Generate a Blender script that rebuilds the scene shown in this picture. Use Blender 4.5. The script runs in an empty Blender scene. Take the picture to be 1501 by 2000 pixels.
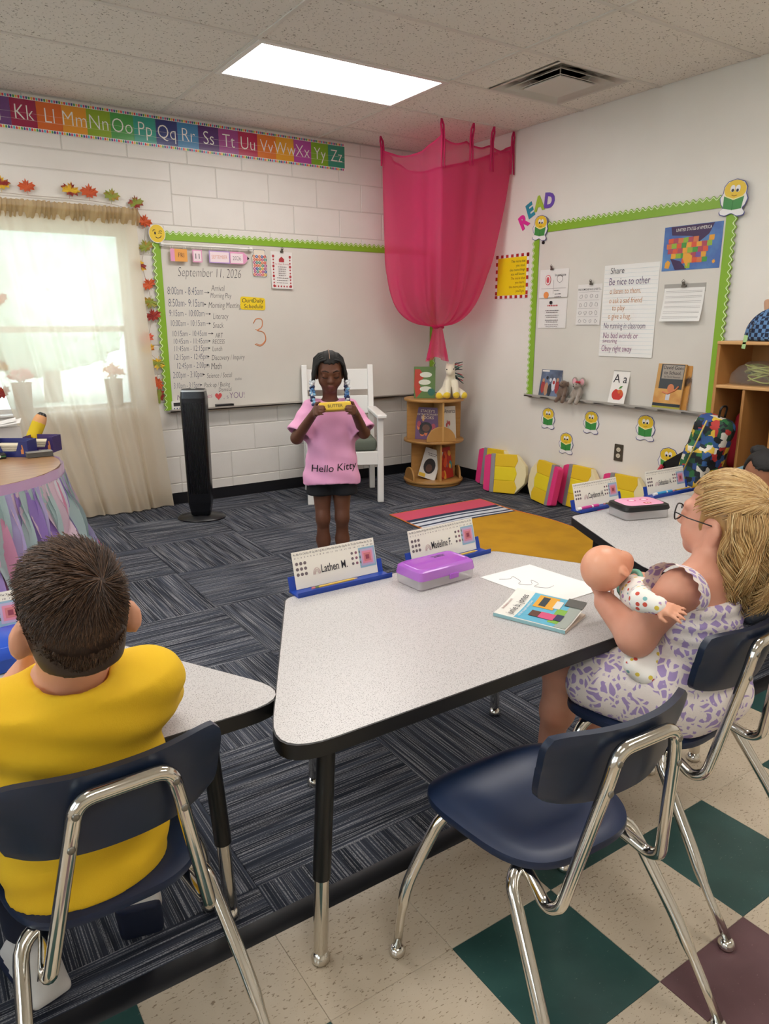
import bpy, bmesh, math, random
import numpy as np
from mathutils import Vector, Matrix
random.seed(7); np.random.seed(7)
SC = bpy.context.scene
COL = SC.collection
# ------------------------------------------------------------------ camera
CAM = np.array([-4.1073, -5.3222, 1.3221]); FPX = 1419.6
PITCH, YAW, ROLL = -.2532, .5898, -.0036
_f = np.array([math.sin(YAW)*math.cos(PITCH), math.cos(YAW)*math.cos(PITCH), math.sin(PITCH)])
_r = np.array([math.cos(YAW), -math.sin(YAW), 0.]); _u = np.cross(_r, _f)
_r, _u = math.cos(ROLL)*_r+math.sin(ROLL)*_u, -math.sin(ROLL)*_r+math.cos(ROLL)*_u
cd = bpy.data.cameras.new('camera'); cam = bpy.data.objects.new('camera', cd); COL.objects.link(cam)
cd.sensor_fit = 'VERTICAL'; cd.sensor_height = 36; cd.lens = FPX/2000*36; cd.clip_start = .02
cam.matrix_world = Matrix([[_r[i], _u[i], -_f[i], CAM[i]] for i in range(3)]+[[0, 0, 0, 1]])
SC.camera = cam
# ------------------------------------------------------------------ world, view
w = bpy.data.worlds.new('sky'); SC.world = w; w.use_nodes = True
w.node_tree.nodes['Background'].inputs[0].default_value = (.76, .9, 1, 1)
w.node_tree.nodes['Background'].inputs[1].default_value = 3.6
SC.view_settings.view_transform = 'Standard'; SC.view_settings.look = 'None'
SC.view_settings.gamma = 1; SC.view_settings.use_curve_mapping = False
SC.view_settings.exposure = 0.72
LIGHT_STRENGTH = 8.2
# ------------------------------------------------------------------ pixel -> place on a known surface
def ray(x, y): return _f+_r*(x-750.5)/FPX+_u*(1000-y)/FPX
def on(ax, v, x, y):
    d = ray(x, y); return CAM+d*(v-CAM[ax])/d[ax]
def PA(x, y, Y=0.): p = on(1, Y, x, y); return p[0], p[2]
def PB(x, y, X=0.): p = on(0, X, x, y); return p[1], p[2]
def PF(x, y, z=0.): p = on(2, z, x, y); return p[0], p[1]
# ------------------------------------------------------------------ materials
def lin(h):
    if isinstance(h, str):
        h = h.lstrip('#'); c = [int(h[i:i+2], 16)/255 for i in (0, 2, 4)]
    else: c = list(h)
    return tuple(x/12.92 if x <= .04045 else ((x+.055)/1.055)**2.4 for x in c)+(1.,)
MATS = {}
def M(name, col='#808080', rough=.6, metal=0., noise=None, bump=None, trans=0., emit=None, spec=.5, sheen=0., transl=0., alpha=1., coat=0., sss=0.):
    """noise=(scale, other colour, low, high[, stretch]); bump=(scale, strength)"""
    if name in MATS: return MATS[name]
    m = bpy.data.materials.new(name); m.use_nodes = True; nt = m.node_tree; N = nt.nodes; L = nt.links
    b = N['Principled BSDF']; c = lin(col)
    b.inputs['Base Color'].default_value = c; b.inputs['Roughness'].default_value = rough
    b.inputs['Metallic'].default_value = metal; b.inputs['Specular IOR Level'].default_value = spec
    b.inputs['Transmission Weight'].default_value = trans; b.inputs['Alpha'].default_value = alpha
    b.inputs['Coat Weight'].default_value = coat; b.inputs['Sheen Weight'].default_value = sheen
    if sss:
        b.inputs['Subsurface Weight'].default_value = sss; b.inputs['Subsurface Radius'].default_value = (.01, .004, .002); b.inputs['Subsurface Scale'].default_value = .5
    if emit:
        b.inputs['Emission Color'].default_value = lin(emit[0]); b.inputs['Emission Strength'].default_value = emit[1]
    tc = N.new('ShaderNodeTexCoord')
    if noise:
        s, c2, lo, hi = noise[:4]; st = noise[4] if len(noise) > 4 else (1, 1, 1)
        mp = N.new('ShaderNodeMapping'); mp.inputs['Scale'].default_value = st
        n = N.new('ShaderNodeTexNoise'); n.inputs['Scale'].default_value = s; n.inputs['Detail'].default_value = 4
        r = N.new('ShaderNodeMapRange'); r.inputs['From Min'].default_value = lo; r.inputs['From Max'].default_value = hi
        mx = N.new('ShaderNodeMix'); mx.data_type = 'RGBA'; mx.inputs[6].default_value = c; mx.inputs[7].default_value = lin(c2)
        L.new(tc.outputs['Object'], mp.inputs[0]); L.new(mp.outputs[0], n.inputs[0]); L.new(n.outputs[0], r.inputs[0])
        L.new(r.outputs[0], mx.inputs[0]); L.new(mx.outputs[2], b.inputs['Base Color'])
    if bump:
        n2 = N.new('ShaderNodeTexNoise'); n2.inputs['Scale'].default_value = bump[0]; n2.inputs['Detail'].default_value = 3
        bp = N.new('ShaderNodeBump'); bp.inputs['Strength'].default_value = bump[1]; bp.inputs['Distance'].default_value = .004
        L.new(tc.outputs['Object'], n2.inputs[0]); L.new(n2.outputs[0], bp.inputs['Height']); L.new(bp.outputs[0], b.inputs['Normal'])
    if transl:
        t = N.new('ShaderNodeBsdfTranslucent'); t.inputs[0].default_value = c
        ms = N.new('ShaderNodeMixShader'); ms.inputs[0].default_value = transl
        o = N['Material Output']; L.new(b.outputs[0], ms.inputs[1]); L.new(t.outputs[0], ms.inputs[2]); L.new(ms.outputs[0], o.inputs[0])
    MATS[name] = m; return m
def col(h, rough=.6): return M('paint_'+h.strip('#'), h, rough)
def nodes_of(m): return m.node_tree.nodes, m.node_tree.links, m.node_tree.nodes['Principled BSDF']
def sheer(name, colr, op, rough=.9):
    """thin see-through cloth: part plain transparent, part diffuse and translucent"""
    m = bpy.data.materials.new(name); m.use_nodes = True; nt = m.node_tree; N = nt.nodes; L = nt.links
    N.remove(N['Principled BSDF']); d = N.new('ShaderNodeBsdfDiffuse'); d.inputs[0].default_value = lin(colr)
    t = N.new('ShaderNodeBsdfTranslucent'); t.inputs[0].default_value = lin(colr); tp = N.new('ShaderNodeBsdfTransparent')
    a = N.new('ShaderNodeMixShader'); a.inputs[0].default_value = .5; b = N.new('ShaderNodeMixShader'); b.inputs[0].default_value = op
    L.new(d.outputs[0], a.inputs[1]); L.new(t.outputs[0], a.inputs[2]); L.new(tp.outputs[0], b.inputs[1]); L.new(a.outputs[0], b.inputs[2])
    L.new(b.outputs[0], N['Material Output'].inputs[0]); MATS[name] = m; return m
# ------------------------------------------------------------------ mesh builder
def rotz(a): return Matrix.Rotation(a, 4, 'Z')
def fillet(pts, rad, n=5):
    pts = [Vector(p) for p in pts]; out = [pts[0]]
    for i in range(1, len(pts)-1):
        a, b, c = pts[i-1], pts[i], pts[i+1]; d1 = a-b; d2 = c-b
        r = min(rad, d1.length*.48, d2.length*.48); p = b+d1.normalized()*r; q = b+d2.normalized()*r
        for k in range(n+1):
            t = k/n; out.append(p*(1-t)**2+b*2*t*(1-t)+q*t*t)
    return out+[pts[-1]]
def roundpoly(pts, rad, n=6):
    m = len(pts); out = []
    for i in range(m):
        a, b, c = [Vector(pts[(i+k) % m]) for k in (-1, 0, 1)]; r = rad[i] if isinstance(rad, (list, tuple)) else rad
        d1 = (a-b).normalized(); d2 = (c-b).normalized(); ang = d1.angle(d2); t = min(r/math.tan(ang/2), (a-b).length*.49, (c-b).length*.49)
        p = b+d1*t; q = b+d2*t
        for k in range(n+1):
            s = k/n; out.append(tuple(p*(1-s)**2+b*2*s*(1-s)+q*s*s))
    return out
def circ(cx, cy, rx, ry=None, n=20, a0=0, a1=2*math.pi):
    ry = rx if ry is None else ry
    m = n if abs(a1-a0-2*math.pi) < 1e-6 else n+1
    return [(cx+rx*math.cos(a0+(a1-a0)*k/n), cy+ry*math.sin(a0+(a1-a0)*k/n)) for k in range(m)]
class MB:
    def __init__(s): s.v = []; s.f = []; s.m = []; s.T = None
    def add(s, vs, fs, mi=0):
        o = len(s.v); s.v += [tuple(s.T @ Vector(v)) if s.T else tuple(v) for v in vs]
        s.f += [tuple(i+o for i in f) for f in fs]; s.m += [mi]*len(fs); return s
    def box(s, c, d, mi=0, R=None, bev=0.):
        x, y, z = d[0]/2, d[1]/2, d[2]/2
        if bev:
            b = min(bev, x*.9, y*.9, z*.9); vs = []
            for sx in (-1, 1):
                for sy in (-1, 1):
                    for sz in (-1, 1):
                        vs += [(sx*x, sy*(y-b), sz*(z-b)), (sx*(x-b), sy*y, sz*(z-b)), (sx*(x-b), sy*(y-b), sz*z)]
            bm = bmesh.new(); [bm.verts.new(v) for v in vs]; bmesh.ops.convex_hull(bm, input=bm.verts[:])
            bm.verts.index_update(); fs = [tuple(v.index for v in f.verts) for f in bm.faces]; vs = [tuple(v.co) for v in bm.verts]; bm.free()
        else:
            vs = [(-x, -y, -z), (x, -y, -z), (x, y, -z), (-x, y, -z), (-x, -y, z), (x, -y, z), (x, y, z), (-x, y, z)]
            fs = [(0, 3, 2, 1), (4, 5, 6, 7), (0, 1, 5, 4), (1, 2, 6, 5), (2, 3, 7, 6), (3, 0, 4, 7)]
        c = Vector(c); vs = [(R @ Vector(v) if R else Vector(v))+c for v in vs]
        return s.add(vs, fs, mi)
    def tube(s, pts, r, mi=0, n=10, cap=True):
        pts = [Vector(p) for p in pts]; rs = r if isinstance(r, (list, tuple)) else [r]*len(pts); vs = []; fs = []
        t0 = (pts[1]-pts[0]).normalized(); a = t0.orthogonal().normalized()
        for i, p in enumerate(pts):
            t = (pts[min(i+1, len(pts)-1)]-pts[max(i-1, 0)]).normalized(); a = (a-t*a.dot(t)).normalized(); b = t.cross(a)
            vs += [p+(a*math.cos(2*math.pi*k/n)+b*math.sin(2*math.pi*k/n))*rs[i] for k in range(n)]
        for i in range(len(pts)-1):
            for k in range(n): fs.append((i*n+k, i*n+(k+1) % n, (i+1)*n+(k+1) % n, (i+1)*n+k))
        if cap: fs += [tuple(range(n))[::-1], tuple(range((len(pts)-1)*n, len(pts)*n))]
        return s.add(vs, fs, mi)
    def lathe(s, prof, mi=0, n=20, c=(0, 0, 0), sx=1, sy=1):
        vs = []; fs = []
        for (r, z) in prof: vs += [(c[0]+r*sx*math.cos(2*math.pi*k/n), c[1]+r*sy*math.sin(2*math.pi*k/n), c[2]+z) for k in range(n)]
        for i in range(len(prof)-1):
            for k in range(n): fs.append((i*n+k, i*n+(k+1) % n, (i+1)*n+(k+1) % n, (i+1)*n+k))
        fs += [tuple(range(n))[::-1], tuple(range((len(prof)-1)*n, len(prof)*n))]
        return s.add(vs, fs, mi)
    def ball(s, c, r, mi=0, n=12, m=8):
        r = r if isinstance(r, (tuple, list)) else (r, r, r); c = Vector(c); vs = [c+Vector((0, 0, -r[2]))]; fs = []
        for i in range(1, m):
            a = math.pi*i/m
            vs += [c+Vector((r[0]*math.sin(a)*math.cos(2*math.pi*k/n), r[1]*math.sin(a)*math.sin(2*math.pi*k/n), -r[2]*math.cos(a))) for k in range(n)]
        vs.append(c+Vector((0, 0, r[2]))); e = len(vs)-1
        for k in range(n):
            fs.append((0, 1+(k+1) % n, 1+k)); fs.append((e, 1+(m-2)*n+k, 1+(m-2)*n+(k+1) % n))
            for i in range(m-2): fs.append((1+i*n+k, 1+i*n+(k+1) % n, 1+(i+1)*n+(k+1) % n, 1+(i+1)*n+k))
        return s.add(vs, fs, mi)
    def prism(s, poly, z0, z1, mi=0, side=None, bev=0.):
        """polygon in local xy (counter-clockwise), extruded along z"""
        n = len(poly)
        if sum(poly[i][0]*poly[(i+1) % n][1]-poly[(i+1) % n][0]*poly[i][1] for i in range(n)) < 0: poly = poly[::-1]
        vs = [(p[0], p[1], z0) for p in poly]+[(p[0], p[1], z1) for p in poly]
        s.add(vs, [tuple(range(n))[::-1]], mi if side is None else side); o = len(s.v)-2*n
        s.f.append(tuple(range(o+n, o+2*n))); s.m.append(mi)
        for k in range(n): s.f.append((o+k, o+(k+1) % n, o+n+(k+1) % n, o+n+k)); s.m.append(mi if side is None else side)
        return s
    def grid(s, fn, nu, nv, mi=0, close=False):
        vs = [fn(i/nu, j/nv) for j in range(nv+1) for i in range(nu+(0 if close else 1))]; w_ = nu if close else nu+1; fs = []
        for j in range(nv):
            for i in range(nu):
                a = j*w_+i; b = j*w_+(i+1) % w_; fs.append((a, b, b+w_, a+w_))
        return s.add(vs, fs, mi)
    def build(s, name, mats, parent=None, smooth=False, loc=None, ang=None):
        me = bpy.data.meshes.new(name); me.from_pydata(s.v, [], s.f)
        mats = mats if isinstance(mats, (list, tuple)) else [mats]
        for m in mats: me.materials.append(m)
        me.polygons.foreach_set('material_index', s.m)
        if smooth or ang:
            me.polygons.foreach_set('use_smooth', [True]*len(s.f))
            if ang: me.set_sharp_from_angle(angle=math.radians(ang))
        me.update(); return link(name, me, parent, loc)
def link(name, me, parent=None, loc=None):
    o = bpy.data.objects.new(name, me); COL.objects.link(o)
    if parent: o.parent = parent
    if loc is not None: o.location = loc
    return o
def tag(o, label, cat, group=None):
    o['label'] = label; o['category'] = cat
    if group: o['group'] = group
    return o
def thing(name, label, cat, loc=(0, 0, 0), rz=0., group=None, mat=None):
    o = bpy.data.objects.new(name, None); COL.objects.link(o); o.empty_display_size = .05
    if mat is not None: o.matrix_world = mat
    else: o.location = loc; o.rotation_euler = (0, 0, rz)
    return tag(o, label, cat, group)
def struct(o): o['kind'] = 'structure'; return o
def stuff(o): o['kind'] = 'stuff'; return o
def WA(x, z, out=.0, roll=0.):
    """frame on the back wall: local x right, y up, z out of the wall"""
    return Matrix(((1, 0, 0, x), (0, 0, -1, -out), (0, 1, 0, z), (0, 0, 0, 1))) @ Matrix.Rotation(roll, 4, 'Z')
def WB(y, z, out=.0, roll=0.):
    return Matrix(((0, 0, -1, -out), (-1, 0, 0, y), (0, 1, 0, z), (0, 0, 0, 1))) @ Matrix.Rotation(roll, 4, 'Z')
def copytree(o, parent=None, **kw):
    c = o.copy(); COL.objects.link(c); c.parent = parent
    for ch in list(o.children): copytree(ch, c)
    return c
TXT = {}
def text_mesh(s, size, shear=0., thin=0., align='LEFT', ext=0., sp=1.):
    cu = bpy.data.curves.new('t', 'FONT'); cu.body = s; cu.size = size; cu.shear = shear; cu.offset = -thin*size
    cu.align_x = align; cu.extrude = ext; cu.resolution_u = 3; cu.space_character = sp
    o = bpy.data.objects.new('t', cu); me = bpy.data.meshes.new_from_object(o)
    bpy.data.objects.remove(o); bpy.data.curves.remove(cu); return me
def text(s, size, m, parent, x=0., y=0., z=.001, name='lettering', shear=0., thin=0., align='LEFT', ext=0., roll=0., sp=1., mat=None, sx=1.):
    me = text_mesh(s, size, shear, thin, align, ext, sp); me.name = name; me.materials.clear(); me.materials.append(m)
    o = link(name, me, parent)
    o.matrix_local = (mat or Matrix.Identity(4)) @ Matrix.Translation((x, y, z)) @ Matrix.Rotation(roll, 4, 'Z') @ Matrix.Diagonal((sx, 1, 1, 1))
    return o
def texts(items, m, parent, name='lettering', z=.001, mat=None):
    """several lines of writing as one flat mesh: (string, size, x, y, shear, thin, align, roll)"""
    b = MB()
    for it in items:
        s_, size, x, y = it[:4]; sh = it[4] if len(it) > 4 else 0; th = it[5] if len(it) > 5 else 0; al = it[6] if len(it) > 6 else 'LEFT'; ro = it[7] if len(it) > 7 else 0
        me = text_mesh(s_, size, sh, th, al); T = Matrix.Translation((x, y, z)) @ Matrix.Rotation(ro, 4, 'Z')
        b.add([T @ v.co for v in me.vertices], [tuple(p.vertices) for p in me.polygons]); bpy.data.meshes.remove(me)
    o = b.build(name, m, parent)
    if mat is not None: o.matrix_local = mat
    return o
# ------------------------------------------------------------------ implicit surfaces for soft bodies
def d_cap(P, a, b, ra, rb):
    a = np.array(a, float); b = np.array(b, float); ab = b-a; t = np.clip(((P-a)@ab)/max(ab@ab, 1e-12), 0, 1)
    return np.linalg.norm(P-a-t[:, None]*ab, axis=1)-(ra+(rb-ra)*t)
def d_ell(P, c, r, R=None):
    q = P-np.array(c, float)
    if R is not None: q = q@np.array(R)
    r = np.array(r, float); k0 = np.linalg.norm(q/r, axis=1); k1 = np.linalg.norm(q/(r*r), axis=1)
    return k0*(k0-1)/np.maximum(k1, 1e-9)
def d_box(P, c, h, rad, R=None):
    q = P-np.array(c, float)
    if R is not None: q = q@np.array(R)
    q = np.abs(q)-(np.array(h, float)-rad); return np.linalg.norm(np.maximum(q, 0), axis=1)+np.minimum(q.max(1), 0)-rad
def smin(a, b, k):
    h = np.maximum(k-np.abs(a-b), 0)/k; return np.minimum(a, b)-h*h*k/4
def union(P, prims, k=.02):
    d = np.full(len(P), .08)
    for pr in prims:
        kk = k
        if isinstance(pr[-1], dict): kk = pr[-1].get('k', k); pr = pr[:-1]
        if pr[0] == 'c': r_ = max(pr[3], pr[4]); lo = np.minimum(pr[1], pr[2])-r_; hi = np.maximum(pr[1], pr[2])+r_
        else: r_ = max(pr[2]) if pr[0] == 'e' else np.linalg.norm(pr[2]); lo = np.array(pr[1])-r_; hi = np.array(pr[1])+r_
        m = np.all((P > lo-.06) & (P < hi+.06), axis=1)
        if m.any(): d[m] = smin(d[m], {'c': d_cap, 'e': d_ell, 'b': d_box}[pr[0]](P[m], *pr[1:]), kk)
    return d
def moved(prims, R, o, c0=(0, 0, 0)):
    """prims turned by R about c0, then shifted by o"""
    R = np.array(R); c0 = np.array(c0, float); o = np.array(o, float); f = lambda p: tuple(R@(np.array(p, float)-c0)+c0+o); out = []
    for pr in prims:
        ex = [pr[-1]] if isinstance(pr[-1], dict) else []; q = pr[:-1] if ex else pr
        if q[0] == 'c': out.append(('c', f(q[1]), f(q[2]), q[3], q[4], *ex))
        elif q[0] == 'e': out.append(('e', f(q[1]), q[2], R@(q[3] if len(q) > 3 else np.eye(3)), *ex))
        else: out.append(('b', f(q[1]), q[2], q[3], R@(q[4] if len(q) > 4 else np.eye(3)), *ex))
    return out
def eul(x=0, y=0, z=0):
    from mathutils import Euler
    return np.array(Euler((math.radians(x), math.radians(y), math.radians(z))).to_matrix())
def nets(fn, lo, hi, h):
    lo = np.array(lo, float); n = [int((hi[i]-lo[i])/h)+2 for i in range(3)]
    g = np.stack(np.meshgrid(*[lo[i]+h*np.arange(n[i]) for i in range(3)], indexing='ij'), -1)
    Fv = fn(g.reshape(-1, 3)).reshape(n); ins = Fv < 0; c = np.zeros([k-1 for k in n], int)
    offs = [(a, b, d) for a in (0, 1) for b in (0, 1) for d in (0, 1)]
    sl = lambda arr, o: arr[o[0]:n[0]-1+o[0], o[1]:n[1]-1+o[1], o[2]:n[2]-1+o[2]]
    for o in offs: c += sl(ins, o)
    mix = (c > 0) & (c < 8); idx = -np.ones(c.shape, int); idx[mix] = np.arange(mix.sum()); base = np.argwhere(mix)
    acc = np.zeros((len(base), 3)); cnt = np.zeros(len(base))
    for o in offs:
        for ax in range(3):
            if o[ax]: continue
            o2 = list(o); o2[ax] = 1; a = sl(Fv, o)[mix]; b = sl(Fv, o2)[mix]; cr = (a < 0) != (b < 0)
            t = np.where(cr, a/np.where(cr, a-b, 1), 0); p = np.tile(np.array(o, float), (len(base), 1)); p[:, ax] += t
            acc += p*cr[:, None]; cnt += cr
    V = lo+h*(base+acc/cnt[:, None]); Q = []
    for ax in range(3):
        u, v = [(1, 2), (2, 0), (0, 1)][ax]; s1 = [slice(None)]*3; s2 = [slice(None)]*3; s1[ax] = slice(0, -1); s2[ax] = slice(1, None)
        a = ins[tuple(s1)]; b = ins[tuple(s2)]; e = np.argwhere(a != b)
        e = e[(e[:, u] > 0) & (e[:, v] > 0) & (e[:, u] < n[u]-1) & (e[:, v] < n[v]-1)]
        if not len(e): continue
        def cell(du, dv):
            q = e.copy(); q[:, u] += du; q[:, v] += dv; return idx[q[:, 0], q[:, 1], q[:, 2]]
        q = np.stack([cell(-1, -1), cell(0, -1), cell(0, 0), cell(-1, 0)], 1)
        fl = ~a[e[:, 0], e[:, 1], e[:, 2]]; q[fl] = q[fl][:, ::-1]; Q.append(q)
    return V, np.concatenate(Q)
def soft(name, fn, lo, hi, h, mats, parent=None, matfn=None, loc=None, relax=1):
    V, Q = nets(fn, lo, hi, h)
    for _ in range(relax):
        acc = np.zeros_like(V); cnt = np.zeros(len(V))
        for i in range(4):
            np.add.at(acc, Q[:, i], V[Q[:, (i+1) % 4]]+V[Q[:, (i+3) % 4]]); np.add.at(cnt, Q[:, i], 2)
        V = .5*V+.5*acc/np.maximum(cnt, 1)[:, None]
    me = bpy.data.meshes.new(name); me.vertices.add(len(V)); me.vertices.foreach_set('co', V.ravel())
    me.loops.add(len(Q)*4); me.loops.foreach_set('vertex_index', Q.ravel().astype(np.int32))
    me.polygons.add(len(Q)); me.polygons.foreach_set('loop_start', np.arange(len(Q), dtype=np.int32)*4)
    mats = mats if isinstance(mats, (list, tuple)) else [mats]
    for m in mats: me.materials.append(m)
    if matfn is not None: me.polygons.foreach_set('material_index', np.asarray(matfn(V[Q].mean(1)), np.int32))
    me.polygons.foreach_set('use_smooth', [True]*len(Q)); me.update(); me.validate()
    return link(name, me, parent, loc)
def strands(name, P, Rr, mats, parent=None, mi=None, n=3):
    """P (S,K,3) curves, Rr (S,K) radii -> thin tapering hairs in one mesh"""
    S, K, _ = P.shape; T = np.gradient(P, axis=1); T /= np.linalg.norm(T, axis=2, keepdims=True)+1e-9
    A = np.cross(T, np.array([.3, .5, .81])); A /= np.linalg.norm(A, axis=2, keepdims=True)+1e-9; B = np.cross(T, A)
    ang = 2*np.pi*np.arange(n)/n
    V = P[:, :, None]+Rr[:, :, None, None]*(A[:, :, None]*np.cos(ang)[None, None, :, None]+B[:, :, None]*np.sin(ang)[None, None, :, None])
    idx = np.arange(S*K*n).reshape(S, K, n); nx = np.roll(idx, -1, 2)
    Q = np.stack([idx[:, :-1], nx[:, :-1], nx[:, 1:], idx[:, 1:]], -1).reshape(-1, 4)
    me = bpy.data.meshes.new(name); V = V.reshape(-1, 3); me.vertices.add(len(V)); me.vertices.foreach_set('co', V.ravel())
    me.loops.add(len(Q)*4); me.loops.foreach_set('vertex_index', Q.ravel().astype(np.int32)); me.polygons.add(len(Q))
    me.polygons.foreach_set('loop_start', np.arange(len(Q), dtype=np.int32)*4)
    for m in (mats if isinstance(mats, (list, tuple)) else [mats]): me.materials.append(m)
    if mi is not None: me.polygons.foreach_set('material_index', np.repeat(np.asarray(mi, np.int32), (K-1)*n))
    me.polygons.foreach_set('use_smooth', [True]*len(Q)); me.update(); me.validate(); return link(name, me, parent)
# ================================================================== the room
H = 2.697; T2 = .6096; XL = -6.6; YR = -8.6
m_wall = M('painted_block', '#e9e5df', .45, noise=(3, '#e2ddd6', .35, .7), bump=(120, .12))
m_mortar = M('painted_mortar', '#d3cec7', .6)
m_drywall = M('painted_drywall', '#ebe7df', .55, noise=(2, '#e5e0d7', .3, .7), bump=(200, .05))
m_base = M('black_vinyl', '#16171c', .35)
m_chrome = M('chrome', '#d8d4cc', .12, 1.)
m_white = M('white_paint', '#e9e7e2', .4)
m_black = M('black_plastic', '#101114', .35)
m_glass = M('clear_glass', '#ffffff', .02, trans=1.)
# ---- carpet and tile
def carpet_mat():
    m = M('carpet_tile', '#30343f', .95, spec=.1); N, L, b = nodes_of(m)
    tc = N.new('ShaderNodeTexCoord'); oi = N.new('ShaderNodeObjectInfo'); ad = N.new('ShaderNodeVectorMath'); ad.operation = 'ADD'
    cb = N.new('ShaderNodeVectorMath'); cb.operation = 'SCALE'; cb.inputs[0].default_value = (13, 7, 3); L.new(oi.outputs['Random'], cb.inputs['Scale'])
    L.new(tc.outputs['Object'], ad.inputs[0]); L.new(cb.outputs[0], ad.inputs[1])
    def streak(sx, sy, lo, hi, det=2):
        mp = N.new('ShaderNodeMapping'); mp.inputs['Scale'].default_value = (sx, sy, 1); n = N.new('ShaderNodeTexNoise'); n.inputs['Scale'].default_value = 1; n.inputs['Detail'].default_value = det
        r = N.new('ShaderNodeMapRange'); r.inputs[1].default_value = lo; r.inputs[2].default_value = hi
        L.new(ad.outputs[0], mp.inputs[0]); L.new(mp.outputs[0], n.inputs[0]); L.new(n.outputs[0], r.inputs[0]); return r.outputs[0]
    a = streak(340, 2.8, .52, .63, 1); c = streak(40, 1.0, .35, .65); d = streak(420, 260, .25, .7)
    def mul(x, y):
        k = N.new('ShaderNodeMath'); k.operation = 'MULTIPLY'; L.new(x, k.inputs[0]); L.new(y, k.inputs[1]); return k.outputs[0]
    mx = N.new('ShaderNodeMix'); mx.data_type = 'RGBA'; mx.inputs[6].default_value = lin('#272b34'); mx.inputs[7].default_value = lin('#434854'); L.new(c, mx.inputs[0])
    m2 = N.new('ShaderNodeMix'); m2.data_type = 'RGBA'; m2.inputs[7].default_value = lin('#a9a9ad'); L.new(mx.outputs[2], m2.inputs[6]); L.new(mul(a, d), m2.inputs[0])
    L.new(m2.outputs[2], b.inputs['Base Color'])
    bp = N.new('ShaderNodeBump'); bp.inputs['Strength'].default_value = .4; bp.inputs['Distance'].default_value = .003; L.new(d, bp.inputs['Height']); L.new(bp.outputs[0], b.inputs['Normal'])
    return m
def vct(name, base, fleck, light, thr=.61):
    m = M(name, base, .28, spec=.4); N, L, b = nodes_of(m); tc = N.new('ShaderNodeTexCoord')
    oi = N.new('ShaderNodeObjectInfo'); ad = N.new('ShaderNodeVectorMath'); ad.operation = 'ADD'; L.new(tc.outputs['Object'], ad.inputs[0])
    cb = N.new('ShaderNodeVectorMath'); cb.operation = 'SCALE'; cb.inputs[0].default_value = (3, 5, 7); L.new(oi.outputs['Random'], cb.inputs['Scale']); L.new(cb.outputs[0], ad.inputs[1])
    def nz(sc, st, lo, hi):
        mp = N.new('ShaderNodeMapping'); mp.inputs['Scale'].default_value = st; mp.inputs['Rotation'].default_value = (0, 0, .35); n = N.new('ShaderNodeTexNoise'); n.inputs['Scale'].default_value = sc; n.inputs['Detail'].default_value = 3
        r = N.new('ShaderNodeMapRange'); r.inputs[1].default_value = lo; r.inputs[2].default_value = hi
        L.new(ad.outputs[0], mp.inputs[0]); L.new(mp.outputs[0], n.inputs[0]); L.new(n.outputs[0], r.inputs[0]); return r.outputs[0]
    mx = N.new('ShaderNodeMix'); mx.data_type = 'RGBA'; mx.inputs[6].default_value = lin(base); mx.inputs[7].default_value = lin(light); L.new(nz(9, (1, 1, 1), .35, .7), mx.inputs[0])
    m2 = N.new('ShaderNodeMix'); m2.data_type = 'RGBA'; m2.inputs[7].default_value = lin(fleck); L.new(mx.outputs[2], m2.inputs[6]); L.new(nz(105, (1, 2.4, 1), thr, thr+.06), m2.inputs[0])
    L.new(m2.outputs[2], b.inputs['Base Color']); return m
m_carpet = carpet_mat()
v_beige = vct('beige_vinyl_tile', '#bfb09a', '#8b7a65', '#c8baa5'); v_green = vct('green_vinyl_tile', '#2a4744', '#6f7d75', '#345450', .69); v_maroon = vct('maroon_vinyl_tile', '#5e4347', '#8d7375', '#6d5054', .69)
fl = struct(MB().box((XL/2, YR/2, -.06), (-XL+.4, -YR+.4, .114)).build('floor', v_beige))
s = .3048; tu, tv = -2.96, -4.323
tile_me = {}
for mm in (v_beige, v_green, v_maroon):
    o = MB().box((0, 0, -.002), (s-.0006, s-.0006, .004), bev=.0008).build('floor_tile', mm); tile_me[mm.name] = o.data; bpy.data.objects.remove(o)
for j in range(-4, 1):
    for i in range(-6, 8):
        k = 'beige_vinyl_tile'
        if j % 2 and i % 2: k = 'green_vinyl_tile'
        elif j % 2 == 0 and i % 4 == 0: k = 'maroon_vinyl_tile' if j % 4 else 'green_vinyl_tile'
        link('floor_tile', tile_me[k], fl, (tu+(i+.5)*s, tv+(j+.5)*s, 0))
cs, cu, cv, CE = .589, -2.956, -1.567, -4.036
cpt = struct(MB().box((XL/2, CE/2, -.001), (-XL, -CE, .004)).build('floor_carpet', m_carpet))
meshes = {}
for j in range(-5, 3):
    for i in range(-6, 6):
        x0, x1 = cu+i*cs, cu+(i+1)*cs; y0, y1 = max(cv+j*cs, CE), min(cv+(j+1)*cs, 0); x0 = max(x0, XL); x1 = min(x1, 0)
        if x1-x0 < .02 or y1-y0 < .02: continue
        rot = (i+j) % 2; d = (x1-x0, y1-y0); key = (round(d[0], 3), round(d[1], 3), rot)
        if key not in meshes:
            q = d if not rot else (d[1], d[0]); o = MB().box((0, 0, 0), (q[0]-.0008, q[1]-.0008, .006), bev=.0015).build('carpet_tile', m_carpet); meshes[key] = o.data; bpy.data.objects.remove(o)
        o = link('carpet_tile', meshes[key], cpt, ((x0+x1)/2, (y0+y1)/2, .003)); o.rotation_euler = (0, 0, math.pi/2*rot)
b = MB(); b.grid(lambda u, v: (XL+(-XL)*u, CE+.012-.05*v, .012*math.cos(v*math.pi/2)**.6 if v < 1 else 0), 1, 6)
o = b.build('trim_1', M('black_rubber', '#15161a', .42), None, True); struct(o)
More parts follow.
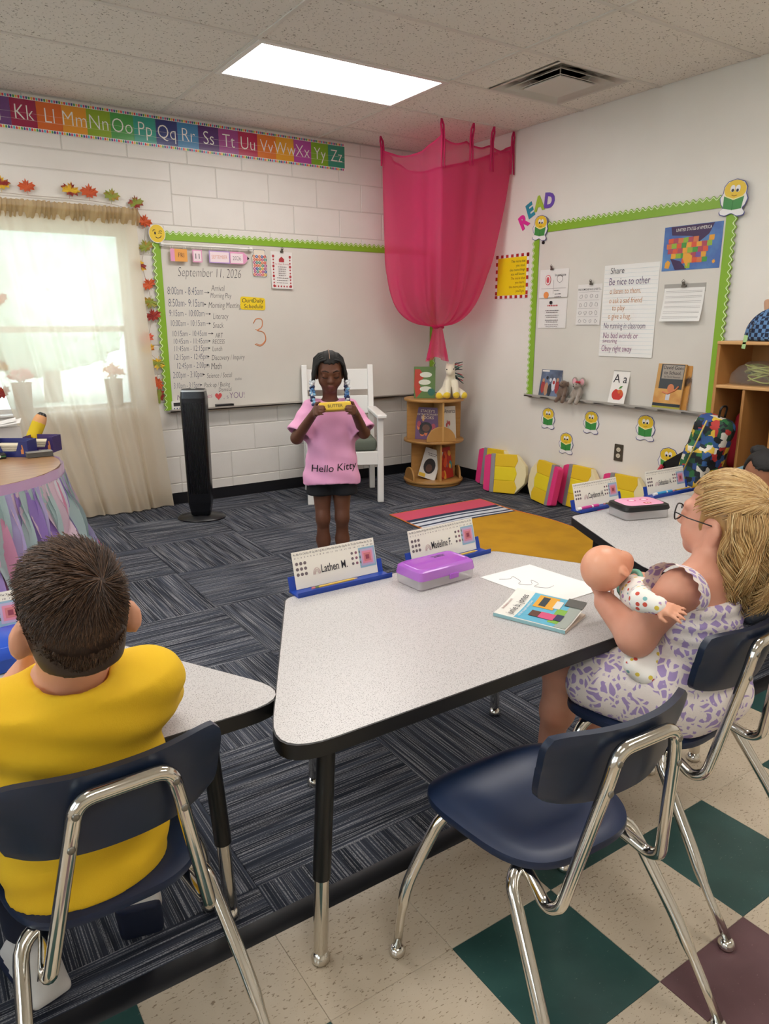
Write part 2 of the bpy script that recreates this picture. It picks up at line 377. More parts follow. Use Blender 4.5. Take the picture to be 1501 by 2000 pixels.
# ---- back wall of painted block with the window opening
WX0, WX1, WZ0, WZ1 = -3.58, -2.64, .74, 1.95
b = MB()
for (x0, x1, z0, z1) in [(XL, WX0, 0, H), (WX1, .2, 0, H), (WX0, WX1, 0, WZ0), (WX0, WX1, WZ1, H)]:
    z1 = H+.16 if z1 == H else z1; b.box(((x0+x1)/2, .104, (z0+z1)/2), (x1-x0, .2, z1-z0))
wa = struct(b.build('wall_back', m_mortar))
bl = {}
def block(x0, x1, z0, z1):
    if x1-x0 < .03 or z1-z0 < .02: return
    d = (round(x1-x0, 3), round(z1-z0, 3))
    if d not in bl:
        a, c, g, e = d[0]/2-.0022, d[1]/2-.0022, .0035, .005
        mb = MB(); mb.add([(-a, e, -c), (a, e, -c), (a, e, c), (-a, e, c), (-a+g, 0, -c+g), (a-g, 0, -c+g), (a-g, 0, c-g), (-a+g, 0, c-g)], [(4, 5, 6, 7), (0, 1, 5, 4), (1, 2, 6, 5), (2, 3, 7, 6), (3, 0, 4, 7)])
        o = mb.build('block', m_wall); bl[d] = o.data; bpy.data.objects.remove(o)
    link('block', bl[d], wa, ((x0+x1)/2, 0, (z0+z1)/2))
XJ, Z1 = -1.777, .5689; LX = -2.31
rows = sorted(Z1+k*.2032 for k in range(-3, 12))
for r, z0 in enumerate(rows):
    z1 = min(z0+.2032, H); z0 = max(z0, 0); off = 0 if round((z0-Z1)/.2032) % 2 else .2032
    if z0 == 0: off = .2032
    x = XJ+off-.4064*13
    while x < 0:
        x0, x1 = max(x, -4.9), min(x+.4064, 0)
        if x1 > x0:
            if z0 >= 1.98 and z0 < 2.3 and x0 < LX: x0 = LX        # lintel courses over the window run at their own height
            if z1 > WZ0+.01 and z0 < WZ1-.01:
                if x0 < WX0: block(x0, min(x1, WX0), z0, z1)
                if x1 > WX1: block(max(x0, WX1), x1, z0, z1)
            elif x1 > x0: block(x0, x1, z0, z1)
        x += .4064
for z0, z1 in ((1.991, 2.079), (2.079, 2.276), (2.276, 2.397)):
    for x0, x1 in ((-4.9, -3.7), (-3.7, LX)): block(x0, x1, z0, z1)
# ---- the other walls
def wallbox(name, c, d): return struct(MB().box(c, d).build(name, m_drywall))
H2 = H+.16
wallbox('wall_right', (.1, YR/2, H2/2), (.2, -YR, H2)); wallbox('wall_front', (XL/2, YR-.1, H2/2), (-XL+.4, .2, H2))
ADDED_WIN = [(-7.4, -5.6), (-4.9, -3.1), (-2.4, -.6)]; b = MB(); lz0, lz1 = .85, 2.25      # three unseen windows added in the left wall to brighten the ceiling
b.box((XL-.1, YR/2, lz0/2), (.2, -YR+.4, lz0)); b.box((XL-.1, YR/2, (lz1+H2)/2), (.2, -YR+.4, H2-lz1))
ed = [YR-.2]+[e for q in ADDED_WIN for e in q]+[.2]
for k in range(0, len(ed), 2): b.box((XL-.1, (ed[k]+ed[k+1])/2, (lz0+lz1)/2), (.2, ed[k+1]-ed[k], lz1-lz0))
struct(b.build('wall_left', m_drywall))
struct(MB().box((XL/2, -.002, .046), (-XL, .006, .092)).box((XL/2, -.007, .004), (-XL, .012, .008)).build('baseboard_back', m_base))
struct(MB().box((-.002, YR/2, .046), (.006, -YR, .092)).build('baseboard_right', m_base))
# ---- window
wn = bpy.data.objects.new('window_1', None); COL.objects.link(wn); struct(wn); wn.location = ((WX0+WX1)/2, .1, (WZ0+WZ1)/2)
ww, wh = WX1-WX0, WZ1-WZ0; b = MB()
for sx in (-1, 1): b.box((sx*(ww/2-.02), .03, 0), (.04, .05, wh))
for z in (-wh/2+.02, wh/2-.02, -.05): b.box((0, .03, z), (ww-.08, .045, .04))
b.build('window_frame', m_white, wn)
MB().box((0, .03, 0), (ww-.06, .006, wh-.06)).build('window_pane', m_glass, wn)
MB().box((0, -.03, -wh/2+.006), (ww, .15, .012)).build('window_sill', m_white, wn)
for q, (y0, y1) in enumerate(ADDED_WIN):  # frames and panes of the added, out-of-view daylight openings
    o = bpy.data.objects.new('window_%d' % (q+2), None); COL.objects.link(o); struct(o); o.location = (XL-.12, (y0+y1)/2, (lz0+lz1)/2); b = MB(); dy, dz = y1-y0, lz1-lz0
    for sy in (-1, 1): b.box((0, sy*(dy/2-.025), 0), (.05, .05, dz))
    for z in (-dz/2+.025, dz/2-.025): b.box((0, 0, z), (.05, dy-.1, .05))
    b.box((0, 0, 0), (.045, .05, dz-.1)); b.build('window_frame', m_white, o); MB().box((0, 0, 0), (.006, dy-.06, dz-.06)).build('window_pane', m_glass, o)
# outdoors
lawn = struct(MB().box((-6, 0, -.35), (60, 60, .1)).build('floor_lawn', M('lawn', '#b4bdb0', .9, noise=(2, '#c2cabd', .3, .7))))
for k, (x, y, r, h_) in enumerate([(-4.1, 9.5, 1.5, 1.9), (-1.2, 12, 1.9, 2.5)]):
    t = thing('tree', ['broad pale green tree outside the left half of the window', 'broad pale green tree outside the right half of the window'][k], 'tree', (x, y, -.3))
    rr = np.random.RandomState(k); pr = [('e', (rr.uniform(-.8, .8), rr.uniform(-.8, .8), h_+rr.uniform(-.9, .9)), (r*.6, r*.6, r*.5)) for _ in range(9)]
    soft('crown', lambda P, pr=pr: union(P, pr, .3)+.08*np.sin(P[:, 0]*9)*np.sin(P[:, 1]*8)*np.sin(P[:, 2]*10), (-2.4, -2.4, -.2), (2.4, 2.4, 5), .14, M('foliage', '#a8c4b4', .8, noise=(5, '#c6dad0', .3, .7)), t)
    MB().tube([(0, 0, 0), (.05, 0, 1.5), (0, 0, h_)], [.2, .15, .1]).build('trunk', M('bark', '#6b5846', .9), t, True)
# ---- ceiling
def ceil_mat():
    m = M('acoustic_tile', '#ece8e0', .85, spec=.2); N, L, b_ = nodes_of(m); tc = N.new('ShaderNodeTexCoord')
    n = N.new('ShaderNodeTexNoise'); n.inputs['Scale'].default_value = 95; n.inputs['Detail'].default_value = 1.5
    r = N.new('ShaderNodeMapRange'); r.inputs[1].default_value = .64; r.inputs[2].default_value = .70; L.new(tc.outputs['Object'], n.inputs[0]); L.new(n.outputs[0], r.inputs[0])
    mx = N.new('ShaderNodeMix'); mx.data_type = 'RGBA'; mx.inputs[6].default_value = lin('#ece8e0'); mx.inputs[7].default_value = lin('#8f887d'); L.new(r.outputs[0], mx.inputs[0]); L.new(mx.outputs[2], b_.inputs['Base Color'])
    bp = N.new('ShaderNodeBump'); bp.inputs['Strength'].default_value = .5; bp.inputs['Distance'].default_value = -.003; L.new(r.outputs[0], bp.inputs['Height']); L.new(bp.outputs[0], b_.inputs['Normal']); return m
m_ct = ceil_mat(); m_tee = M('tee_bar_white', '#dedad2', .5)
ce = struct(MB().box((XL/2, YR/2, H+.1), (-XL+.4, -YR+.4, .1)).build('ceiling', m_drywall))
ML = [0]+[-1.13-k*2*T2 for k in range(0, 5)]+[XL]; LL = [0]+[-.3646-k*T2 for k in range(0, 14)]+[YR]
g = MB()
for x in ML[1:-1]: g.box((x, YR/2, H+.004), (.024, -YR, .01))
for y in LL[1:-1]: g.box((XL/2, y, H+.0045), (-XL, .024, .01))
g.build('ceiling_grid', m_tee, ce)
VX0 = PF(1086.7, 122, H)[0]; VX1 = VX0+T2
LIGHTS = {(1, 2), (1, 6), (1, 10), (3, 2), (3, 6), (3, 10)}          # cells that hold a 2x4 light
tm = {}
def ctile(x0, x1, y0, y1):
    d = (round(x1-x0-.012, 3), round(y1-y0-.012, 3))
    if d not in tm:
        o = MB().box((0, 0, .012), (d[0], d[1], .012)).build('ceiling_tile', m_ct); tm[d] = o.data; bpy.data.objects.remove(o)
    link('ceiling_tile', tm[d], ce, ((x0+x1)/2, (y0+y1)/2, H-.002))
for a in range(len(ML)-1):
    for c in range(len(LL)-1):
        x1, x0, y1, y0 = ML[a], ML[a+1], LL[c], LL[c+1]
        if (a, c) in LIGHTS: continue
        if a == 0 and c == 3: ctile(x0, VX0, y0, y1); ctile(VX1, x1, y0, y1); continue
        ctile(x0, x1, y0, y1)
m_lamp = M('light_diffuser', '#ffffff', .5, emit=('#fffaf5', LIGHT_STRENGTH))
for q, (a, c) in enumerate(sorted(LIGHTS)):
    x = (ML[a]+ML[a+1])/2; y = (LL[c]+LL[c+1])/2; dx = ML[a]-ML[a+1]; dy = LL[c]-LL[c+1]
    lb = 'bright flat ceiling light panel '+{(1, 2): 'between the alphabet strip and the air vent', (1, 6): 'above the trapezoid work tables', (1, 10): 'near the far end of the cubby wall', (3, 2): 'above the round table', (3, 6): 'facing the middle added side window', (3, 10): 'facing the last added side window'}[(a, c)]
    t = thing('ceiling_light', lb, 'ceiling light', (x, y, H), 0, 'ceiling light panels')
    f_ = MB()
    for sx in (-1, 1): f_.box((sx*(dx/2-.021), 0, .002), (.03, dy-.012, .014))
    for sy in (-1, 1): f_.box((0, sy*(dy/2-.021), .002), (dx-.072, .03, .014))
    f_.build('frame', m_white, t); MB().box((0, 0, .006), (dx-.07, dy-.07, .008)).build('diffuser', m_lamp, t)
# ---- air diffuser
t = thing('ceiling_air_vent', 'square white stepped air vent set in the ceiling by the right wall', 'air vent', ((VX0+VX1)/2, (LL[3]+LL[4])/2, H))
m_vent = M('vent_enamel', '#cdc8c0', .4)
b = MB(); hw = T2/2-.006
for k in range(4):
    R = rotz(k*math.pi/2); b.T = R
    b.add([(-hw, -hw, 0), (hw, -hw, 0), (hw-.02, -hw+.02, 0), (-hw+.02, -hw+.02, 0), (.16, -.16, .085), (-.16, -.16, .085)], [(0, 1, 2, 3), (3, 2, 4, 5)])
b.T = None; b.build('frame', m_vent, t)
MB().lathe([(.155, 0), (.155, .1)], 0, 24, (0, 0, .05)).build('duct', M('dark_duct', '#17181a', .7), t)
def cone(hw0, z0, hw1, z1, name):
    b = MB()
    for k in range(4):
        b.T = rotz(k*math.pi/2)
        b.add([(-hw0, -hw0, z0), (hw0, -hw0, z0), (hw1, -hw1, z1), (-hw1, -hw1, z1), (-hw0, -hw0, z0+.004), (hw0, -hw0, z0+.004)], [(0, 1, 2, 3), (0, 4, 5, 1)])
    b.T = None; return b.build(name, m_vent, t)
cone(.225, -.004, .13, .05, 'louver'); cone(.165, -.008, .06, .03, 'louver')
MB().box((0, 0, -.008), (.29, .29, .006)).build('centre_plate', m_vent, t)
for sx in (-1, 1):
    for sy in (-1, 1): MB().tube([(sx*.1, sy*.1, -.006), (sx*.15, sy*.15, .07)], .004, 0, 5).build('bracket', m_vent, t)
# ================================================================== things on the back wall
ink = M('black_marker', '#23222c', .6); inkb = M('blue_marker', '#3b4560', .6); m_paper = M('paper', '#e6e3df', .7); m_lami = M('laminated_card', '#eeebe6', .25)
m_board = M('whiteboard_enamel', '#dedad1', .22, noise=(1.5, '#d6d1c8', .3, .7)); m_alu = M('tray_aluminium', '#c3bfb8', .35, .6)
m_green = M('green_border', '#86b32c', .35); m_wave = M('pale_wave', '#e6f3c8', .5)
# ---- alphabet strip
SX1 = -.911; CW = .1475; SZ0, SZ1 = 2.483, 2.68; n_l = 20; SX0 = SX1-CW*n_l
st = thing('alphabet_strip', 'long rainbow alphabet strip of letter cards high on the block wall', 'alphabet strip', mat=WA(SX0, SZ0, .003))
LET = 'GHIJKLMNOPQRSTUVWXYZ'
LC = dict(zip('GHIJKLMNOPQRSTUVWXYZ', '3f7fb8 4a4a9a 8a3f86 6a3d7a 9c1c48 dc6b28 e39a2d 8fae2a 4aa04a 2f9e8c 27337a 3f86b8 53266e a0418a b81f4f e27a2c e5a52a b04a9e 7fae2c 2f8f78'.split()))
dots = [M('dot_'+c, '#'+c, .4) for c in ('d8323f', 'e9b83a', '3f9a4c', '2b3f86', 'c03f7a', '4aa8c8')]
dm = MB()
for k, c in enumerate(LET):
    card = MB().box(((k+.5)*CW, .0985, 0), (CW-.0006, .197, .0014)).build('letter_card', M('card_'+LC[c], '#'+LC[c], .18, coat=.4), st)
    text(c+c.lower(), .122, m_lami, card, (k+.5)*CW, .062, .0012, 'letter', thin=.014, align='CENTER', sx=.84)
    MB().box(((k+.5)*CW, .062, .0008), (CW, .0008, .0002)).box(((k+.5)*CW, .1, .0008), (CW, .0006, .0002)).build('guide_line', M('card_line', '#f3e9e0', .5), card)
dm.box((n_l*CW/2, .0105, .0008), (n_l*CW, .021, .0003), 6).box((n_l*CW/2, .1865, .0008), (n_l*CW, .021, .0003), 6)
for i in range(int(n_l*CW/.0145)):
    x = .0072+i*.0145
    dm.prism([(x-.0055, .003), (x+.0055, .003), (x+.0055, .013), (x+.003, .0185), (x-.003, .0185), (x-.0055, .013)], .0009, .0012, i % 6)
    dm.prism([(x-.0055, .1935), (x-.0055, .184), (x-.003, .1785), (x+.003, .1785), (x+.0055, .184), (x+.0055, .1935)], .0009, .0012, (i*5+2) % 6)
stuff(dm.build('crayon_border', dots+[m_lami], st))
# ---- whiteboards with scalloped green borders
def border(root, x0, y0, x1, y1, wd, out_left, wl=.044, amp=.008):
    """strip from (x0,y0) to (x1,y1); the wavy edge lies to the left of travel if out_left"""
    L = math.hypot(x1-x0, y1-y0); n = max(8, int(L/wl*8)); dx, dy = (x1-x0)/L, (y1-y0)/L; nx, ny = (-dy, dx) if out_left else (dy, -dx)
    P = lambda s_, t_: (x0+dx*s_+nx*t_, y0+dy*s_+ny*t_)
    w_ = lambda s_: wd/2+amp*math.cos(2*math.pi*s_/wl)
    b = MB(); b.grid(lambda u, v: (*P(u*L, -wd/2+(wd/2+w_(u*L))*v), .004), n, 1)
    b.grid(lambda u, v: (*P(u*L, w_(u*L)), .004*v), n, 1)
    bo = b.build('border_strip', m_green, root)
    b = MB(); b.grid(lambda u, v: (*P(u*L, wd/2-.011+amp*math.cos(2*math.pi*u*L/wl)+.005*v), .0046), n, 1); b.build('wave_line', m_wave, bo)
def whiteboard(name, label, mat, x0, x1, y0, y1, sides, bw=.055, traylabel=''):
    t = thing(name, label, 'whiteboard', mat=mat)
    MB().box(((x0+x1)/2, (y0+y1)/2, .004), (x1-x0, y1-y0, .012), bev=.003).build('board_panel', m_board, t)
    tr = thing('marker_tray', traylabel, 'marker tray', mat=mat)
    b = MB(); b.box(((x0+x1)/2, y0-.006, .036), (x1-x0, .008, .06)); b.box(((x0+x1)/2, y0, .064), (x1-x0, .02, .004)); b.build('shelf', m_alu, tr); MB().box(((x0+x1)/2, y0-.018, .008), (x1-x0, .016, .012)).build('bracket_rail', m_alu, tr)
    sub = bpy.data.objects.new('border_trim', None)
    for sd in sides:
        e = .02
        if sd == 'T': border(t, x0, y1-.01, x1, y1-.01, bw, True)
        if sd == 'L': border(t, x0+.008, y0, x0+.008, y1-.04, bw, True)
        if sd == 'R': border(t, x1-.008, y0, x1-.008, y1-.04, bw, False)
    bpy.data.objects.remove(sub)
    for o in t.children:
        if o.name.startswith('border_strip'): o.location.z += .011
    return t
BW0 = .715
wbA = whiteboard('whiteboard', 'wide grey whiteboard covered with a handwritten daily schedule beside the window', WA(0, 0, .004), -2.455, -.03, BW0, 1.93, 'TLR', traylabel='narrow aluminium tray along the foot of the schedule whiteboard')
Zb = .0105
rows_ = [('8:00am - 8:45am', .078, -2.395, 1.53, .062), ('8:50am- 9:15am', .078, -2.395, 1.447, .062), ('9:15am - 10:00am', .066, -2.395, 1.38, .055), ('10:00am - 10:15am', .062, -2.393, 1.312, .05),
 ('10:15am - 10:45am', .058, -2.385, 1.24, .05), ('10:45am - 11:45am', .056, -2.382, 1.187, .05), ('11:45am - 12:15pm', .056, -2.382, 1.135, .05), ('12:15pm - 12:45pm', .058, -2.385, 1.075, .05),
 ('12:45pm - 2:00pm', .06, -2.37, 1.012, .05), ('2:00pm - 3:10pm', .066, -2.40, .945, .05), ('3:10pm - 3:15pm', .06, -2.40, .87, .05)]
hand = [('September 11, 2026', .09, -2.312, 1.66, .2, .016)]
subj = [('Arrival', .06, -2.07, 1.56), ('Morning Play', .05, -2.08, 1.512), ('Morning Meeting', .06, -2.10, 1.44), ('Literacy', .06, -2.07, 1.362), ('Snack', .058, -2.075, 1.298), ('ART', .05, -2.06, 1.227), ('RECESS', .048, -2.085, 1.183),
 ('Lunch', .052, -2.09, 1.13), ('Discovery / Inquiry', .055, -2.10, 1.065), ('Math', .068, -2.11, .998), ('Science / Social', .052, -2.145, .935), ('studies', .032, -1.925, .91), ('Pack up / Busing', .05, -2.17, .868), ('Dismissal', .045, -2.06, .83)]
wr = []
for (s_, sz, x, z, _) in rows_:
    me = text_mesh(s_, sz, .12, .014); wd_ = max(v.co.x for v in me.vertices); bpy.data.meshes.remove(me)
    sx = min(1, (.2 if s_[:2] == '3:' else .225 if s_[0] in '23' else .262 if '12:45pm -' not in s_ else .25)/wd_); wr.append((s_, sz, x, z, sx))
for (s_, sz, x, z, sx) in wr: text(s_, sz, inkb, wbA, x, z, Zb, 'handwriting', shear=.12, thin=.014, sx=sx)
for (s_, sz, x, z) in subj: text(s_, sz, ink, wbA, x, z, Zb, 'handwriting', shear=.2, thin=.012, sx=.62)
text('September 11, 2026', .092, ink, wbA, -2.312, 1.655, Zb, 'handwriting', shear=.2, thin=.02, sx=.64)
for (s_, sz, x, z, sx), (_, _, ex, ez) in zip(rows_, [subj[0]]+subj[2:9]+subj[9:11]+[subj[12]]):
    x0 = x+.208 if s_[:2] == '3:' else x+.235 if s_[0] in '23' else x+.272 if '12:45pm -' not in s_ else x+.255; zz = z+.018; x1 = ex-.012
    MB().prism([(x1, zz), (x1-.016, zz+.008), (x1-.014, zz+.0016), (min(x0, x1-.02), zz+.0016), (min(x0, x1-.02), zz-.0016), (x1-.014, zz-.0016), (x1-.016, zz-.008)], Zb-.0003, Zb+.0003).build('arrow', ink, wbA)
text('M', .055, M('purple_marker', '#6a4a78', .6), wbA, -2.385, .785, Zb, 'handwriting', shear=.15, thin=.012)
text('kes', .045, M('pink_marker', '#b8487c', .6), wbA, -2.172, .79, Zb, 'handwriting', shear=.15, thin=.012)
text(", s", .05, M('purple_marker'), wbA, -2.025, .775, Zb, 'handwriting', thin=.015)
text('YOU!', .066, M('purple_marker'), wbA, -1.975, .775, Zb, 'handwriting', thin=.012, sx=.8)
hp = [(.026*math.sin(a)**3*1.05, (.8125*math.cos(a)-.3125*math.cos(2*a)-.125*math.cos(3*a)-.0625*math.cos(4*a))*.03) for a in np.linspace(0, 2*math.pi, 28)[:-1]]
MB().prism([(x-2.062, y+.797) for x, y in hp], Zb-.0005, Zb).build('drawn_heart', M('red_marker', '#d2504f', .6), wbA)
b = MB(); b.tube(fillet([(-1.75, 1.33, Zb), (-1.73, 1.365, Zb), (-1.675, 1.365, Zb), (-1.675, 1.30, Zb), (-1.735, 1.275, Zb), (-1.665, 1.27, Zb), (-1.645, 1.20, Zb), (-1.70, 1.155, Zb), (-1.745, 1.175, Zb)], .05), .0035, 0, 6)
b.tube(fillet([(-1.735, 1.285, Zb), (-1.66, 1.26, Zb), (-1.652, 1.20, Zb), (-1.70, 1.165, Zb), (-1.735, 1.18, Zb)], .05), .0022, 0, 6)
b.build('drawn_number', M('orange_marker', '#cf7f4c', .6), wbA, True)
# ---- winking face cut-out
def disc(b, x, y, rx, ry, z, mi, n=20): b.prism(circ(x, y, rx, ry, n), z-.0004, z, mi)
m_yel = M('cutout_yellow', '#e8c531', .35)
def tubes2(b, pts, r, z, mi): b.tube([(x, y, z) for x, y in pts], r, mi, 5)
t = thing('winking_face_cutout', 'round yellow winking smiley cut-out at the corner of the schedule board', 'cut-out', mat=WA(*PA(304, 457), .03))
b = MB(); b.prism(circ(0, 0, .058, .062, 28), -.002, 0); b.build('card_backing', m_lami, t)
b = MB(); disc(b, 0, 0, .054, .058, .0006, 0, 28); fc = b.build('face', m_yel, t)
b = MB(); tubes2(b, [(-.030, .012), (-.022, .024), (-.012, .022)], .0022, .001, 0); tubes2(b, [(.012, .012), (.022, .02), (.034, .016)], .0022, .001, 0); tubes2(b, [(.008, .002), (.02, .006), (.032, .002)], .002, .001, 0)
tubes2(b, [(-.012, -.022), (.004, -.03), (.022, -.022), (.028, -.012)], .0026, .001, 0); disc(b, -.014, .002, .006, .01, .001, 0, 10); b.build('features', ink, fc)
# ---- calendar rod
t = thing('calendar_rod', 'white rod with hooks holding calendar cards along the top of the schedule board', 'calendar rod', mat=WA(0, 0, .0))
rx0, rx1, rz = -2.425, -1.745, 1.862
b = MB(); b.tube([(rx0, rz, .045), (rx1, rz, .045)], .007); b.box((rx0+.01, rz, .028), (.02, .024, .036)); b.box((rx1-.01, rz, .028), (.024, .03, .036)); b.build('rod', m_white, t, ang=40)
for hx in (-2.35, -2.262, -2.198, -2.145, -2.07, -1.945, -1.915, -1.85): MB().tube([(hx+.009*math.cos(a), rz-.008+.022*math.sin(a), .045) for a in np.linspace(0, 2*math.pi, 12)], .0016, 0, 5).build('ring', M('white_wire', '#dedad4', .4), t, True)
def calcard(name, label, x0, x1, z0, z1, edge, face, words, size, inkc, pts=None):
    c = thing(name, label, 'calendar card', mat=WA((x0+x1)/2, (z0+z1)/2, .047), group='calendar cards hung on the rod')
    w_, h_ = x1-x0, z1-z0; pl = pts or [(-w_/2, -h_/2), (w_/2, -h_/2), (w_/2, h_/2), (-w_/2, h_/2)]
    MB().prism(pl, -.0015, 0).build('card', edge, c)
    return c, w_, h_
mo = M('orange_card', '#eda752', .5); mpk = M('pink_card', '#e39cc0', .5); mlil = M('lilac_card', '#b492cf', .5); mfc = M('blush_card', '#f2dfe4', .5)
z0, z1 = 1.752, 1.836
c, w_, h_ = calcard('calendar_card', 'small orange card reading FRI hung on the calendar rod', -2.362, -2.243, z0, z1, mo, mo, 'FRI', .04, ink)
MB().box((-w_/2+.014, 0, .0005), (.03, h_, .0006)).build('eraser_band', mpk, c); text('FRI', .045, ink, c, .016, -.014, .0008, align='CENTER', thin=.01, sx=.8)
c, w_, h_ = calcard('calendar_card', 'small pink card with the number 11 hung on the calendar rod', -2.204, -2.134, z0, z1, mpk, mfc, '11', .05, ink)
MB().box((0, 0, .0004), (w_-.014, h_-.014, .0006)).build('face', mfc, c); text('11', .05, ink, c, 0, -.018, .001, align='CENTER')
c, w_, h_ = calcard('calendar_card', 'lilac card reading SEPTEMBER hung on the calendar rod', -2.083, -1.925, z0, z1, mlil, mfc, '', .03, ink)
MB().box((0, 0, .0004), (w_-.014, h_-.014, .0006)).build('face', mfc, c); text('SEPTEMBER', .036, M('orange_print', '#d98b62', .6), c, 0, -.012, .001, align='CENTER', thin=.012, sx=.66)
c, w_, h_ = calcard('calendar_card', 'pink pencil-tip card reading 2026 hung on the calendar rod', -1.923, -1.775, z0, z1, mpk, mfc, '', .03, ink, [(-.074, -.042), (.034, -.042), (.056, -.02), (.074, 0), (.056, .02), (.034, .042), (-.074, .042)])
MB().box((-.022, -.003, .0004), (.096, .066, .0006)).build('face', mfc, c); MB().prism([(.06, -.013), (.077, 0), (.06, .013)], -.001, .0008).build('pencil_lead', m_black, c); text('2026', .042, M('grey_print', '#6d6064', .6), c, -.022, -.016, .001, align='CENTER', thin=.012, sx=.8)
# ---- jar cut-out
t = thing('cereal_jar_cutout', 'glass jar cut-out full of coloured rings on the schedule board', 'cut-out', mat=WA(-1.679, 1.765, .018))
jar = roundpoly([(-.058, -.098), (.058, -.098), (.062, .045), (.048, .07), (.05, .1), (-.05, .1), (-.048, .07), (-.062, .045)], .016, 4)
MB().prism([(x*1.05, y*1.03) for x, y in jar], -.002, 0).build('card_backing', m_lami, t); MB().prism(jar, 0, .0005).build('outline', M('jar_line', '#4c5a63', .5), t); MB().prism([(x*.94, y*.96) for x, y in jar], .0005, .0009).build('jar_fill', M('jar_cream', '#e9dfcf', .4), t)
rc = [M('ring_'+c, '#'+c, .5) for c in ('3e6db4', 'e46a5c', 'e9b93c', '57a79a', 'c05c9c', 'ec8f5a')]; b = MB(); rg = random.Random(3)
for j in range(7):
    for i in range(5):
        x = -.043+i*.0215+(j % 2)*.004; y = -.08+j*.0215; mi = rg.randrange(6)
        if y > .05 and i > 2: continue
        b.tube([(x+.0075*math.cos(a), y+.0075*math.sin(a), .0015) for a in np.linspace(0, 2*math.pi, 10)], .0035, mi, 5, False)
b.build('cereal_rings', rc, t, True)
# ---- clips
m_clip = M('steel_clip', '#6f6a63', .3, .9)
def clip(root, x, y, z=.004, s_=1.):
    b = MB(); b.box((x, y, z+.004), (.026*s_, .012*s_, .012), bev=.002); b.tube([(x-.006*s_, y+.004, z+.009), (x-.009*s_, y+.024*s_, z+.014), (x, y+.032*s_, z+.014), (x+.009*s_, y+.024*s_, z+.014), (x+.006*s_, y+.004, z+.009)], .0016, 0, 6); b.box((x, y+.014*s_, z+.012), (.012*s_, .016*s_, .003)); b.build('clip', m_clip, root, ang=40)
def sheet(name, label, mat, w_, h_, cat='paper', m=None, curl=.0, group=None):
    t = thing(name, label, cat, mat=mat, group=group)
    b = MB(); b.grid(lambda u, v: ((u-.5)*w_, (v-.5)*h_, .0008+curl*(1-v)**2), 4, 8); b.grid(lambda u, v: ((.5-u)*w_, (v-.5)*h_, curl*(1-v)**2), 4, 8)
    b.build('page', m or m_paper, t, True); return t
t = sheet('red_bordered_letter', 'white printed letter with a border of red apples clipped to the schedule board', WA(-1.497, 1.722, .016, -.02), .178, .27, curl=.014)
clip(t, 0, .135); red = M('apple_red', '#b3363c', .6); b = MB()
for k in range(10):
    y = .1-k*.024
    for sx in (-1, 1): disc(b, sx*.07, y, .006 if k % 3 else .01, .007 if k % 3 else .011, .0012+.014*(.5-y/.27)**2*1.0+.001, 0, 8)
for k in range(6): disc(b, -.06+k*.024, -.118, .006, .007, .0155, 0, 8)
b.prism([(-.022, .06), (.022, .06), (.022, .082), (0, .1), (-.022, .082)], .0014, .002, 0); stuff(b.build('apple_border', red, t))
texts([('Our Class Promise', .017, 0, .04, 0, .01, 'CENTER')], red, t, z=.0035)
def bars(items, m, root, z, name='small_print', h_=.004, mat=None):
    """print too small to read in the photo: broken strokes, one row per line (centre x, y, width)"""
    b = MB(); rg_ = random.Random(len(items))
    for x, y, w_ in items:
        q = x-w_/2
        while q < x+w_/2: l_ = min(rg_.uniform(.007, .018), x+w_/2-q+.001); b.box((q+l_/2, y, z), (l_, h_, .0003)); q += l_+.004
    o = stuff(b.build(name, m, root))
    if mat is not None: o.matrix_local = mat
    return o
bars([(0, .024, .07)]+[(0, .008-k*.015, .06) for k in range(4)]+[(0, -.056-k*.018, .09) for k in range(3)], M('grey_print'), t, .0118)
# ---- yellow schedule sign
t = thing('schedule_sign', 'yellow paper sign reading Our Daily Schedule stuck on the whiteboard', 'sign', mat=WA(-1.746, 1.476, .016))
MB().prism(roundpoly([(-.105, -.045), (.1, -.05), (.1, .04), (-.1, .05)], .02, 4), 0, .001).build('card', M('sign_yellow', '#efcf1f', .5), t)
texts([('Our Daily', .044, -.092, .006, .12, .0), ('Schedule', .044, -.078, -.036, .12, .0)], ink, t, z=.0014); MB().prism(circ(-.003, .018, .013, .013, 14), .0013, .0015).build('magnet', M('olive_magnet', '#a59a2a', .5), t)
# ---- timer and eraser on the tray
t = thing('kitchen_timer', 'small white digital timer on the whiteboard by the curtain', 'timer', mat=WA(-2.392, .748, .018))
MB().prism(roundpoly([(-.036, -.036), (.036, -.03), (.036, .034), (-.036, .034)], .012, 4), 0, .018).build('case', m_white, t, ang=40); MB().box((0, .009, .0185), (.05, .026, .002)).build('screen', M('lcd', '#3b3d3e', .2), t)
b = MB(); [b.ball((-.02+k*.02, -.02, .018), (.005, .005, .003), 0, 8, 6) for k in range(3)]; b.build('button', M('blue_button', '#33446e', .4), t, True)
t = thing('whiteboard_eraser', 'black felt eraser lying on the schedule board tray', 'eraser', (-2.03, -.045, BW0-.0018))
MB().box((0, 0, .009), (.135, .045, .018), bev=.003).build('felt_pad', M('black_felt', '#1b1c1f', .95), t); MB().box((0, 0, .022), (.137, .047, .009), bev=.003).build('handle', m_black, t)
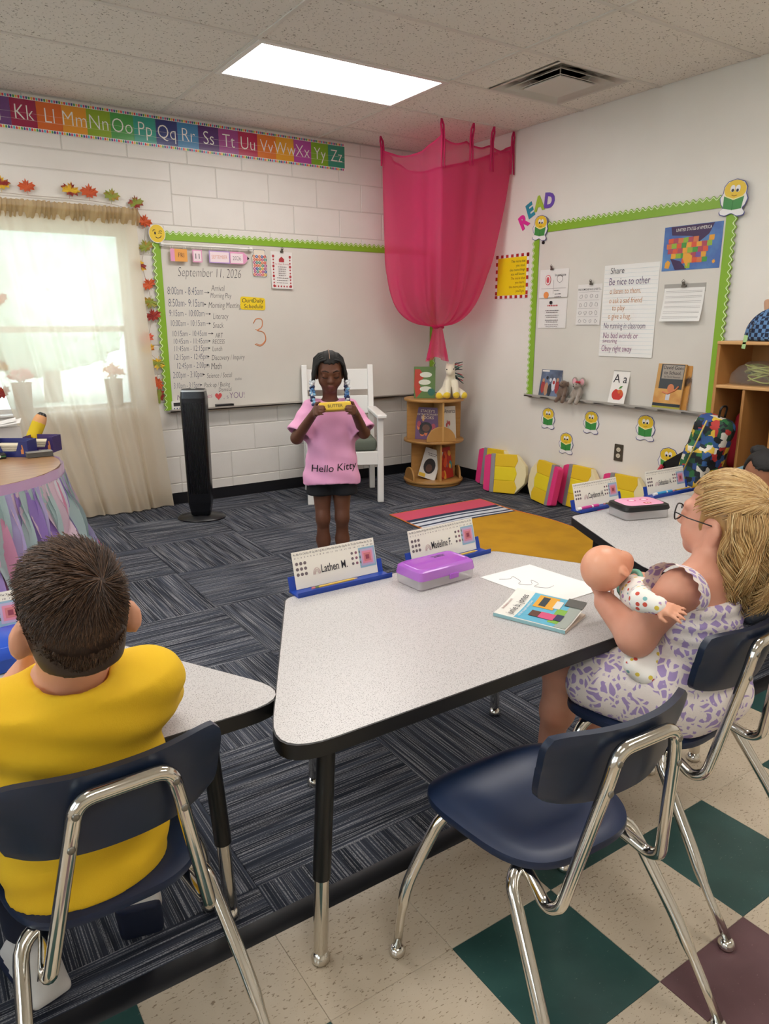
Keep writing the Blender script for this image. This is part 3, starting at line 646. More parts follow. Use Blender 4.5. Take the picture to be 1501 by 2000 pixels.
# ---- leaf garland
t = thing('leaf_garland', 'cord of red, orange and green maple leaves pinned around the window', 'garland', mat=WA(0, 0, .022))
LP = [(2, 360, 'ry', 0), (52, 366, 'o', .1), (137, 373, 'yr', -.2), (174, 377, 'o', 0), (218, 384, 'g', -.1), (266, 398, 'gr', .2), (281, 434, 'o', -.3), (285, 483, 'g', .4), (273, 516, 'ry', 2.6), (291, 557, 'o', .5), (293, 589, 'g', 2.8), (300, 618, 'r', .3),
      (286, 662, 'p', .2), (289, 683, 'y', .3), (308, 708, 'gy', 2.9), (309, 747, 'o', 2.2), (312, 775, 'gr', 1.2), (0, 586, 'p', .5), (3, 712, 'yr', 2.6), (6, 768, 'r', .6)]
mp_ = [(0, 1), (.13, .62), (.33, .78), (.28, .42), (.75, .58), (.68, .38), (1, .2), (.72, 0), (.8, -.3), (.36, -.22), (.3, -.5), (.05, -.38)]
mp_ = mp_+[(-x, y) for x, y in mp_[::-1][:-1]]
lc = {'r': '#8f2420', 'o': '#cf5a2b', 'g': '#8a9636', 'y': '#e3b82a', 'p': '#e0664c'}
pos = []
for (px, py, cc, ro) in LP:
    x, z = PA(px, py, -.026); pos.append((x, z))
    a, c2 = cc[0], cc[-1]; m = M('leaf_'+cc, lc[a], .6, noise=(18, lc[c2], .45, .55) if a != c2 else (40, '#b9742f' if a == 'g' else '#b7401f', .5, .75))
    b = MB(); S_ = .058*random.uniform(.9, 1.1); vs = [(0, 0, .006)]+[(x_*S_, y_*S_, .002+.01*random.random()) for x_, y_ in mp_]; nn = len(mp_)
    b.add(vs, [(0, 1+(k+1) % nn, 1+k) for k in range(nn)]); b.add([(v[0], v[1], v[2]-.0006) for v in vs], [(0, 1+k, 1+(k+1) % nn) for k in range(nn)])
    b.tube([(0, -.38*S_, .004), (0, -.8*S_, 0)], .0012, 0, 4); o = b.build('leaf', m, t); o.location = (x, z, 0); o.rotation_euler = (0, 0, ro)
pt = [(x, z-.045, .002) for x, z in pos[:6]]; pt[0:0] = [(-3.75, 2.08, .002)]; b = MB(); b.tube([Vector(p) for p in fillet(pt, .05)], .0022, 0, 5)
b.tube(fillet([(pos[5][0], pos[5][1]-.045, .002)]+[(x+.012*(-1)**k, z, .002) for k, (x, z) in enumerate(pos[6:17])], .03), .0022, 0, 5); b.build('cord', M('grey_cord', '#b9ada0', .8), t, True)
# ---- curtain
m_cur = sheer('sheer_cream', '#f0e5d0', .8)
def curtain_fn(u, v, ph=0., amp=.022):
    xl = -3.72+.42*v**1.3; xr = -2.585+.095*v*v; x = xl+(xr-xl)*u; z = 2.0-(1.985)*v
    fold = math.sin(u*62+1.3*math.sin(u*17)+.8*v*math.sin(u*9))*(.5+.5*math.sin(u*23+2)**2)
    return (x+.012*math.sin(u*31+v*3), -.075+amp*(.35+.65*v)*fold-.02*v*math.sin(u*11+1), z)
t = thing('window_curtain', 'sheer cream curtain gathered on a rod over the window, hanging to the floor', 'curtain', (0, 0, 0))
MB().grid(curtain_fn, 260, 40).build('curtain_panel', m_cur, t, True)
MB().grid(lambda u, v: (curtain_fn(u, .94+.06*v)[0], curtain_fn(u, .94+.06*v)[1]-.001, curtain_fn(u, .94+.06*v)[2]), 260, 3).build('hem', m_cur, t, True)
MB().grid(lambda u, v: (-3.74+1.17*u+.004*math.sin(u*300+v*6), -.07-.018*math.sin(v*math.pi)-.012*math.sin(u*190+3*math.sin(u*37)+v*2.5), 2.075-.105*v+.004*math.sin(u*240)), 400, 8).build('ruffle_heading', sheer('ruffle_cream', '#cdb384', .85), t, True)
MB().tube([(-3.76, -.06, 2.03), (-2.56, -.06, 2.03)], .012).build('curtain_rod', m_white, t, True)
# ---- flower pots on the sill
for k, (x, hx, lb, fcl) in enumerate([(-3.39, .09, 'grey pot of pink flowers on the windowsill behind the curtain', '#ee4f6c'), (-2.80, .09, 'grey pot of orange flowers on the windowsill behind the curtain', '#ee7f2c')]):
    t = thing('flower_pot', lb, 'flower pot', (x, .065, WZ0+.0125))
    MB().lathe([(.045, 0), (.052, .01), (.06, .19), (.066, .2), (.06, .2), (.055, .185)], 0, 20).build('pot', M('grey_pot', '#8c7f76', .6), t, ang=40)
    rr = random.Random(k); b = MB()
    for q in range(34):
        a = rr.uniform(0, 6.28); rad = rr.uniform(0, .075); cx, cy, cz = rad*math.cos(a), rad*.6*math.sin(a), .235+rr.uniform(-.025, .07)*(1-rad/.12)
        b.T = Matrix.Translation((cx, cy, cz)) @ Matrix.Rotation(rr.uniform(-.9, .9), 4, 'X') @ Matrix.Rotation(rr.uniform(-.9, .9), 4, 'Y')
        b.add([(0, 0, 0)]+[((.026 if i % 2 else .016)*math.cos(i*math.pi/5), (.026 if i % 2 else .016)*math.sin(i*math.pi/5), .008) for i in range(10)], [(0, 1+i, 1+(i+1) % 10) for i in range(10)])
    b.T = None; b.build('blossoms', M('blossom_%d' % k, fcl, .7, transl=.6), t)
    b = MB()
    for q in range(8): a = q*.785; b.tube([(0, 0, .18), (.03*math.cos(a), .02*math.sin(a), .23)], .003, 0, 4)
    b.build('stems', M('stem_green', '#6f8a4a', .7), t)
# ================================================================== things on the right wall
BX = lambda y: -y        # local x on the right wall is -y
wbB = whiteboard('whiteboard', 'grey whiteboard with a map and paper rules pinned on the plain right wall', WB(0, 0, .004), 1.225, 2.765, .79, 2.0, 'TLR', .062, 'narrow aluminium tray with toys and books along the foot of the right whiteboard')
# ---- READ letters
for ch, (px, py), ro, c in [('R', (1022, 433), .55, '#e0339a'), ('E', (1035, 411), .42, '#2690a8'), ('A', (1053, 397), .1, '#a5c63c'), ('D', (1073, 391), -.1, '#6a4fb0')]:
    y, z = PB(px, py); o = thing('wall_letter', {'R': 'pink letter R of the word READ stuck on the wall', 'E': 'teal letter E of the word READ stuck on the wall', 'A': 'green letter A of the word READ stuck on the wall', 'D': 'purple letter D of the word READ stuck on the wall'}[ch], 'wall letter', mat=WB(y, z, .003, ro), group='letters of the word READ')
    text(ch, .135, col(c, .4), o, 0, -.047, 0, 'letter', thin=-.05, align='CENTER', ext=.0015)
# ---- reading smileys
m_bk = M('cutout_green', '#3d8f45', .35); m_out = M('cutout_outline', '#4a4f8c', .4); m_cw = M('cutout_white', '#eeecec', .35)
def reader_proto():
    P = [(-.055, -.098), (-.03, -.105), (0, -.088), (.03, -.105), (.06, -.098), (.062, -.08), (.045, -.06), (.058, -.04), (.066, -.005), (.054, .025), (.054, .06), (.038, .09), (0, .104), (-.038, .09), (-.054, .06), (-.054, .025), (-.066, -.005), (-.056, -.04), (-.042, -.06), (-.06, -.08)]
    r = bpy.data.objects.new('reading_smiley', None); COL.objects.link(r)
    MB().prism(roundpoly(P, .012, 3), 0, .002).build('card_backing', m_out, r); MB().prism(roundpoly([(x*.94, y*.955) for x, y in P], .012, 3), .002, .0026).build('limbs', m_cw, r)
    f = MB().prism(circ(0, .044, .05, .053, 26), .0026, .0032).build('face', m_yel, r)
    b = MB()
    for sx in (-1, 1): disc(b, sx*.012, .05, .011, .02, .0038, 0, 14); disc(b, sx*.011, .04, .006, .009, .0044, 1, 10)
    b.build('eyes', [m_cw, m_black], f); b = MB(); tubes2(b, [(-.012, .014), (0, .009), (.012, .014)], .0015, .0036, 0); b.build('mouth', M('mouth_brown', '#8a4a1c', .6), f)
    b = MB()
    for sx in (-1, 1): b.prism([(0, -.068), (sx*.042, -.06), (sx*.046, .008), (0, -.014)], .0032, .004)
    bk = b.build('book', m_bk, r); MB().prism([(-.001, -.07), (.001, -.07), (.001, -.012), (-.001, -.012)], .004, .0043).build('spine', M('book_dark', '#276b30', .5), bk)
    b = MB(); [b.prism([(0, -.014), (sx*.046, .008), (sx*.046, .013), (0, -.006)], .0032, .0038) for sx in (-1, 1)]; b.build('book_pages', M('book_cream', '#f0e6a8', .5), bk)
    return r
rp = reader_proto(); first = True
for (px, py, sc, lb, out, ro) in [(1070, 817, .9, 'smiley reading a green book on the wall under the two plush toys', .003, 0), (1154, 825, .92, 'smiley reading a green book on the wall under the apple flash card', .003, 0), (1105, 866, .9, 'lowest smiley reading a green book, directly above the yellow pencil cushions', .003, 0),
        (1260, 836, .98, 'smiley reading a green book on the wall under the leaning picture books', .003, 0), (1304, 900, .98, 'smiley reading a green book on the wall beside the hanging backpack', .003, 0), (1055, 445, .98, 'smiley reading a green book on the board corner below the READ letters', .024, -.12), (1433, 386, 1.1, 'larger smiley reading a green book on the board corner above the map', .024, -.1)]:
    y, z = PB(px, py, -out); o = rp if first else copytree(rp); first = False
    o.matrix_world = WB(y, z, out, ro) @ Matrix.Diagonal((sc*1.2, sc*.86, sc, 1)); tag(o, lb, 'cut-out', 'reading smiley cut-outs')
# ---- striped quote poster
def wsheet(name, label, px, m=None, cat='paper', out=.0152, curl=.0, roll=0., grp=None):
    """paper whose four photographed corners tl, tr, bl, br give its place on the board"""
    q = [PB(x, y, -out) for x, y in px]; yc = sum(a[0] for a in q)/4; zc = sum(a[1] for a in q)/4
    w_ = (q[0][0]-q[1][0]+q[2][0]-q[3][0])/2; h_ = (q[0][1]-q[2][1]+q[1][1]-q[3][1])/2
    return sheet(name, label, WB(yc, zc, out, roll), w_, h_, cat, m, curl, grp), w_, h_
t, w_, h_ = wsheet('quote_poster', 'yellow quote poster with a red and white striped border on the wall', [(968, 498), (1033, 495), (967, 583), (1030, 583)], M('poster_white', '#eceae6', .3), 'poster', .003)
b = MB(); nx_, ny_ = 13, 12
for k in range(nx_):
    if k % 2 == 0: b.box((-w_/2+(k+.5)*w_/nx_, h_/2-.012, .0012), (w_/nx_, .022, .0006)); b.box((-w_/2+(k+.5)*w_/nx_, -h_/2+.012, .0012), (w_/nx_, .022, .0006))
for k in range(ny_):
    if k % 2: b.box((-w_/2+.012, -h_/2+(k+.5)*h_/ny_, .0012), (.022, h_/ny_, .0006)); b.box((w_/2-.012, -h_/2+(k+.5)*h_/ny_, .0012), (.022, h_/ny_, .0006))
stuff(b.build('striped_border', M('poster_red', '#b02a2a', .4), t)); MB().box((0, 0, .0012), (w_-.048, h_-.048, .001)).build('yellow_field', M('poster_yellow', '#f0d413', .35), t)
texts([(s_, .026, .145, .1-k*.031, .12, -.004, 'RIGHT') for k, s_ in enumerate(('The more that', 'you read,', 'the more things', 'you will know.'))], ink, t, 'lettering', .002)
texts([(s_, .026, .145, -.024-k*.031, .12, -.004, 'RIGHT') for k, s_ in enumerate(('The more that', 'you learn,', 'the more places', "you'll go."))], M('poster_brown', '#7a2a18', .5), t, 'lettering', .002)
# ---- map
t, w_, h_ = wsheet('map_poster', 'blue and purple United States map on the whiteboard above the lined notepad', [(1298, 443), (1413, 433), (1292, 530), (1404, 523)], M('map_sea', '#5f8fc4', .3, noise=(7, '#4c6db0', .35, .6)), 'map', .0152)
mc = [M('state_'+c, '#'+c, .4) for c in ('7a59a0', 'dd5a3c', 'e9a63a', '4d9a44', '93b53c', 'd8794a', 'b24a5c')]
MB().prism([(-w_/2+.045, h_/2-.002), (-w_/2+.055, h_/2-.05), (0, h_/2-.065), (.05, h_/2-.1), (.11, h_/2-.06), (w_/2-.055, h_/2-.002)], .001, .0014).build('map_north', M('map_dark', '#3c2350', .4), t)
MB().prism([(-.14, -.055), (-.07, -.075), (-.02, -h_/2+.004), (-.1, -h_/2+.004), (-.12, -.09)], .001, .0014).build('map_south', M('map_dark'), t)
us = [(-.155, .072), (.0, .06), (.035, .05), (.06, .03), (.07, .01), (.085, .03), (.12, .06), (.15, .082), (.15, .06), (.135, .03), (.13, 0), (.12, -.03), (.09, -.055), (.1, -.09), (.09, -.105), (.08, -.075), (.03, -.075), (-.005, -.088), (-.012, -.115), (-.03, -.1), (-.05, -.07), (-.095, -.06), (-.14, -.045), (-.165, 0), (-.17, .04)]
sx_ = w_/.39; sy_ = h_/.26
def inside(x, y):
    c = False; n = len(us)
    for i in range(n):
        (x1, y1), (x2, y2) = us[i], us[i-1]
        if (y1 > y) != (y2 > y) and x < (x2-x1)*(y-y1)/(y2-y1)+x1: c = not c
    return c
b = MB(); rg = random.Random(5); gx, gy = .034, .03; prev = {}
for j in range(-4, 4):
    for i in range(-6, 6):
        cx, cy = (i+.5)*gx+(j % 2)*.01, (j+.5)*gy
        if inside(cx, cy):
            ch = [k for k in range(7) if k not in (prev.get((i-1, j)), prev.get((i, j-1)), prev.get((i+1, j-1)))]; mi = rg.choice(ch); prev[(i, j)] = mi
            q = [(cx+sx1*gx*.5*rg.uniform(.9, 1.08), cy+sy1*gy*.5*rg.uniform(.9, 1.08)) for sx1, sy1 in ((-1, -1), (1, -1), (1, 1), (-1, 1))]
            b.prism([(x*sx_, y*sy_) for x, y in q], .0014, .002, mi)
b.prism([(x*sx_, y*sy_) for x, y in [(-.05, -.03), (-.012, -.035), (.012, -.05), (.01, -.072), (-.012, -.085), (-.02, -.112), (-.04, -.085), (-.052, -.06)]], .002, .0024, 2)
stuff(b.build('map_states', mc, t)); text('UNITED STATES of AMERICA', .026, m_lami, t, .005, h_/2-.032, .002, 'lettering', align='CENTER', roll=.0, sx=.72)
MB().prism([(-.175*sx_, -.11), (-.145*sx_, -.115), (-.135*sx_, -.08), (-.155*sx_, -.065), (-.172*sx_, -.08)], .0014, .002).build('map_inset', mc[2], t)
MB().prism([((.155+.014*(1 if k % 2 else .5)*math.cos(k*math.pi/8))*sx_, -.09+.014*(1 if k % 2 else .5)*math.sin(k*math.pi/8)) for k in range(16)], .0014, .002).build('compass_rose', mc[2], t)
# ---- rule chart
m_glossp = M('glossy_chart', '#efeeea', .16)
t, w_, h_ = wsheet('rules_chart', 'large lined chart of handwritten class rules hung in the middle of the whiteboard', [(1180, 520), (1287, 510), (1170, 697), (1275, 697)], m_glossp, 'chart', .0152, .004)
b = MB()
for k in range(22): b.box((0, h_/2-.03-k*.0255, .0012+.004*((k+1)/23)**2+.0004), (w_-.01, .0012, .0003))
stuff(b.build('ruled_lines', M('rule_line', '#b9cbd2', .6), t))
pu = M('plum_marker', '#5d3f72', .6); orr = M('rust_marker', '#d3925c', .6); mg = M('berry_marker', '#8f4a80', .6)
for (s_, sz, x, y, mm, sx) in [('Share', .056, -.165, .24, ink, .9), ('Be nice to other', .066, -.172, .168, pu, .74), ('o listen to them.', .05, -.16, .112, orr, .75), ('o ask a sad friend', .05, -.16, .052, orr, .75), ('to play', .05, -.13, .005, orr, .75), ('o give a hug.', .05, -.16, -.048, orr, .75), ('No running in classroom', .056, -.19, -.112, pu, .60), ('No bad words or', .056, -.19, -.176, mg, .72), ('swearing', .038, -.19, -.205, mg, .9), ('Obey right away', .058, -.195, -.262, mg, .64)]:
    text(s_, sz, mm, t, x, y, .003+.004*(.5-y/h_)**2, 'handwriting', shear=.08, thin=.01, sx=sx)
# ---- the small sheets
t, w_, h_ = wsheet('worksheet', 'white worksheet in four boxes with red and orange circles clipped to the board', [(1056, 529), (1112, 522), (1052, 581), (1108, 581)], None, 'worksheet', .0152, .006)
clip(t, -.02, h_/2); texts([('Investigate', .025, .06, h_/2-.05, 0, -.006, 'CENTER')], ink, t, 'heading', .002)
b = MB(); b.box((0, -.03, .0052), (.0015, h_-.09, .0004)); b.box((0, -.035, .0052), (w_-.04, .0015, .0004)); b.build('box_lines', M('grey_print'), t)
b = MB(); disc(b, -.055, .025, .028, .036, .0062, 0, 20); disc(b, -.055, .025, .024, .031, .0066, 1, 20); disc(b, -.055, .025, .015, .022, .007, 0, 20); b.build('red_drawing', [M('crayon_red', '#d6565f', .7), m_paper], t)
b = MB(); b.prism(circ(-.065, -.08, .026, .024, 12), .0072, .0078); b.build('orange_drawing', M('crayon_orange', '#e8914e', .7), t); b = MB(); b.tube([(.06+.026*math.cos(a), .03+.026*math.sin(a), .006) for a in np.linspace(0, 6.28, 18)], .001, 0, 5); b.build('circle_outline', M('grey_print'), t)
bars([(.035, -.05, .05), (.05, -.075, .06), (.05, -.095, .06)], ink, t, .0085)
t, w_, h_ = wsheet('poem_sheet', 'white sheet with a short centred poem held by a black magnet on the board', [(1053, 586), (1107, 582), (1050, 641), (1105, 640)], None, 'paper', .0152, .004)
MB().lathe([(.012, 0), (.012, .008)], 0, 14, (-.015, h_/2-.025, .001)).build('magnet', m_black, t); bars([(0, h_/2-.046, .1)], red, t, .0022, 'heading', .01)
bars([(0, .022-k*.0135-(k//2)*.007, .13-.02*(k % 2)) for k in range(8)], M('grey_print'), t, .0062)
t, w_, h_ = wsheet('picture_grid_sheet', 'white sheet of sixteen small line drawings clipped between the worksheet and the rules chart', [(1127, 557), (1175, 553), (1126, 635), (1172, 634)], None, 'paper', .0152, .004)
clip(t, .015, h_/2); texts([('FIND SOMEONE WHO LOVES TO...', .018, 0, h_/2-.04, 0, -.004, 'CENTER')], ink, t, 'heading', .0018).scale = (.72, 1, 1)
rg = random.Random(2); b = MB()
for j in range(4):
    for i in range(4):
        cx, cy = (i-1.5)*w_*.22, .055-j*.055; r_ = [rg.uniform(.008, .016) for _ in range(7)]; b.tube([(cx+r_[k % 7]*math.cos(k*.9), cy+r_[k % 7]*math.sin(k*.9), .0075) for k in range(8)], .0009, 0, 4)
for j in range(5): b.box((0, .085-j*.055, .0072), (w_-.03, .001, .0003))
stuff(b.build('line_drawings', M('grey_print'), t))
t, w_, h_ = wsheet('lined_notepad', 'lined paper pad clipped to the board under the map, its lower corner curling out', [(1297, 560), (1382, 556), (1293, 626), (1365, 629)], m_glossp, 'notepad', .0152, .03)
clip(t, .0, h_/2-.002, s_=1.2); b = MB(); MB().box((0, h_/2-.012, .0), (w_*1.02, .05, .002)).build('pad_binding', M('grey_binding', '#a9a69f', .5), t)
for k in range(6):
    for d_ in (0, .008): v = .86-k*.145-d_/h_*1.; b.grid(lambda u, vv, v=v: ((u-.5)*w_*.9, (v-.5)*h_-.0012*vv, .0022+.03*(1-v)**2), 2, 1)
stuff(b.build('ruled_lines', M('grey_print'), t))
t = thing('black_magnet', 'small round black magnet alone near the top corner of the right whiteboard', 'magnet', mat=WB(*PB(1061, 474, -.015), .0145)); MB().lathe([(.011, 0), (.012, .003), (.011, .008)], 0, 16).build('disc', m_black, t, ang=40)
# ---- outlet
t = thing('power_outlet', 'double power outlet in a dark plate low on the right wall', 'outlet', mat=WB(*PB(1208, 884), .001)); MB().prism(roundpoly([(-.036, -.058), (.036, -.058), (.036, .058), (-.036, .058)], .005, 3), 0, .005).build('cover_plate', M('bronze_plate', '#5c564a', .4, .5), t)
for sy in (-1, 1):
    rc_ = MB().prism(circ(0, sy*.021, .017, .015, 18), .005, .007).build('receptacle', M('outlet_ivory', '#d9d0bb', .4), t)
    b = MB(); b.box((-.006, sy*.021+.003, .0072), (.002, .007, .0004)).box((.006, sy*.021+.003, .0072), (.002, .007, .0004)); disc(b, 0, sy*.021-.006, .0025, .0025, .0075, 0, 8); stuff(b.build('slots', m_black, rc_))
# ================================================================== books and toys on the tray of the right board
def book(name, label, mat, w_, h_, th, cover, spine=None, open_=0., cat='book', group=None):
    """front cover in local xy, z out, pages behind; origin at bottom centre of the front cover"""
    t = thing(name, label, cat, mat=mat, group=group)
    MB().box((0, h_/2, -.001), (w_, h_, .002)).build('front_cover', cover, t); MB().box((0, h_/2, -th+.001), (w_, h_, .002)).build('back_cover', spine or cover, t)
    MB().box((-w_/2+.001, h_/2, -th/2), (.002, h_, th-.004)).build('spine', spine or cover, t); MB().box((.0, h_/2, -th/2), (w_-.006, h_-.006, th-.0042)).build('page_block', m_paper, t); return t
def lean(y, z, out, tilt): return WB(y, z, out) @ Matrix.Rotation(-tilt, 4, 'X')
TZ = .7885
y0 = PB(1070, 770, -.05)[0]
t = book('picture_book', 'landscape picture book with a stormy blue cover leaning beside the plush dog', lean(y0, TZ+.002, .05, .16), .205, .2, .012, M('cover_dusk', '#6f7f9c', .35, noise=(6, '#3d4658', .4, .6)))
b = MB(); rg = random.Random(9)
for k in range(5): disc(b, -.07+k*.035, .07+rg.uniform(-.02, .03), .02, .05, .0005+.0003*k, k % 4, 10); disc(b, -.07+k*.035, .125+rg.uniform(-.02, .02), .012, .014, .001+.0003*k, (k+1) % 4, 10)
stuff(b.build('cover_picture', [M('pic_red', '#a33b3b', .5), M('pic_tan', '#b98d6c', .5), M('pic_dark', '#2a3038', .5), M('pic_white', '#cfd3dc', .5)], t)); MB().box((-.06, .19, .0004), (.07, .012, .0006)).build('cover_sticker', m_lami, t)
m_dog = M('brown_plush', '#6f5a4c', .95, sheen=.5, bump=(300, .6)); m_mouse = M('grey_plush', '#9c9186', .95, sheen=.5, bump=(300, .6)); m_mink = M('pink_plush', '#d9a0a8', .95, sheen=.4)
def plush(name, label, y, z, body, ear, earcol, nose, ears):
    t = thing(name, label, 'plush toy', (-.047, y, z), -math.pi/2)   # local -y faces into the room
    pr = [('e', (0, 0, .045), (.034, .03, .045)), ('e', (0, -.012, .1), (.03, .03, .028)), ('e', (0, -.036, .093), (.015, .017, .013)), ('c', (-.025, -.01, .07), (-.034, -.03, .03), .012, .012), ('c', (.025, -.01, .07), (.034, -.03, .03), .012, .012), ('c', (-.02, -.015, .02), (-.03, -.05, -.02), .014, .015), ('c', (.02, -.015, .02), (.03, -.05, -.02), .014, .015)]
    soft('body', lambda P: union(P, pr, .012), (-.09, -.085, -.06), (.09, .06, .2), .006, body, t)
    for sx in (-1, 1):
        e = MB(); e.ball((sx*ears[0], 0, ears[1]), (ears[2], .008, ears[3]), 0, 12, 8); eo = e.build('ear', body, t, True); MB().ball((sx*ears[0], -.005, ears[1]), (ears[2]*.7, .006, ears[3]*.7), 0, 12, 8).build('inner_ear', earcol, eo, True)
    b = MB(); b.ball((-.012, -.039, .108), .0035, 0, 8, 6); b.ball((.012, -.039, .108), .0035, 0, 8, 6); b.ball((0, -.053, .096), .005, 0, 8, 6); stuff(b.build('face_beads', nose, t, True)); return t
plush('plush_dog', 'small brown plush dog slumped on the board tray against the grey mouse', PB(1100, 780, -.05)[0], TZ+.006, m_dog, None, m_dog, m_black, (.03, .1, .012, .02))
t = plush('plush_mouse', 'small grey plush mouse with big pink ears on the board tray', PB(1127, 780, -.05)[0], TZ+.006, m_mouse, None, m_mink, m_black, (.035, .125, .028, .032))
b = MB(); [b.ball((.02+.012*s_, -.03, .125), (.011, .006, .009), 0, 8, 6) for s_ in (-1, 1)]; b.ball((.02, -.034, .125), .005, 0, 8, 6); b.build('hair_bow', M('bow_red', '#c3263c', .6), t, True)
y0 = PB(1203, 780, -.055)[0]
t = thing('letter_flash_card', 'white flash card with letters A a and a red apple standing on the board tray', 'flash card', mat=lean(y0, TZ+.002, .058, .2))
MB().grid(lambda u, v: ((u-.5)*.135, v*.225, .006*(1-v)**2), 4, 10).grid(lambda u, v: ((.5-u)*.135, v*.225, .006*(1-v)**2-.002), 4, 10).build('card', m_lami, t, True); MB().box((0, .2235, -.0012), (.137, .006, .006)).build('binding', M('grey_binding'), t)
text('A a', .082, ink, t, 0, .145, .002, 'letters', align='CENTER')
b = MB(); b.prism([(.043*math.cos(a)*(1+.08*math.cos(2*a)), .065+.042*math.sin(a)-.006*math.exp(-((a-1.57)/.35)**2)*2) for a in np.linspace(0, 6.28, 30)[:-1]], .0035, .0045); b.build('apple', M('apple_fill', '#c8342c', .35, noise=(9, '#e0952f', .5, .6)), t)
b = MB(); b.prism([(.0, .105), (.014, .122), (.03, .125), (.02, .108)], .0035, .0045); b.build('apple_leaf', M('leaf_fill', '#4f8f3a', .5), t)
y0 = PB(1308, 790, -.055)[0]
t = book('picture_book', 'back picture book of the leaning pair with an orange cover, mostly hidden', lean(y0, TZ+.002, .05, .13), .215, .285, .012, M('cover_amber', '#c48a3e', .4, noise=(6, '#4a3424', .5, .56)))
y0 = PB(1297, 790, -.075)[0]
t = book('picture_book', 'front picture book of the leaning pair with grey title panel and orange floor', lean(y0, TZ+.002, .0655, .13), .2, .285, .01, M('cover_tan', '#c99a5a', .35))
MB().box((.008, .165, .0003), (.165, .235, .0006)).build('cover_blackboard', M('pic_board', '#41474b', .5), t); MB().box((.012, .235, .0007), (.15, .085, .0006)).build('title_panel', M('pic_panel', '#a49b90', .5), t); MB().box((0, .085, .0007), (.2, .09, .0006)).build('cover_floor', M('pic_floor', '#d9a860', .5, noise=(12, '#c98f4c', .4, .6)), t)
MB().box((0, .03, .001), (.2, .018, .0006)).build('cover_band', M('pic_dark'), t); MB().box((0, .01, .001), (.2, .02, .0006)).build('cover_base', M('pic_lime', '#a8a43c', .5), t)
texts([('David Goes', .03, .012, .252, .05, -.006, 'CENTER'), ('to School.', .03, .012, .22, .05, -.006, 'CENTER'), ('by David Shannon', .016, .012, .2, .05, 0, 'CENTER')], ink, t, 'lettering', .0014)
b = MB(); disc(b, .015, .135, .024, .027, .0014, 0, 14); tubes2(b, [(-.04, .11), (0, .1), (.05, .125), (.07, .15)], .006, .0012, 0); b.prism([(-.012, .105), (.018, .105), (.016, .06), (-.012, .06)], .001, .0015, 1); stuff(b.build('cover_picture', [M('pic_skin', '#cf7f56', .5), M('pic_white')], t))
# ================================================================== corner furniture
def bev(o, w_=.004, seg=2):
    md = o.modifiers.new('soft_edge', 'BEVEL'); md.width = w_; md.segments = seg; md.limit_method = 'ANGLE'; md.angle_limit = math.radians(35); return o
def stand(x, y, z, ang, tilt=0., roll=0.):
    """upright frame whose local z faces ang (degrees in plan), local x to the right as seen, y up, leaning back by tilt"""
    a = math.radians(ang); n = Vector((math.cos(a), math.sin(a), 0)); X = Vector((-n.y, n.x, 0)); Y = Vector((0, 0, 1))
    return Matrix(((X.x, Y.x, n.x, x), (X.y, Y.y, n.y, y), (X.z, Y.z, n.z, z), (0, 0, 0, 1))) @ Matrix.Rotation(roll, 4, 'Z') @ Matrix.Rotation(-tilt, 4, 'X')
CZ = .0062   # top of the carpet
# ---- tower fan
m_fan = M('fan_black', '#0b0c10', .25, noise=(3, '#101218', .4, .6)); t = thing('tower_fan', 'tall black tower fan on a round base beside the curtain', 'fan', (-2.425, -.50, CZ), math.radians(-27))
MB().lathe([(.16, 0), (.165, .008), (.155, .018), (.07, .03), (.05, .04)], 0, 36, (0, 0, 0), 1, .82).build('base', M('fan_base', '#15161a', .35), t, ang=50)
prof = roundpoly([(-.078, -.075), (.078, -.075), (.085, .04), (.04, .085), (-.04, .085), (-.085, .04)], .03, 5)
def col_fn(sc0, z0, sc1, z1, name, m):
    n = len(prof); b = MB(); b.add([(x*sc0, y*sc0, z0) for x, y in prof]+[(x*sc1, y*sc1, z1) for x, y in prof], [(k, (k+1) % n, n+(k+1) % n, n+k) for k in range(n)]+[tuple(range(n))[::-1], tuple(range(n, 2*n))]); return b.build(name, m, t, ang=40)
col_fn(.8, .035, .98, .12, 'neck', m_fan); col_fn(.98, .12, 1.06, .84, 'column', m_fan); col_fn(1.06, .84, .98, .885, 'top_housing', m_fan)
col_fn(1.0, .884, .98, .894, 'silver_ring', M('fan_silver', '#b9b9b7', .3, .6)); col_fn(.93, .8935, .9, .897, 'control_panel', M('fan_panel', '#2a2b2e', .5))
MB().box((0, .0, .899), (.03, .02, .006), bev=.002).build('dial', M('fan_silver'), t)
for k in range(13): MB().box((-.06+k*.01, -.0795, .5), (.0022, .006, .62)).build('grille_slat', m_black, t)
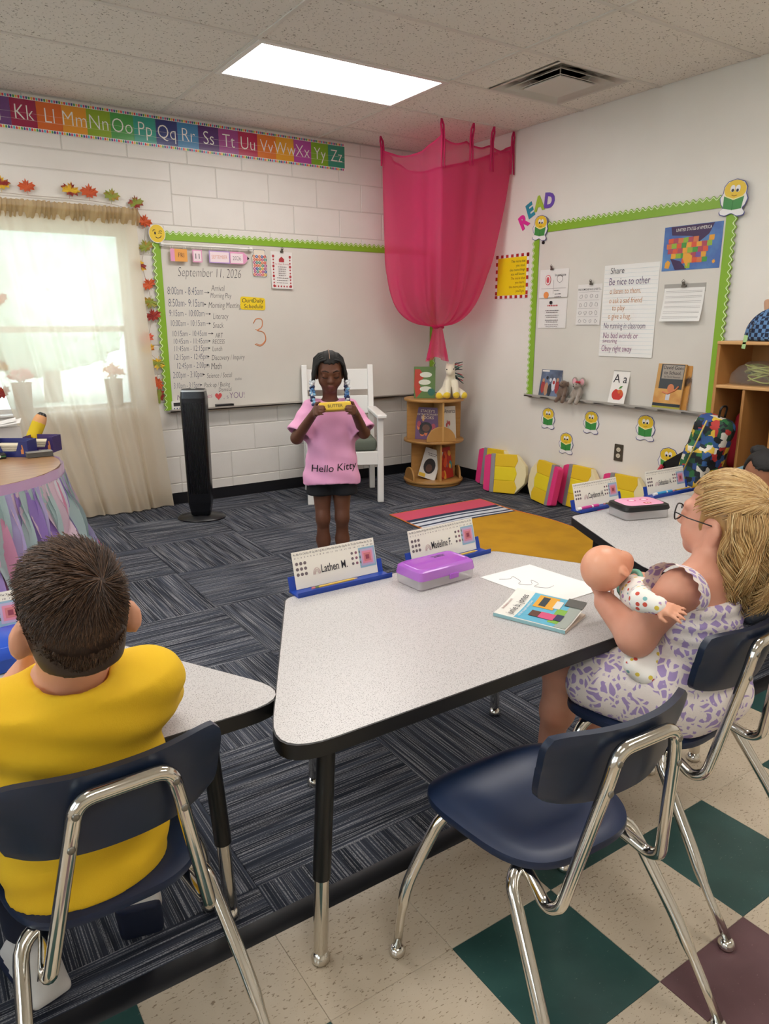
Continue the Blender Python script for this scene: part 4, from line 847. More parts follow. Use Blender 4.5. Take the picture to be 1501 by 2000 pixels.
# ---- white armchair
m_wchair = M('white_chair_paint', '#eceae6', .35); t = thing('armchair', 'white wooden slat-back armchair with a grey-green seat cushion', 'armchair', (-1.255, -.47, CZ), math.radians(-25.5))
W_, D_ = .265, .255
for sx in (-1, 1):
    bev(MB().box((sx*W_, -D_, .32), (.045, .045, .64)).build('leg', m_wchair, t))
    b = MB(); b.add([(sx*W_-.022, D_-.02, 0), (sx*W_+.022, D_-.02, 0), (sx*W_+.022, D_+.025, 0), (sx*W_-.022, D_+.025, 0), (sx*W_-.022, D_-.02, .4), (sx*W_+.022, D_-.02, .4), (sx*W_+.022, D_+.03, .4), (sx*W_-.022, D_+.03, .4), (sx*W_-.022, D_+.06, 1.0), (sx*W_+.022, D_+.06, 1.0), (sx*W_+.022, D_+.1, 1.0), (sx*W_-.022, D_+.1, 1.0)],
          [(3, 2, 1, 0), (0, 1, 5, 4), (1, 2, 6, 5), (2, 3, 7, 6), (3, 0, 4, 7), (4, 5, 9, 8), (5, 6, 10, 9), (6, 7, 11, 10), (7, 4, 8, 11), (8, 9, 10, 11)]); bev(b.build('back_post', m_wchair, t))
    bev(MB().box((sx*(W_+.005), -.02, .655), (.075, .6, .03)).build('armrest', m_wchair, t), .008); bev(MB().box((sx*W_, 0, .34), (.025, .47, .09)).build('side_rail', m_wchair, t))
bev(MB().box((0, -D_, .34), (.49, .03, .1)).build('front_rail', m_wchair, t)); bev(MB().box((0, D_, .34), (.49, .03, .09)).build('back_rail', m_wchair, t)); bev(MB().box((0, 0, .375), (.52, .5, .02)).build('seat_board', m_wchair, t))
for z0, z1 in ((.80, .965), (.61, .755), (.47, .565)):
    zc = (z0+z1)/2; yy = D_+.03+.05*(zc-.4)/.6; bev(MB().box((0, yy+.012, zc), (.49, .02, z1-z0), R=Matrix.Rotation(-.09, 3, 'X')).build('back_slat', m_wchair, t))
soft('seat_cushion', lambda P: d_box(P, (0, -.01, .435), (.245, .235, .045), .03)-.008*np.exp(-((P[:, 0]**2+P[:, 1]**2)/.03)), (-.27, -.27, .37), (.27, .25, .51), .012, M('cushion_green', '#5f665a', .9, bump=(400, .3)), t)
pl = thing('throw_pillow', 'small light blue pillow on the white armchair behind the standing child', 'pillow', (-1.20, -.36, CZ+.487), math.radians(-20))
soft('pillow_body', lambda P: d_ell(P, (.03, .05, .075), (.15, .06, .088), eul(-12, 0, 0)), (-.17, -.06, -.02), (.22, .15, .2), .012, M('pillow_blue', '#8fb9cc', .9, noise=(30, '#d5e3ea', .5, .6)), pl)
# ---- pink canopy
m_canopy = sheer('pink_sheer', '#f04a84', .56); AN = [(-.776, -.33), (-.69, -.955), (-.025, -.95), (-.03, -.06)]
t = thing('pink_canopy', 'sheer hot pink fabric canopy hung from the ceiling corner and knotted below', 'canopy', (0, 0, 0)); KN = Vector((-.40, -.56, 1.3))
tot = [0]
for k in range(4): a, c = Vector(AN[k]), Vector(AN[(k+1) % 4]); tot.append(tot[-1]+(c-a).length)
def ring(u):
    s_ = (u % 1)*tot[4]; k = max(i for i in range(4) if tot[i] <= s_+1e-9); f = (s_-tot[k])/(tot[k+1]-tot[k]); a, c = Vector(AN[k]), Vector(AN[(k+1) % 4]); return a.lerp(c, f), f, k
def can(u, v):
    p, f, k = ring(u); sag = math.sin(math.pi*f)*(.09 if k in (0, 3) else .02)*(1-v)**3
    if k == 1: sag = (.03*abs(math.sin(math.pi*f*3))+.06*max(0, f-.0)*0)*(1-v)**4
    z = (2.60-.02*(k == 1)-sag)*(1-v)+1.3*v
    prof_ = (1-.04*v-.10*v**3) if v < .62 else None
    sc = 1-.10*v**1.5 if v < .55 else (1-.10*.55**1.5)*math.sqrt(max(0, 1-((v-.55)/.452)**2.2))
    z = z if v < .7 else z-.05*math.sin((v-.7)/.3*math.pi)
    c = Vector((KN.x, KN.y)); sag_in = .04*math.sin(math.pi*f)*(1-abs(2*v-1)); q = c+(p-c)*(sc-sag_in); rt = max(0, (q-c).dot(Vector((.83, -.56)))); q = q-Vector((.83, -.56))*rt*.42*v**1.6
    fold = math.sin(u*2*math.pi*13+math.sin(u*40)*1.2)*(.008+.022*v*v); d = (q-c); L_ = max(d.length, .05); q = q+d/L_*fold*min(1, L_/.1)
    return (min(q.x, -.008), min(q.y, -.012), z)
MB().grid(can, 240, 60, 0, True).build('drape', m_canopy, t, True)
MB().grid(lambda u, v: (can(u, .012*v)[0]*1.0-.001, can(u, .012*v)[1]-.001, can(u, .012*v)[2]), 240, 1, 0, True).build('top_hem', M('pink_hem', '#c81e5c', .8), t, True)
MB().grid(lambda u, v: (KN.x+.0+(.035+.055*v+.02*math.sin(u*6.28*6+v)*v)*math.cos(u*6.28), KN.y+(.03+.035*v+.02*math.sin(u*6.28*6+1)*v)*math.sin(u*6.28), 1.315-.27*v+.02*math.sin(u*12.6)*v), 72, 12, 0, True).build('tail', m_canopy, t, True)
MB().tube([(KN.x+.042*math.cos(a), KN.y+.038*math.sin(a), 1.30+.006*math.sin(3*a)) for a in np.linspace(0, 6.28, 24)], .012, 0, 8).build('knot', M('pink_hem'), t, True)
for (px, py), (ex, ey), l2 in [((743, 266), (-.776, -.33), .12), ((862, 231), (-.69, -.955), .22), ((925, 240), (-.43, -.953), .18), ((965, 247), (-.235, -.953), .2), ((1003, 257), (-.03, -.95), .2)]:
    x, y = PF(px, py, H-.004); x = min(x, -.015); b = MB()
    for dx in (-.012, .012): b.tube(fillet([(x, y, H-.006), (ex+dx, ey-.004, 2.63), (ex+dx*.5, ey-.006, 2.57)], .05), [.009]+[.008]*7+[.007], 0, 6) if False else b.tube([(x, y, H-.006), ((x+ex)/2+dx, (y+ey)/2-.003, 2.655), (ex+dx*.7, ey-.005, 2.60), (ex+dx*1.2, ey-.012, 2.60-l2)], [.008, .0075, .009, .006], 0, 6)
    b.build('hanging_tie', M('pink_hem'), t, True)
# ---- revolving bookcase
m_bw = M('birch_ply', '#b98a4e', .42, noise=(5, '#a97a40', .35, .7, (1, 1, 9))); m_bw2 = M('birch_edge', '#c79a5c', .45)
BC = (-.365, -.48); A0 = math.degrees(math.atan2(CAM[1]-BC[1], CAM[0]-BC[0]))
t = thing('revolving_bookcase', 'round wooden revolving bookcase with curved stops in the corner', 'bookcase', (BC[0], BC[1], CZ), math.radians(A0+19))   # local +x is the front divider
for nm, z0, z1, r_ in [('turntable_base', 0, .018, .235), ('bottom_shelf', .024, .046, .252), ('middle_shelf', .362, .382, .252), ('top_shelf', .70, .72, .25)]:
    MB().lathe([(r_-.003, z0), (r_, z0+.004), (r_, z1-.004), (r_-.003, z1)], 0, 48).build(nm, m_bw, t, ang=40)
MB().lathe([(.1, .018), (.1, .024)], 0, 24).build('bearing', m_black, t)
for k in range(4):
    R = rotz(k*math.pi/2)
    for z0, z1, r_ in ((.046, .362, .195), (.382, .70, .235)):
        o = MB().box((r_/2+.005, 0, (z0+z1)/2), (r_-.01, .015, z1-z0)).build('divider', m_bw2 if k == 0 else m_bw, t); o.matrix_local = R
def stop(ang, z, r_, w_):
    o = bev(MB().prism([(w_*math.cos(a), 1.0*w_*math.sin(a)) for a in np.linspace(0, math.pi, 20)], -.008, .008).build('curved_stop', m_bw, t)); a = math.radians(ang)
    o.matrix_local = rotz(a) @ Matrix.Translation((r_, 0, z)) @ Matrix(((0, 0, 1, 0), (1, 0, 0, 0), (0, 1, 0, 0), (0, 0, 0, 1)))
stop(-3, .382, .225, .125); stop(-85, .046, .215, .1); stop(80, .046, .215, .1)
def bc(ang, r_, z): a = math.radians(A0+19+ang); return BC[0]+r_*math.cos(a), BC[1]+r_*math.sin(a), CZ+z
def cover_art(t, w_, h_, mats, seed, n=9):
    b = MB(); rg = random.Random(seed)
    for k in range(n): disc(b, rg.uniform(-.38, .38)*w_, rg.uniform(.1, .7)*h_, rg.uniform(.05, .16)*w_, rg.uniform(.05, .14)*h_, .0005+.00025*k, rg.randrange(len(mats)), 12)
    return stuff(b.build('cover_picture', mats, t))
pm = lambda h: M('print_'+h, '#'+h, .45)
x, y, z = bc(-47, .125, .384); t = book('picture_book', 'purple and orange picture book reading BOOKS on the middle shelf of the bookcase', stand(x, y, z, A0-20, .12), .205, .265, .012, pm('6a4a72'))
cover_art(t, .205, .265, [pm('d9784a'), pm('40284a'), pm('e8b36a'), pm('b04a5a'), pm('3a2a24')], 4, 14); b = MB(); disc(b, -.01, .1, .055, .045, .0045, 0, 18); disc(b, -.008, .095, .033, .03, .005, 1, 16); b.build('cover_head', [pm('1d1614'), pm('6b4534')], t)
texts([("STACEY'S", .03, .0, .225, 0, -.006, 'CENTER'), ('EXTRAORDINARY', .022, 0, .2, 0, -.004, 'CENTER'), ('BOOKS', .034, .0, .17, 0, -.008, 'CENTER')], pm('e9d6c0'), t, 'lettering', .0055)
x, y, z = bc(44, .15, .384); t = book('picture_book', 'white book titled America standing on the middle shelf of the bookcase', stand(x, y, z, A0+42, .1, -.03), .15, .27, .012, pm('dedad2'))
text('America', .05, ink, t, -.055, .215, .001, shear=.1, sx=.72); cover_art(t, .1, .2, [pm('b5454c'), pm('c9c4bd'), pm('5a5f66'), pm('8a8f93')], 8, 7)
x, y, z = bc(-46, .13, .058); t = book('picture_book', 'pale book with a dark afro portrait tilted in the lower left bay of the bookcase', stand(x, y, z, A0-22, .18, -.22), .155, .25, .014, pm('dcd8d0'))
b = MB(); b.prism(circ(.0, .105, .052, .066, 22), .0002, .0007); b.prism(circ(.0, .088, .028, .034, 18), .0007, .0012, 1); b.build('cover_head', [pm('231915'), pm('5e3d2d')], t); MB().box((-.045, .02, .0004), (.06, .03, .0008)).build('cover_patch', pm('e0b83a'), t); bars([(0, .21, .09), (0, .195, .07)], M('grey_print'), t, .001, 'lettering', .006)
x, y, z = bc(44, .14, .050); t = book('picture_book', 'red and teal picture book in the lower right bay of the bookcase', stand(x, y, z, A0+42, .15, .06), .135, .26, .014, pm('b5322b'))
cover_art(t, .135, .3, [pm('d9542f'), pm('3f9a94'), pm('e0a23a'), pm('8f2420'), pm('6b6f7a')], 12, 14)
x, y, z = bc(-65, .11, .722); t = book('picture_book', 'tall book with a leafy green and red cover standing on top of the bookcase', stand(x, y, z, A0+2, .06), .175, .255, .03, pm('5c7a44'))
b = MB(); b.prism([(-.07, .0), (-.02, .06), (-.045, .12), (.0, .18), (-.04, .235), (-.08, .235), (-.085, .1)], .0003, .0008, 0); [b.prism(circ(.01+dx, yy, .05, .022, 14), .0008, .0014, 1) for dx, yy in ((.0, .19), (-.01, .13), (0, .075))]; disc(b, .055, .05, .03, .03, .0016, 2, 12); b.build('cover_picture', [pm('b5402f'), pm('d5d8c8'), pm('2f6a5c')], t)
x2, y2, _ = bc(-75, .02, .722); t = book('picture_book', 'grey-green book behind the leafy cover on top of the bookcase', stand(x+.035, y+.05, z, A0-14, .06), .17, .25, .02, pm('9aa193'))
x, y, z = bc(100, .1, .722); t = book('picture_book', 'dark blue-grey book lying flat on the bookcase behind the plush horse', Matrix.Translation((BC[0]+.06, BC[1]+.12, CZ+.742)) @ Matrix.Rotation(.3, 4, 'Z'), .2, .12, .02, pm('39414c'))
# ---- plush horse
m_pl = M('cream_plush', '#e9e0c8', .95, sheen=.6, bump=(220, .7)); m_hoof = M('yellow_plush', '#e3c432', .95, sheen=.4); x, y, z = bc(52, .14, .722)
t = thing('plush_horse', 'cream plush horse with yellow hooves and a rag mane sitting on the bookcase', 'plush toy', (x, y, z), math.radians(A0+90+8))   # local -y faces the camera
hp_ = [('e', (0, .02, .08), (.062, .055, .085)), ('c', (0, .01, .13), (0, -.01, .215), .045, .034), ('e', (-.012, -.03, .235), (.036, .05, .037), eul(35, 0, 0)), ('e', (-.016, -.058, .212), (.026, .027, .026)), ('c', (-.05, .0, .06), (-.1, -.07, .025), .034, .032), ('c', (.05, .0, .06), (.1, -.06, .025), .034, .032), ('c', (-.03, -.04, .13), (-.04, -.085, .03), .026, .028), ('c', (.03, -.04, .13), (.035, -.085, .03), .026, .028), ('c', (-.025, 0, .26), (-.032, .002, .285), .012, .007), ('c', (.022, .0, .262), (.028, .002, .286), .012, .007)]
def hoof(C):
    m = np.zeros(len(C), int)
    for c in ((-.115, -.09, .02), (.115, -.08, .02), (-.042, -.1, .02), (.037, -.1, .02)): m |= (np.linalg.norm(C-np.array(c), axis=1) < .036)
    return m
soft('body', lambda P: np.maximum(union(P, hp_, .02), -P[:, 2]), (-.16, -.14, -.01), (.16, .1, .3), .007, [m_pl, m_hoof], t, hoof)
rg = random.Random(4)
for k in range(16):
    z0 = .27-.008*k; b = MB(); p0 = Vector((.018+.012*(k > 6), .018+.002*k, z0)); d = Vector((.05+rg.uniform(-.01, .035), rg.uniform(-.02, .03), rg.uniform(-.005, .06)*(1 if k < 8 else -1))); b.tube([p0, p0+d*.6, p0+d+Vector((.006, 0, -.01))], [.005, .005, .003], 0, 5); b.build('mane_strand', [pm('2f5a58'), pm('c9505a'), pm('1f2a2c'), pm('5a8f86')][k % 4], t)
b = MB(); b.ball((-.042, -.062, .235), .005, 0, 8, 6); b.ball((.012, -.066, .238), .005, 0, 8, 6); stuff(b.build('eyes', m_black, t, True))
# ---- pencil cushions
m_y = M('cushion_yellow', '#e6c01c', .75); m_y2 = M('cushion_bright_yellow', '#e9d21a', .75); m_p = M('cushion_pink', '#e0337a', .7); m_g = M('cushion_grey', '#8f8a8c', .75); m_c = M('cushion_cream', '#e9dcae', .8)
def cushion(label, mat):
    t = thing('pencil_cushion', label, 'floor cushion', mat=mat, group='pencil floor cushions'); th = .05
    def piece(nm, poly, m, d=0): return bev(MB().prism(poly, -th/2-d, th/2+d).build(nm, m, t), .005, 2)
    piece('eraser_end', roundpoly([(-.19, .02), (-.135, .0), (-.135, .31), (-.19, .29)], .015, 3), m_p); piece('metal_band', [(-.135, 0), (-.098, 0), (-.098, .31), (-.135, .31)], m_g)
    wv = [(.085, 0), (.1, .05), (.078, .1), (.095, .16), (.076, .21), (.098, .26), (.085, .31)]
    for nm, a, c, m in (('yellow_side', 0, .1, m_y), ('yellow_middle', .1, .21, m_y2), ('yellow_side', .21, .31, m_y)):
        pp = [(-.098, a)]+[q for q in wv if a-1e-6 <= q[1] <= c+1e-6]+[(-.098, c)]; piece(nm, pp, m)
    piece('sharpened_tip', wv[:1]+[(.17, .085), (.185, .155), (.17, .225)]+wv[::-1][:-1] if False else [(.085, 0), (.165, .085), (.175, .155), (.165, .225)]+wv[::-1][:-1], m_c); return t
tilt = .16
cdat = [(-.92, .075, 4, 1, 'pencil cushion nearest the bookcase leaning on the wall behind its neighbour', .02), (-1.16, .16, 22, 1, 'pencil cushion leaning askew in front of the one nearest the bookcase', .04), (-1.52, .15, -14, -1, 'pencil cushion turned with its pink end away from the bookcase', -.03), (-1.83, .08, -5, 1, 'pencil cushion partly hidden behind the name plate of the far table', 0), (-2.22, .08, 0, 1, 'pencil cushion farthest from the bookcase, behind the gap between the name plates', 0)]
for (y, o_, an, flip, lb, ro) in cdat:
    cushion('yellow '+lb, stand(-o_, y, CZ+.005, 180+an, tilt, ro) @ (Matrix.Identity(4) if flip > 0 else Matrix.Rotation(math.pi, 4, 'Y')))
# ---- rug
RX0, RX1, RY1, RY0 = -1.315, -.475, -1.2, -3.05
t = thing('pencil_rug', 'mustard yellow floor rug with a pink end and navy and white stripes', 'rug', (0, 0, CZ)); m_r = [M('rug_pink', '#cf4f68', .95), M('rug_navy', '#22304e', .95), M('rug_white', '#cfd4de', .95), M('rug_mustard', '#c2900f', .95, noise=(6, '#b3830c', .4, .7))]
b = MB(); ny = 74; st_ = lambda y: 0 if y > -1.41 else (3 if y < -1.635 else (1+int((-1.41-y)/.033) % 2))
hz = lambda x, y: .004+.004*math.sin(7*x+3*y)*math.sin(5*y)**2*(1 if y > -1.8 else .4)+.003
for j in range(ny):
    ya, yb = RY1+(RY0-RY1)*j/ny, RY1+(RY0-RY1)*(j+1)/ny; b.grid(lambda u, v: (RX0+(RX1-RX0)*u+.012*math.sin(9*(ya+(yb-ya)*v)), ya+(yb-ya)*v, hz(RX0+(RX1-RX0)*u, ya+(yb-ya)*v)), 16, 1, st_((ya+yb)/2))
for f in list(range(len(b.f))): b.f[f] = b.f[f][::-1]
b.build('pile', m_r, t, True); e = [(RX0+.012*math.sin(9*RY1), RY1)]+[(RX1+.012*math.sin(9*y), y) for y in np.linspace(RY1, RY0, 30)]+[(RX0+.012*math.sin(9*y), y) for y in np.linspace(RY0, RY1, 30)]
MB().tube([(x, y, .005) for x, y in e], .0045, 0, 6).build('bound_edge', M('rug_edge', '#c9742c', .9), t, True)
# ---- cubby
m_cub = M('cubby_wood', '#b8844c', .4, noise=(4, '#a06d38', .35, .7, (1, 1, .25))); m_cube = M('cubby_edge', '#cf9f66', .45)
CY0, CY1, CX = -2.955, -4.35, -.335; t = thing('cubby_unit', 'tall wooden cubby unit with coat lockers against the right wall', 'cubby', (0, 0, CZ))
MB().box((-.008, (CY0+CY1)/2, .61), (.012, CY0-CY1, 1.22)).build('back_panel', m_cub, t); bev(MB().box((CX/2-.002, CY0-.009, .61), (-CX-.004, .018, 1.22)).build('side_panel', m_cub, t)); bev(MB().box((CX/2-.002, CY1+.009, .61), (-CX-.004, .018, 1.22)).build('side_panel', m_cub, t))
for z, nm in ((1.211, 'top_board'), (.978, 'shelf'), (.06, 'bottom_board')): bev(MB().box((CX/2-.008, (CY0+CY1)/2, z), (-CX-.006, CY0-CY1-.036 if z < 1.2 else CY0-CY1, .018)).build(nm, m_cube if z > .5 else m_cub, t))
for k in range(1, 8): bev(MB().box((CX/2-.006, CY0-.009-.17*k, .518), (-CX-.012, .016, .9)).build('locker_divider', m_cub, t))
for k in range(8): MB().tube(fillet([(-.014, CY0-.09-.17*k, .9), (-.05, CY0-.09-.17*k, .89), (-.055, CY0-.09-.17*k, .86), (-.075, CY0-.09-.17*k, .88)], .02), .004, 0, 6).build('coat_hook', m_clip, t, True)
# backpack hung on the cubby
def patch_mat():
    m = M('patchwork_print', '#202020', .7); N, L, b_ = nodes_of(m); tc = N.new('ShaderNodeTexCoord'); v = N.new('ShaderNodeTexVoronoi'); v.inputs['Scale'].default_value = 30; v.distance = 'CHEBYCHEV'
    r = N.new('ShaderNodeValToRGB'); r.color_ramp.interpolation = 'CONSTANT'; cs_ = ['#17222a', '#b3342f', '#2c6a3c', '#2b4a86', '#d6b23a', '#141a20', '#1f4a34', '#d9d2c4', '#31598f', '#10151b']
    el = r.color_ramp.elements; el[0].color = lin(cs_[0]); el[1].position = .1; el[1].color = lin(cs_[1])
    for k in range(2, 10): e_ = el.new(k/10); e_.color = lin(cs_[k])
    sp = N.new('ShaderNodeSeparateColor'); L.new(tc.outputs['Object'], v.inputs[0]); L.new(v.outputs['Color'], sp.inputs[0]); L.new(sp.outputs[0], r.inputs[0]); L.new(r.outputs[0], b_.inputs['Base Color']); return m
t = thing('backpack', 'bright patchwork-print backpack hanging tilted from the front of the cubby', 'backpack', (-.43, -2.97, .40)); m_pt = patch_mat()
bp = [('b', (.0, -.045, .23), (.075, .105, .21), .06, eul(14, 0, 0)), ('b', (-.07, -.03, .16), (.035, .085, .115), .03, eul(14, 0, 0))]
soft('bag_body', lambda P: union(P, bp, .02), (-.14, -.25, -.02), (.12, .16, .5), .01, m_pt, t)
soft('side_mesh', lambda P: d_box(P, (.0, .065, .13), (.06, .02, .11), .018, eul(22, 0, 0)), (-.1, 0, -.02), (.1, .16, .28), .01, M('black_mesh', '#0f0f11', .9), t)
MB().tube(fillet([(-.02, -.11, .43), (-.02, -.12, .49), (.02, -.13, .49), (.02, -.12, .43)], .02), .006, 0, 6).build('grab_loop', m_black, t, True)
b = MB(); b.add([(.0, .06, .24), (-.02, .2, .14), (-.02, .21, .105), (-.01, .17, .085), (.0, .075, .03)], [(0, 1, 2, 3, 4), (4, 3, 2, 1, 0)]); b.build('strap_wing', M('black_mesh'), t); MB().tube([(-.02, .205, .12), (-.025, .235, .07), (-.025, .25, .03)], [.012, .009, .004], 0, 6).build('red_tab', M('red_nylon', '#b01c34', .6), t, True)
MB().tube([(-.125, .02, .08), (-.13, -.05, .26), (-.11, -.1, .42)], .004, 0, 6).build('zipper', M('zip_yellow', '#c9b45a', .5), t, True)
# blue checked bag on the cubby
def check_mat():
    m = M('check_blue', '#2c4a78', .8); N, L, b_ = nodes_of(m); tc = N.new('ShaderNodeTexCoord'); c = N.new('ShaderNodeTexChecker'); c.inputs['Scale'].default_value = 48; c.inputs[1].default_value = lin('#5f86b4'); c.inputs[2].default_value = lin('#18233e'); L.new(tc.outputs['Object'], c.inputs[0]); L.new(c.outputs[0], b_.inputs['Base Color']); return m
t = thing('checked_bag', 'small blue checked bag with a green tag on top of the cubby', 'bag', (-.22, -3.215, CZ+1.222))
soft('bag_body', lambda P: np.maximum(d_ell(P, (0, 0, .02), (.085, .175, .155)), -P[:, 2]), (-.12, -.22, -.01), (.12, .22, .2), .01, check_mat(), t)
b = MB(); [b.tube([(-.085+.006*math.cos(a), .085+.004*k, .09-.012*k+.006*math.sin(a)) for a in np.linspace(0, 6.28, 9)], .0015, 0, 5) for k in range(5)]; b.build('key_chain', m_clip, t, True); bev(MB().box((-.118, .105, -.005), (.004, .022, .07), R=Matrix.Rotation(.12, 3, 'X')).build('tag', M('tag_green', '#a9c98a', .5), t), .002)
t = thing('plush_tail_toy', 'tan plush toy with an upright arm and curled tail behind the checked bag', 'plush toy', (-.075, -3.02, CZ+1.222)); m_tan = M('tan_plush', '#c79c7e', .9, sheen=.4)
soft('body', lambda P: np.maximum(union(P, [('e', (0, -.12, .05), (.035, .08, .055)), ('c', (0, -.04, .03), (0, -.005, .045), .03, .026), ('c', (0, .0, .045), (0, .03, .06), .022, .008), ('c', (0, .03, .06), (0, .032, .11), .008, .003), ('c', (0, -.065, .1), (0, -.04, .2), .024, .02)], .02), -P[:, 2]), (-.06, -.26, -.01), (.06, .08, .25), .008, m_tan, t); MB().lathe([(.04, 0), (.05, .004), (.04, .02)], 0, 16, (0, -.055, .125)).build('white_cuff', m_white, t, True)
t = thing('clear_bag_of_cord', 'clear plastic bag of yellow-green cord on the upper cubby shelf', 'plastic bag', (-.19, -3.13, CZ+.987)); rg = random.Random(8); b = MB()
for k in range(14): r_ = rg.uniform(.04, .085); cz = .03+rg.uniform(0, .06); b.tube([(r_*.7*math.cos(a)+rg.uniform(-.004, .004), r_*math.sin(a), cz+.02*math.sin(a+k)) for a in np.linspace(0, 6.28, 22)], .004, 0, 6)
stuff(b.build('cord_coils', M('lime_cord', '#a9b25a', .4), t, True)); soft('plastic_bag', lambda P: np.maximum(d_ell(P, (0, 0, .02), (.11, .16, .11))+.006*np.sin(P[:, 1]*90)*np.sin(P[:, 2]*70), -P[:, 2]), (-.14, -.19, -.01), (.14, .19, .15), .012, sheer('clear_film', '#e6e6e2', .18), t)
t = thing('red_jacket', 'dark red jacket hanging inside the first cubby locker', 'jacket', (-.12, CY0-.1, .45)); soft('jacket_body', lambda P: union(P, [('c', (0, 0, .42), (0, 0, .1), .03, .055), ('c', (-.02, .02, .35), (-.05, .03, .1), .03, .03)], .03)+.006*np.sin(P[:, 1]*80), (-.13, -.09, 0), (.1, .09, .47), .012, M('red_nylon'), t)
# ================================================================== work tables and school chairs
m_lam = M('grey_laminate', '#c4c1c0', .3, noise=(420, '#84817f', .56, .62)); m_edge = M('black_edge_band', '#101113', .4); m_tleg = M('black_enamel', '#0f1012', .3)
def table(label, cx, y0, y1, zt, half_l, half_s, legs):
    t = thing('trapezoid_table', label, 'table', (cx, y0, 0), 0, 'trapezoid work tables'); d = y1-y0
    P = roundpoly([(-half_l, 0), (half_l, 0), (half_s, d), (-half_s, d)], [.085, .085, .05, .05], 8)
    MB().prism(P, zt-.032, zt-.0006).build('edge_band', m_edge, t, ang=40); MB().prism([(x*.994, y+(.0035 if y < d/2 else -.0035)) for x, y in P], zt-.003, zt).build('table_top', m_lam, t)
    MB().prism([(x*.9, .07+y*.8) for x, y in P], zt-.05, zt-.032).build('apron_frame', m_tleg, t)
    for (x, y) in legs:
        gz = CZ if y+y0 > -4.03 else .0; dx = .02*(1 if x > 0 else -1)
        l = MB().tube([(x-dx, y, zt-.035), (x, y, .21)], .019, 0, 14).build('leg', m_tleg, t, ang=60)
        MB().tube([(x, y, .21), (x+dx*.4, y, gz+.03)], .016, 0, 14).build('leg_insert', m_chrome, l, ang=60); MB().lathe([(.008, .03), (.012, .028), (.021, .012), (.02, .003), (.012, 0)][::-1], 0, 16, (x+dx*.4, y, gz)).build('glide', m_chrome, l, True)
    return t
ZT, ZT3 = .56, .53
LG = [(-.655, .055), (.655, .055), (-.375, .60), (.32, .60)]
table('grey-topped trapezoid table with the purple pencil box and paperback on it', -2.855, -4.245, -3.53, ZT, .785, .40, LG)
table('grey-topped trapezoid table the boy in yellow leans on', -4.24, -4.065, -3.36, ZT, .775, .39, [(-.6, .1), (.6, .09), (-.35, .6), (.33, .6)])
table('grey-topped trapezoid table with the pink pencil case beyond the blonde girl', -1.43, -3.975, -3.285, ZT3, .72, .37, [(-.58, .08), (.58, .08), (-.33, .58), (.33, .58)])
m_seat = M('navy_plastic', '#0f1f3c', .42, noise=(3, '#142846', .4, .7)); m_seat2 = M('navy_plastic_back', '#152238', .36)
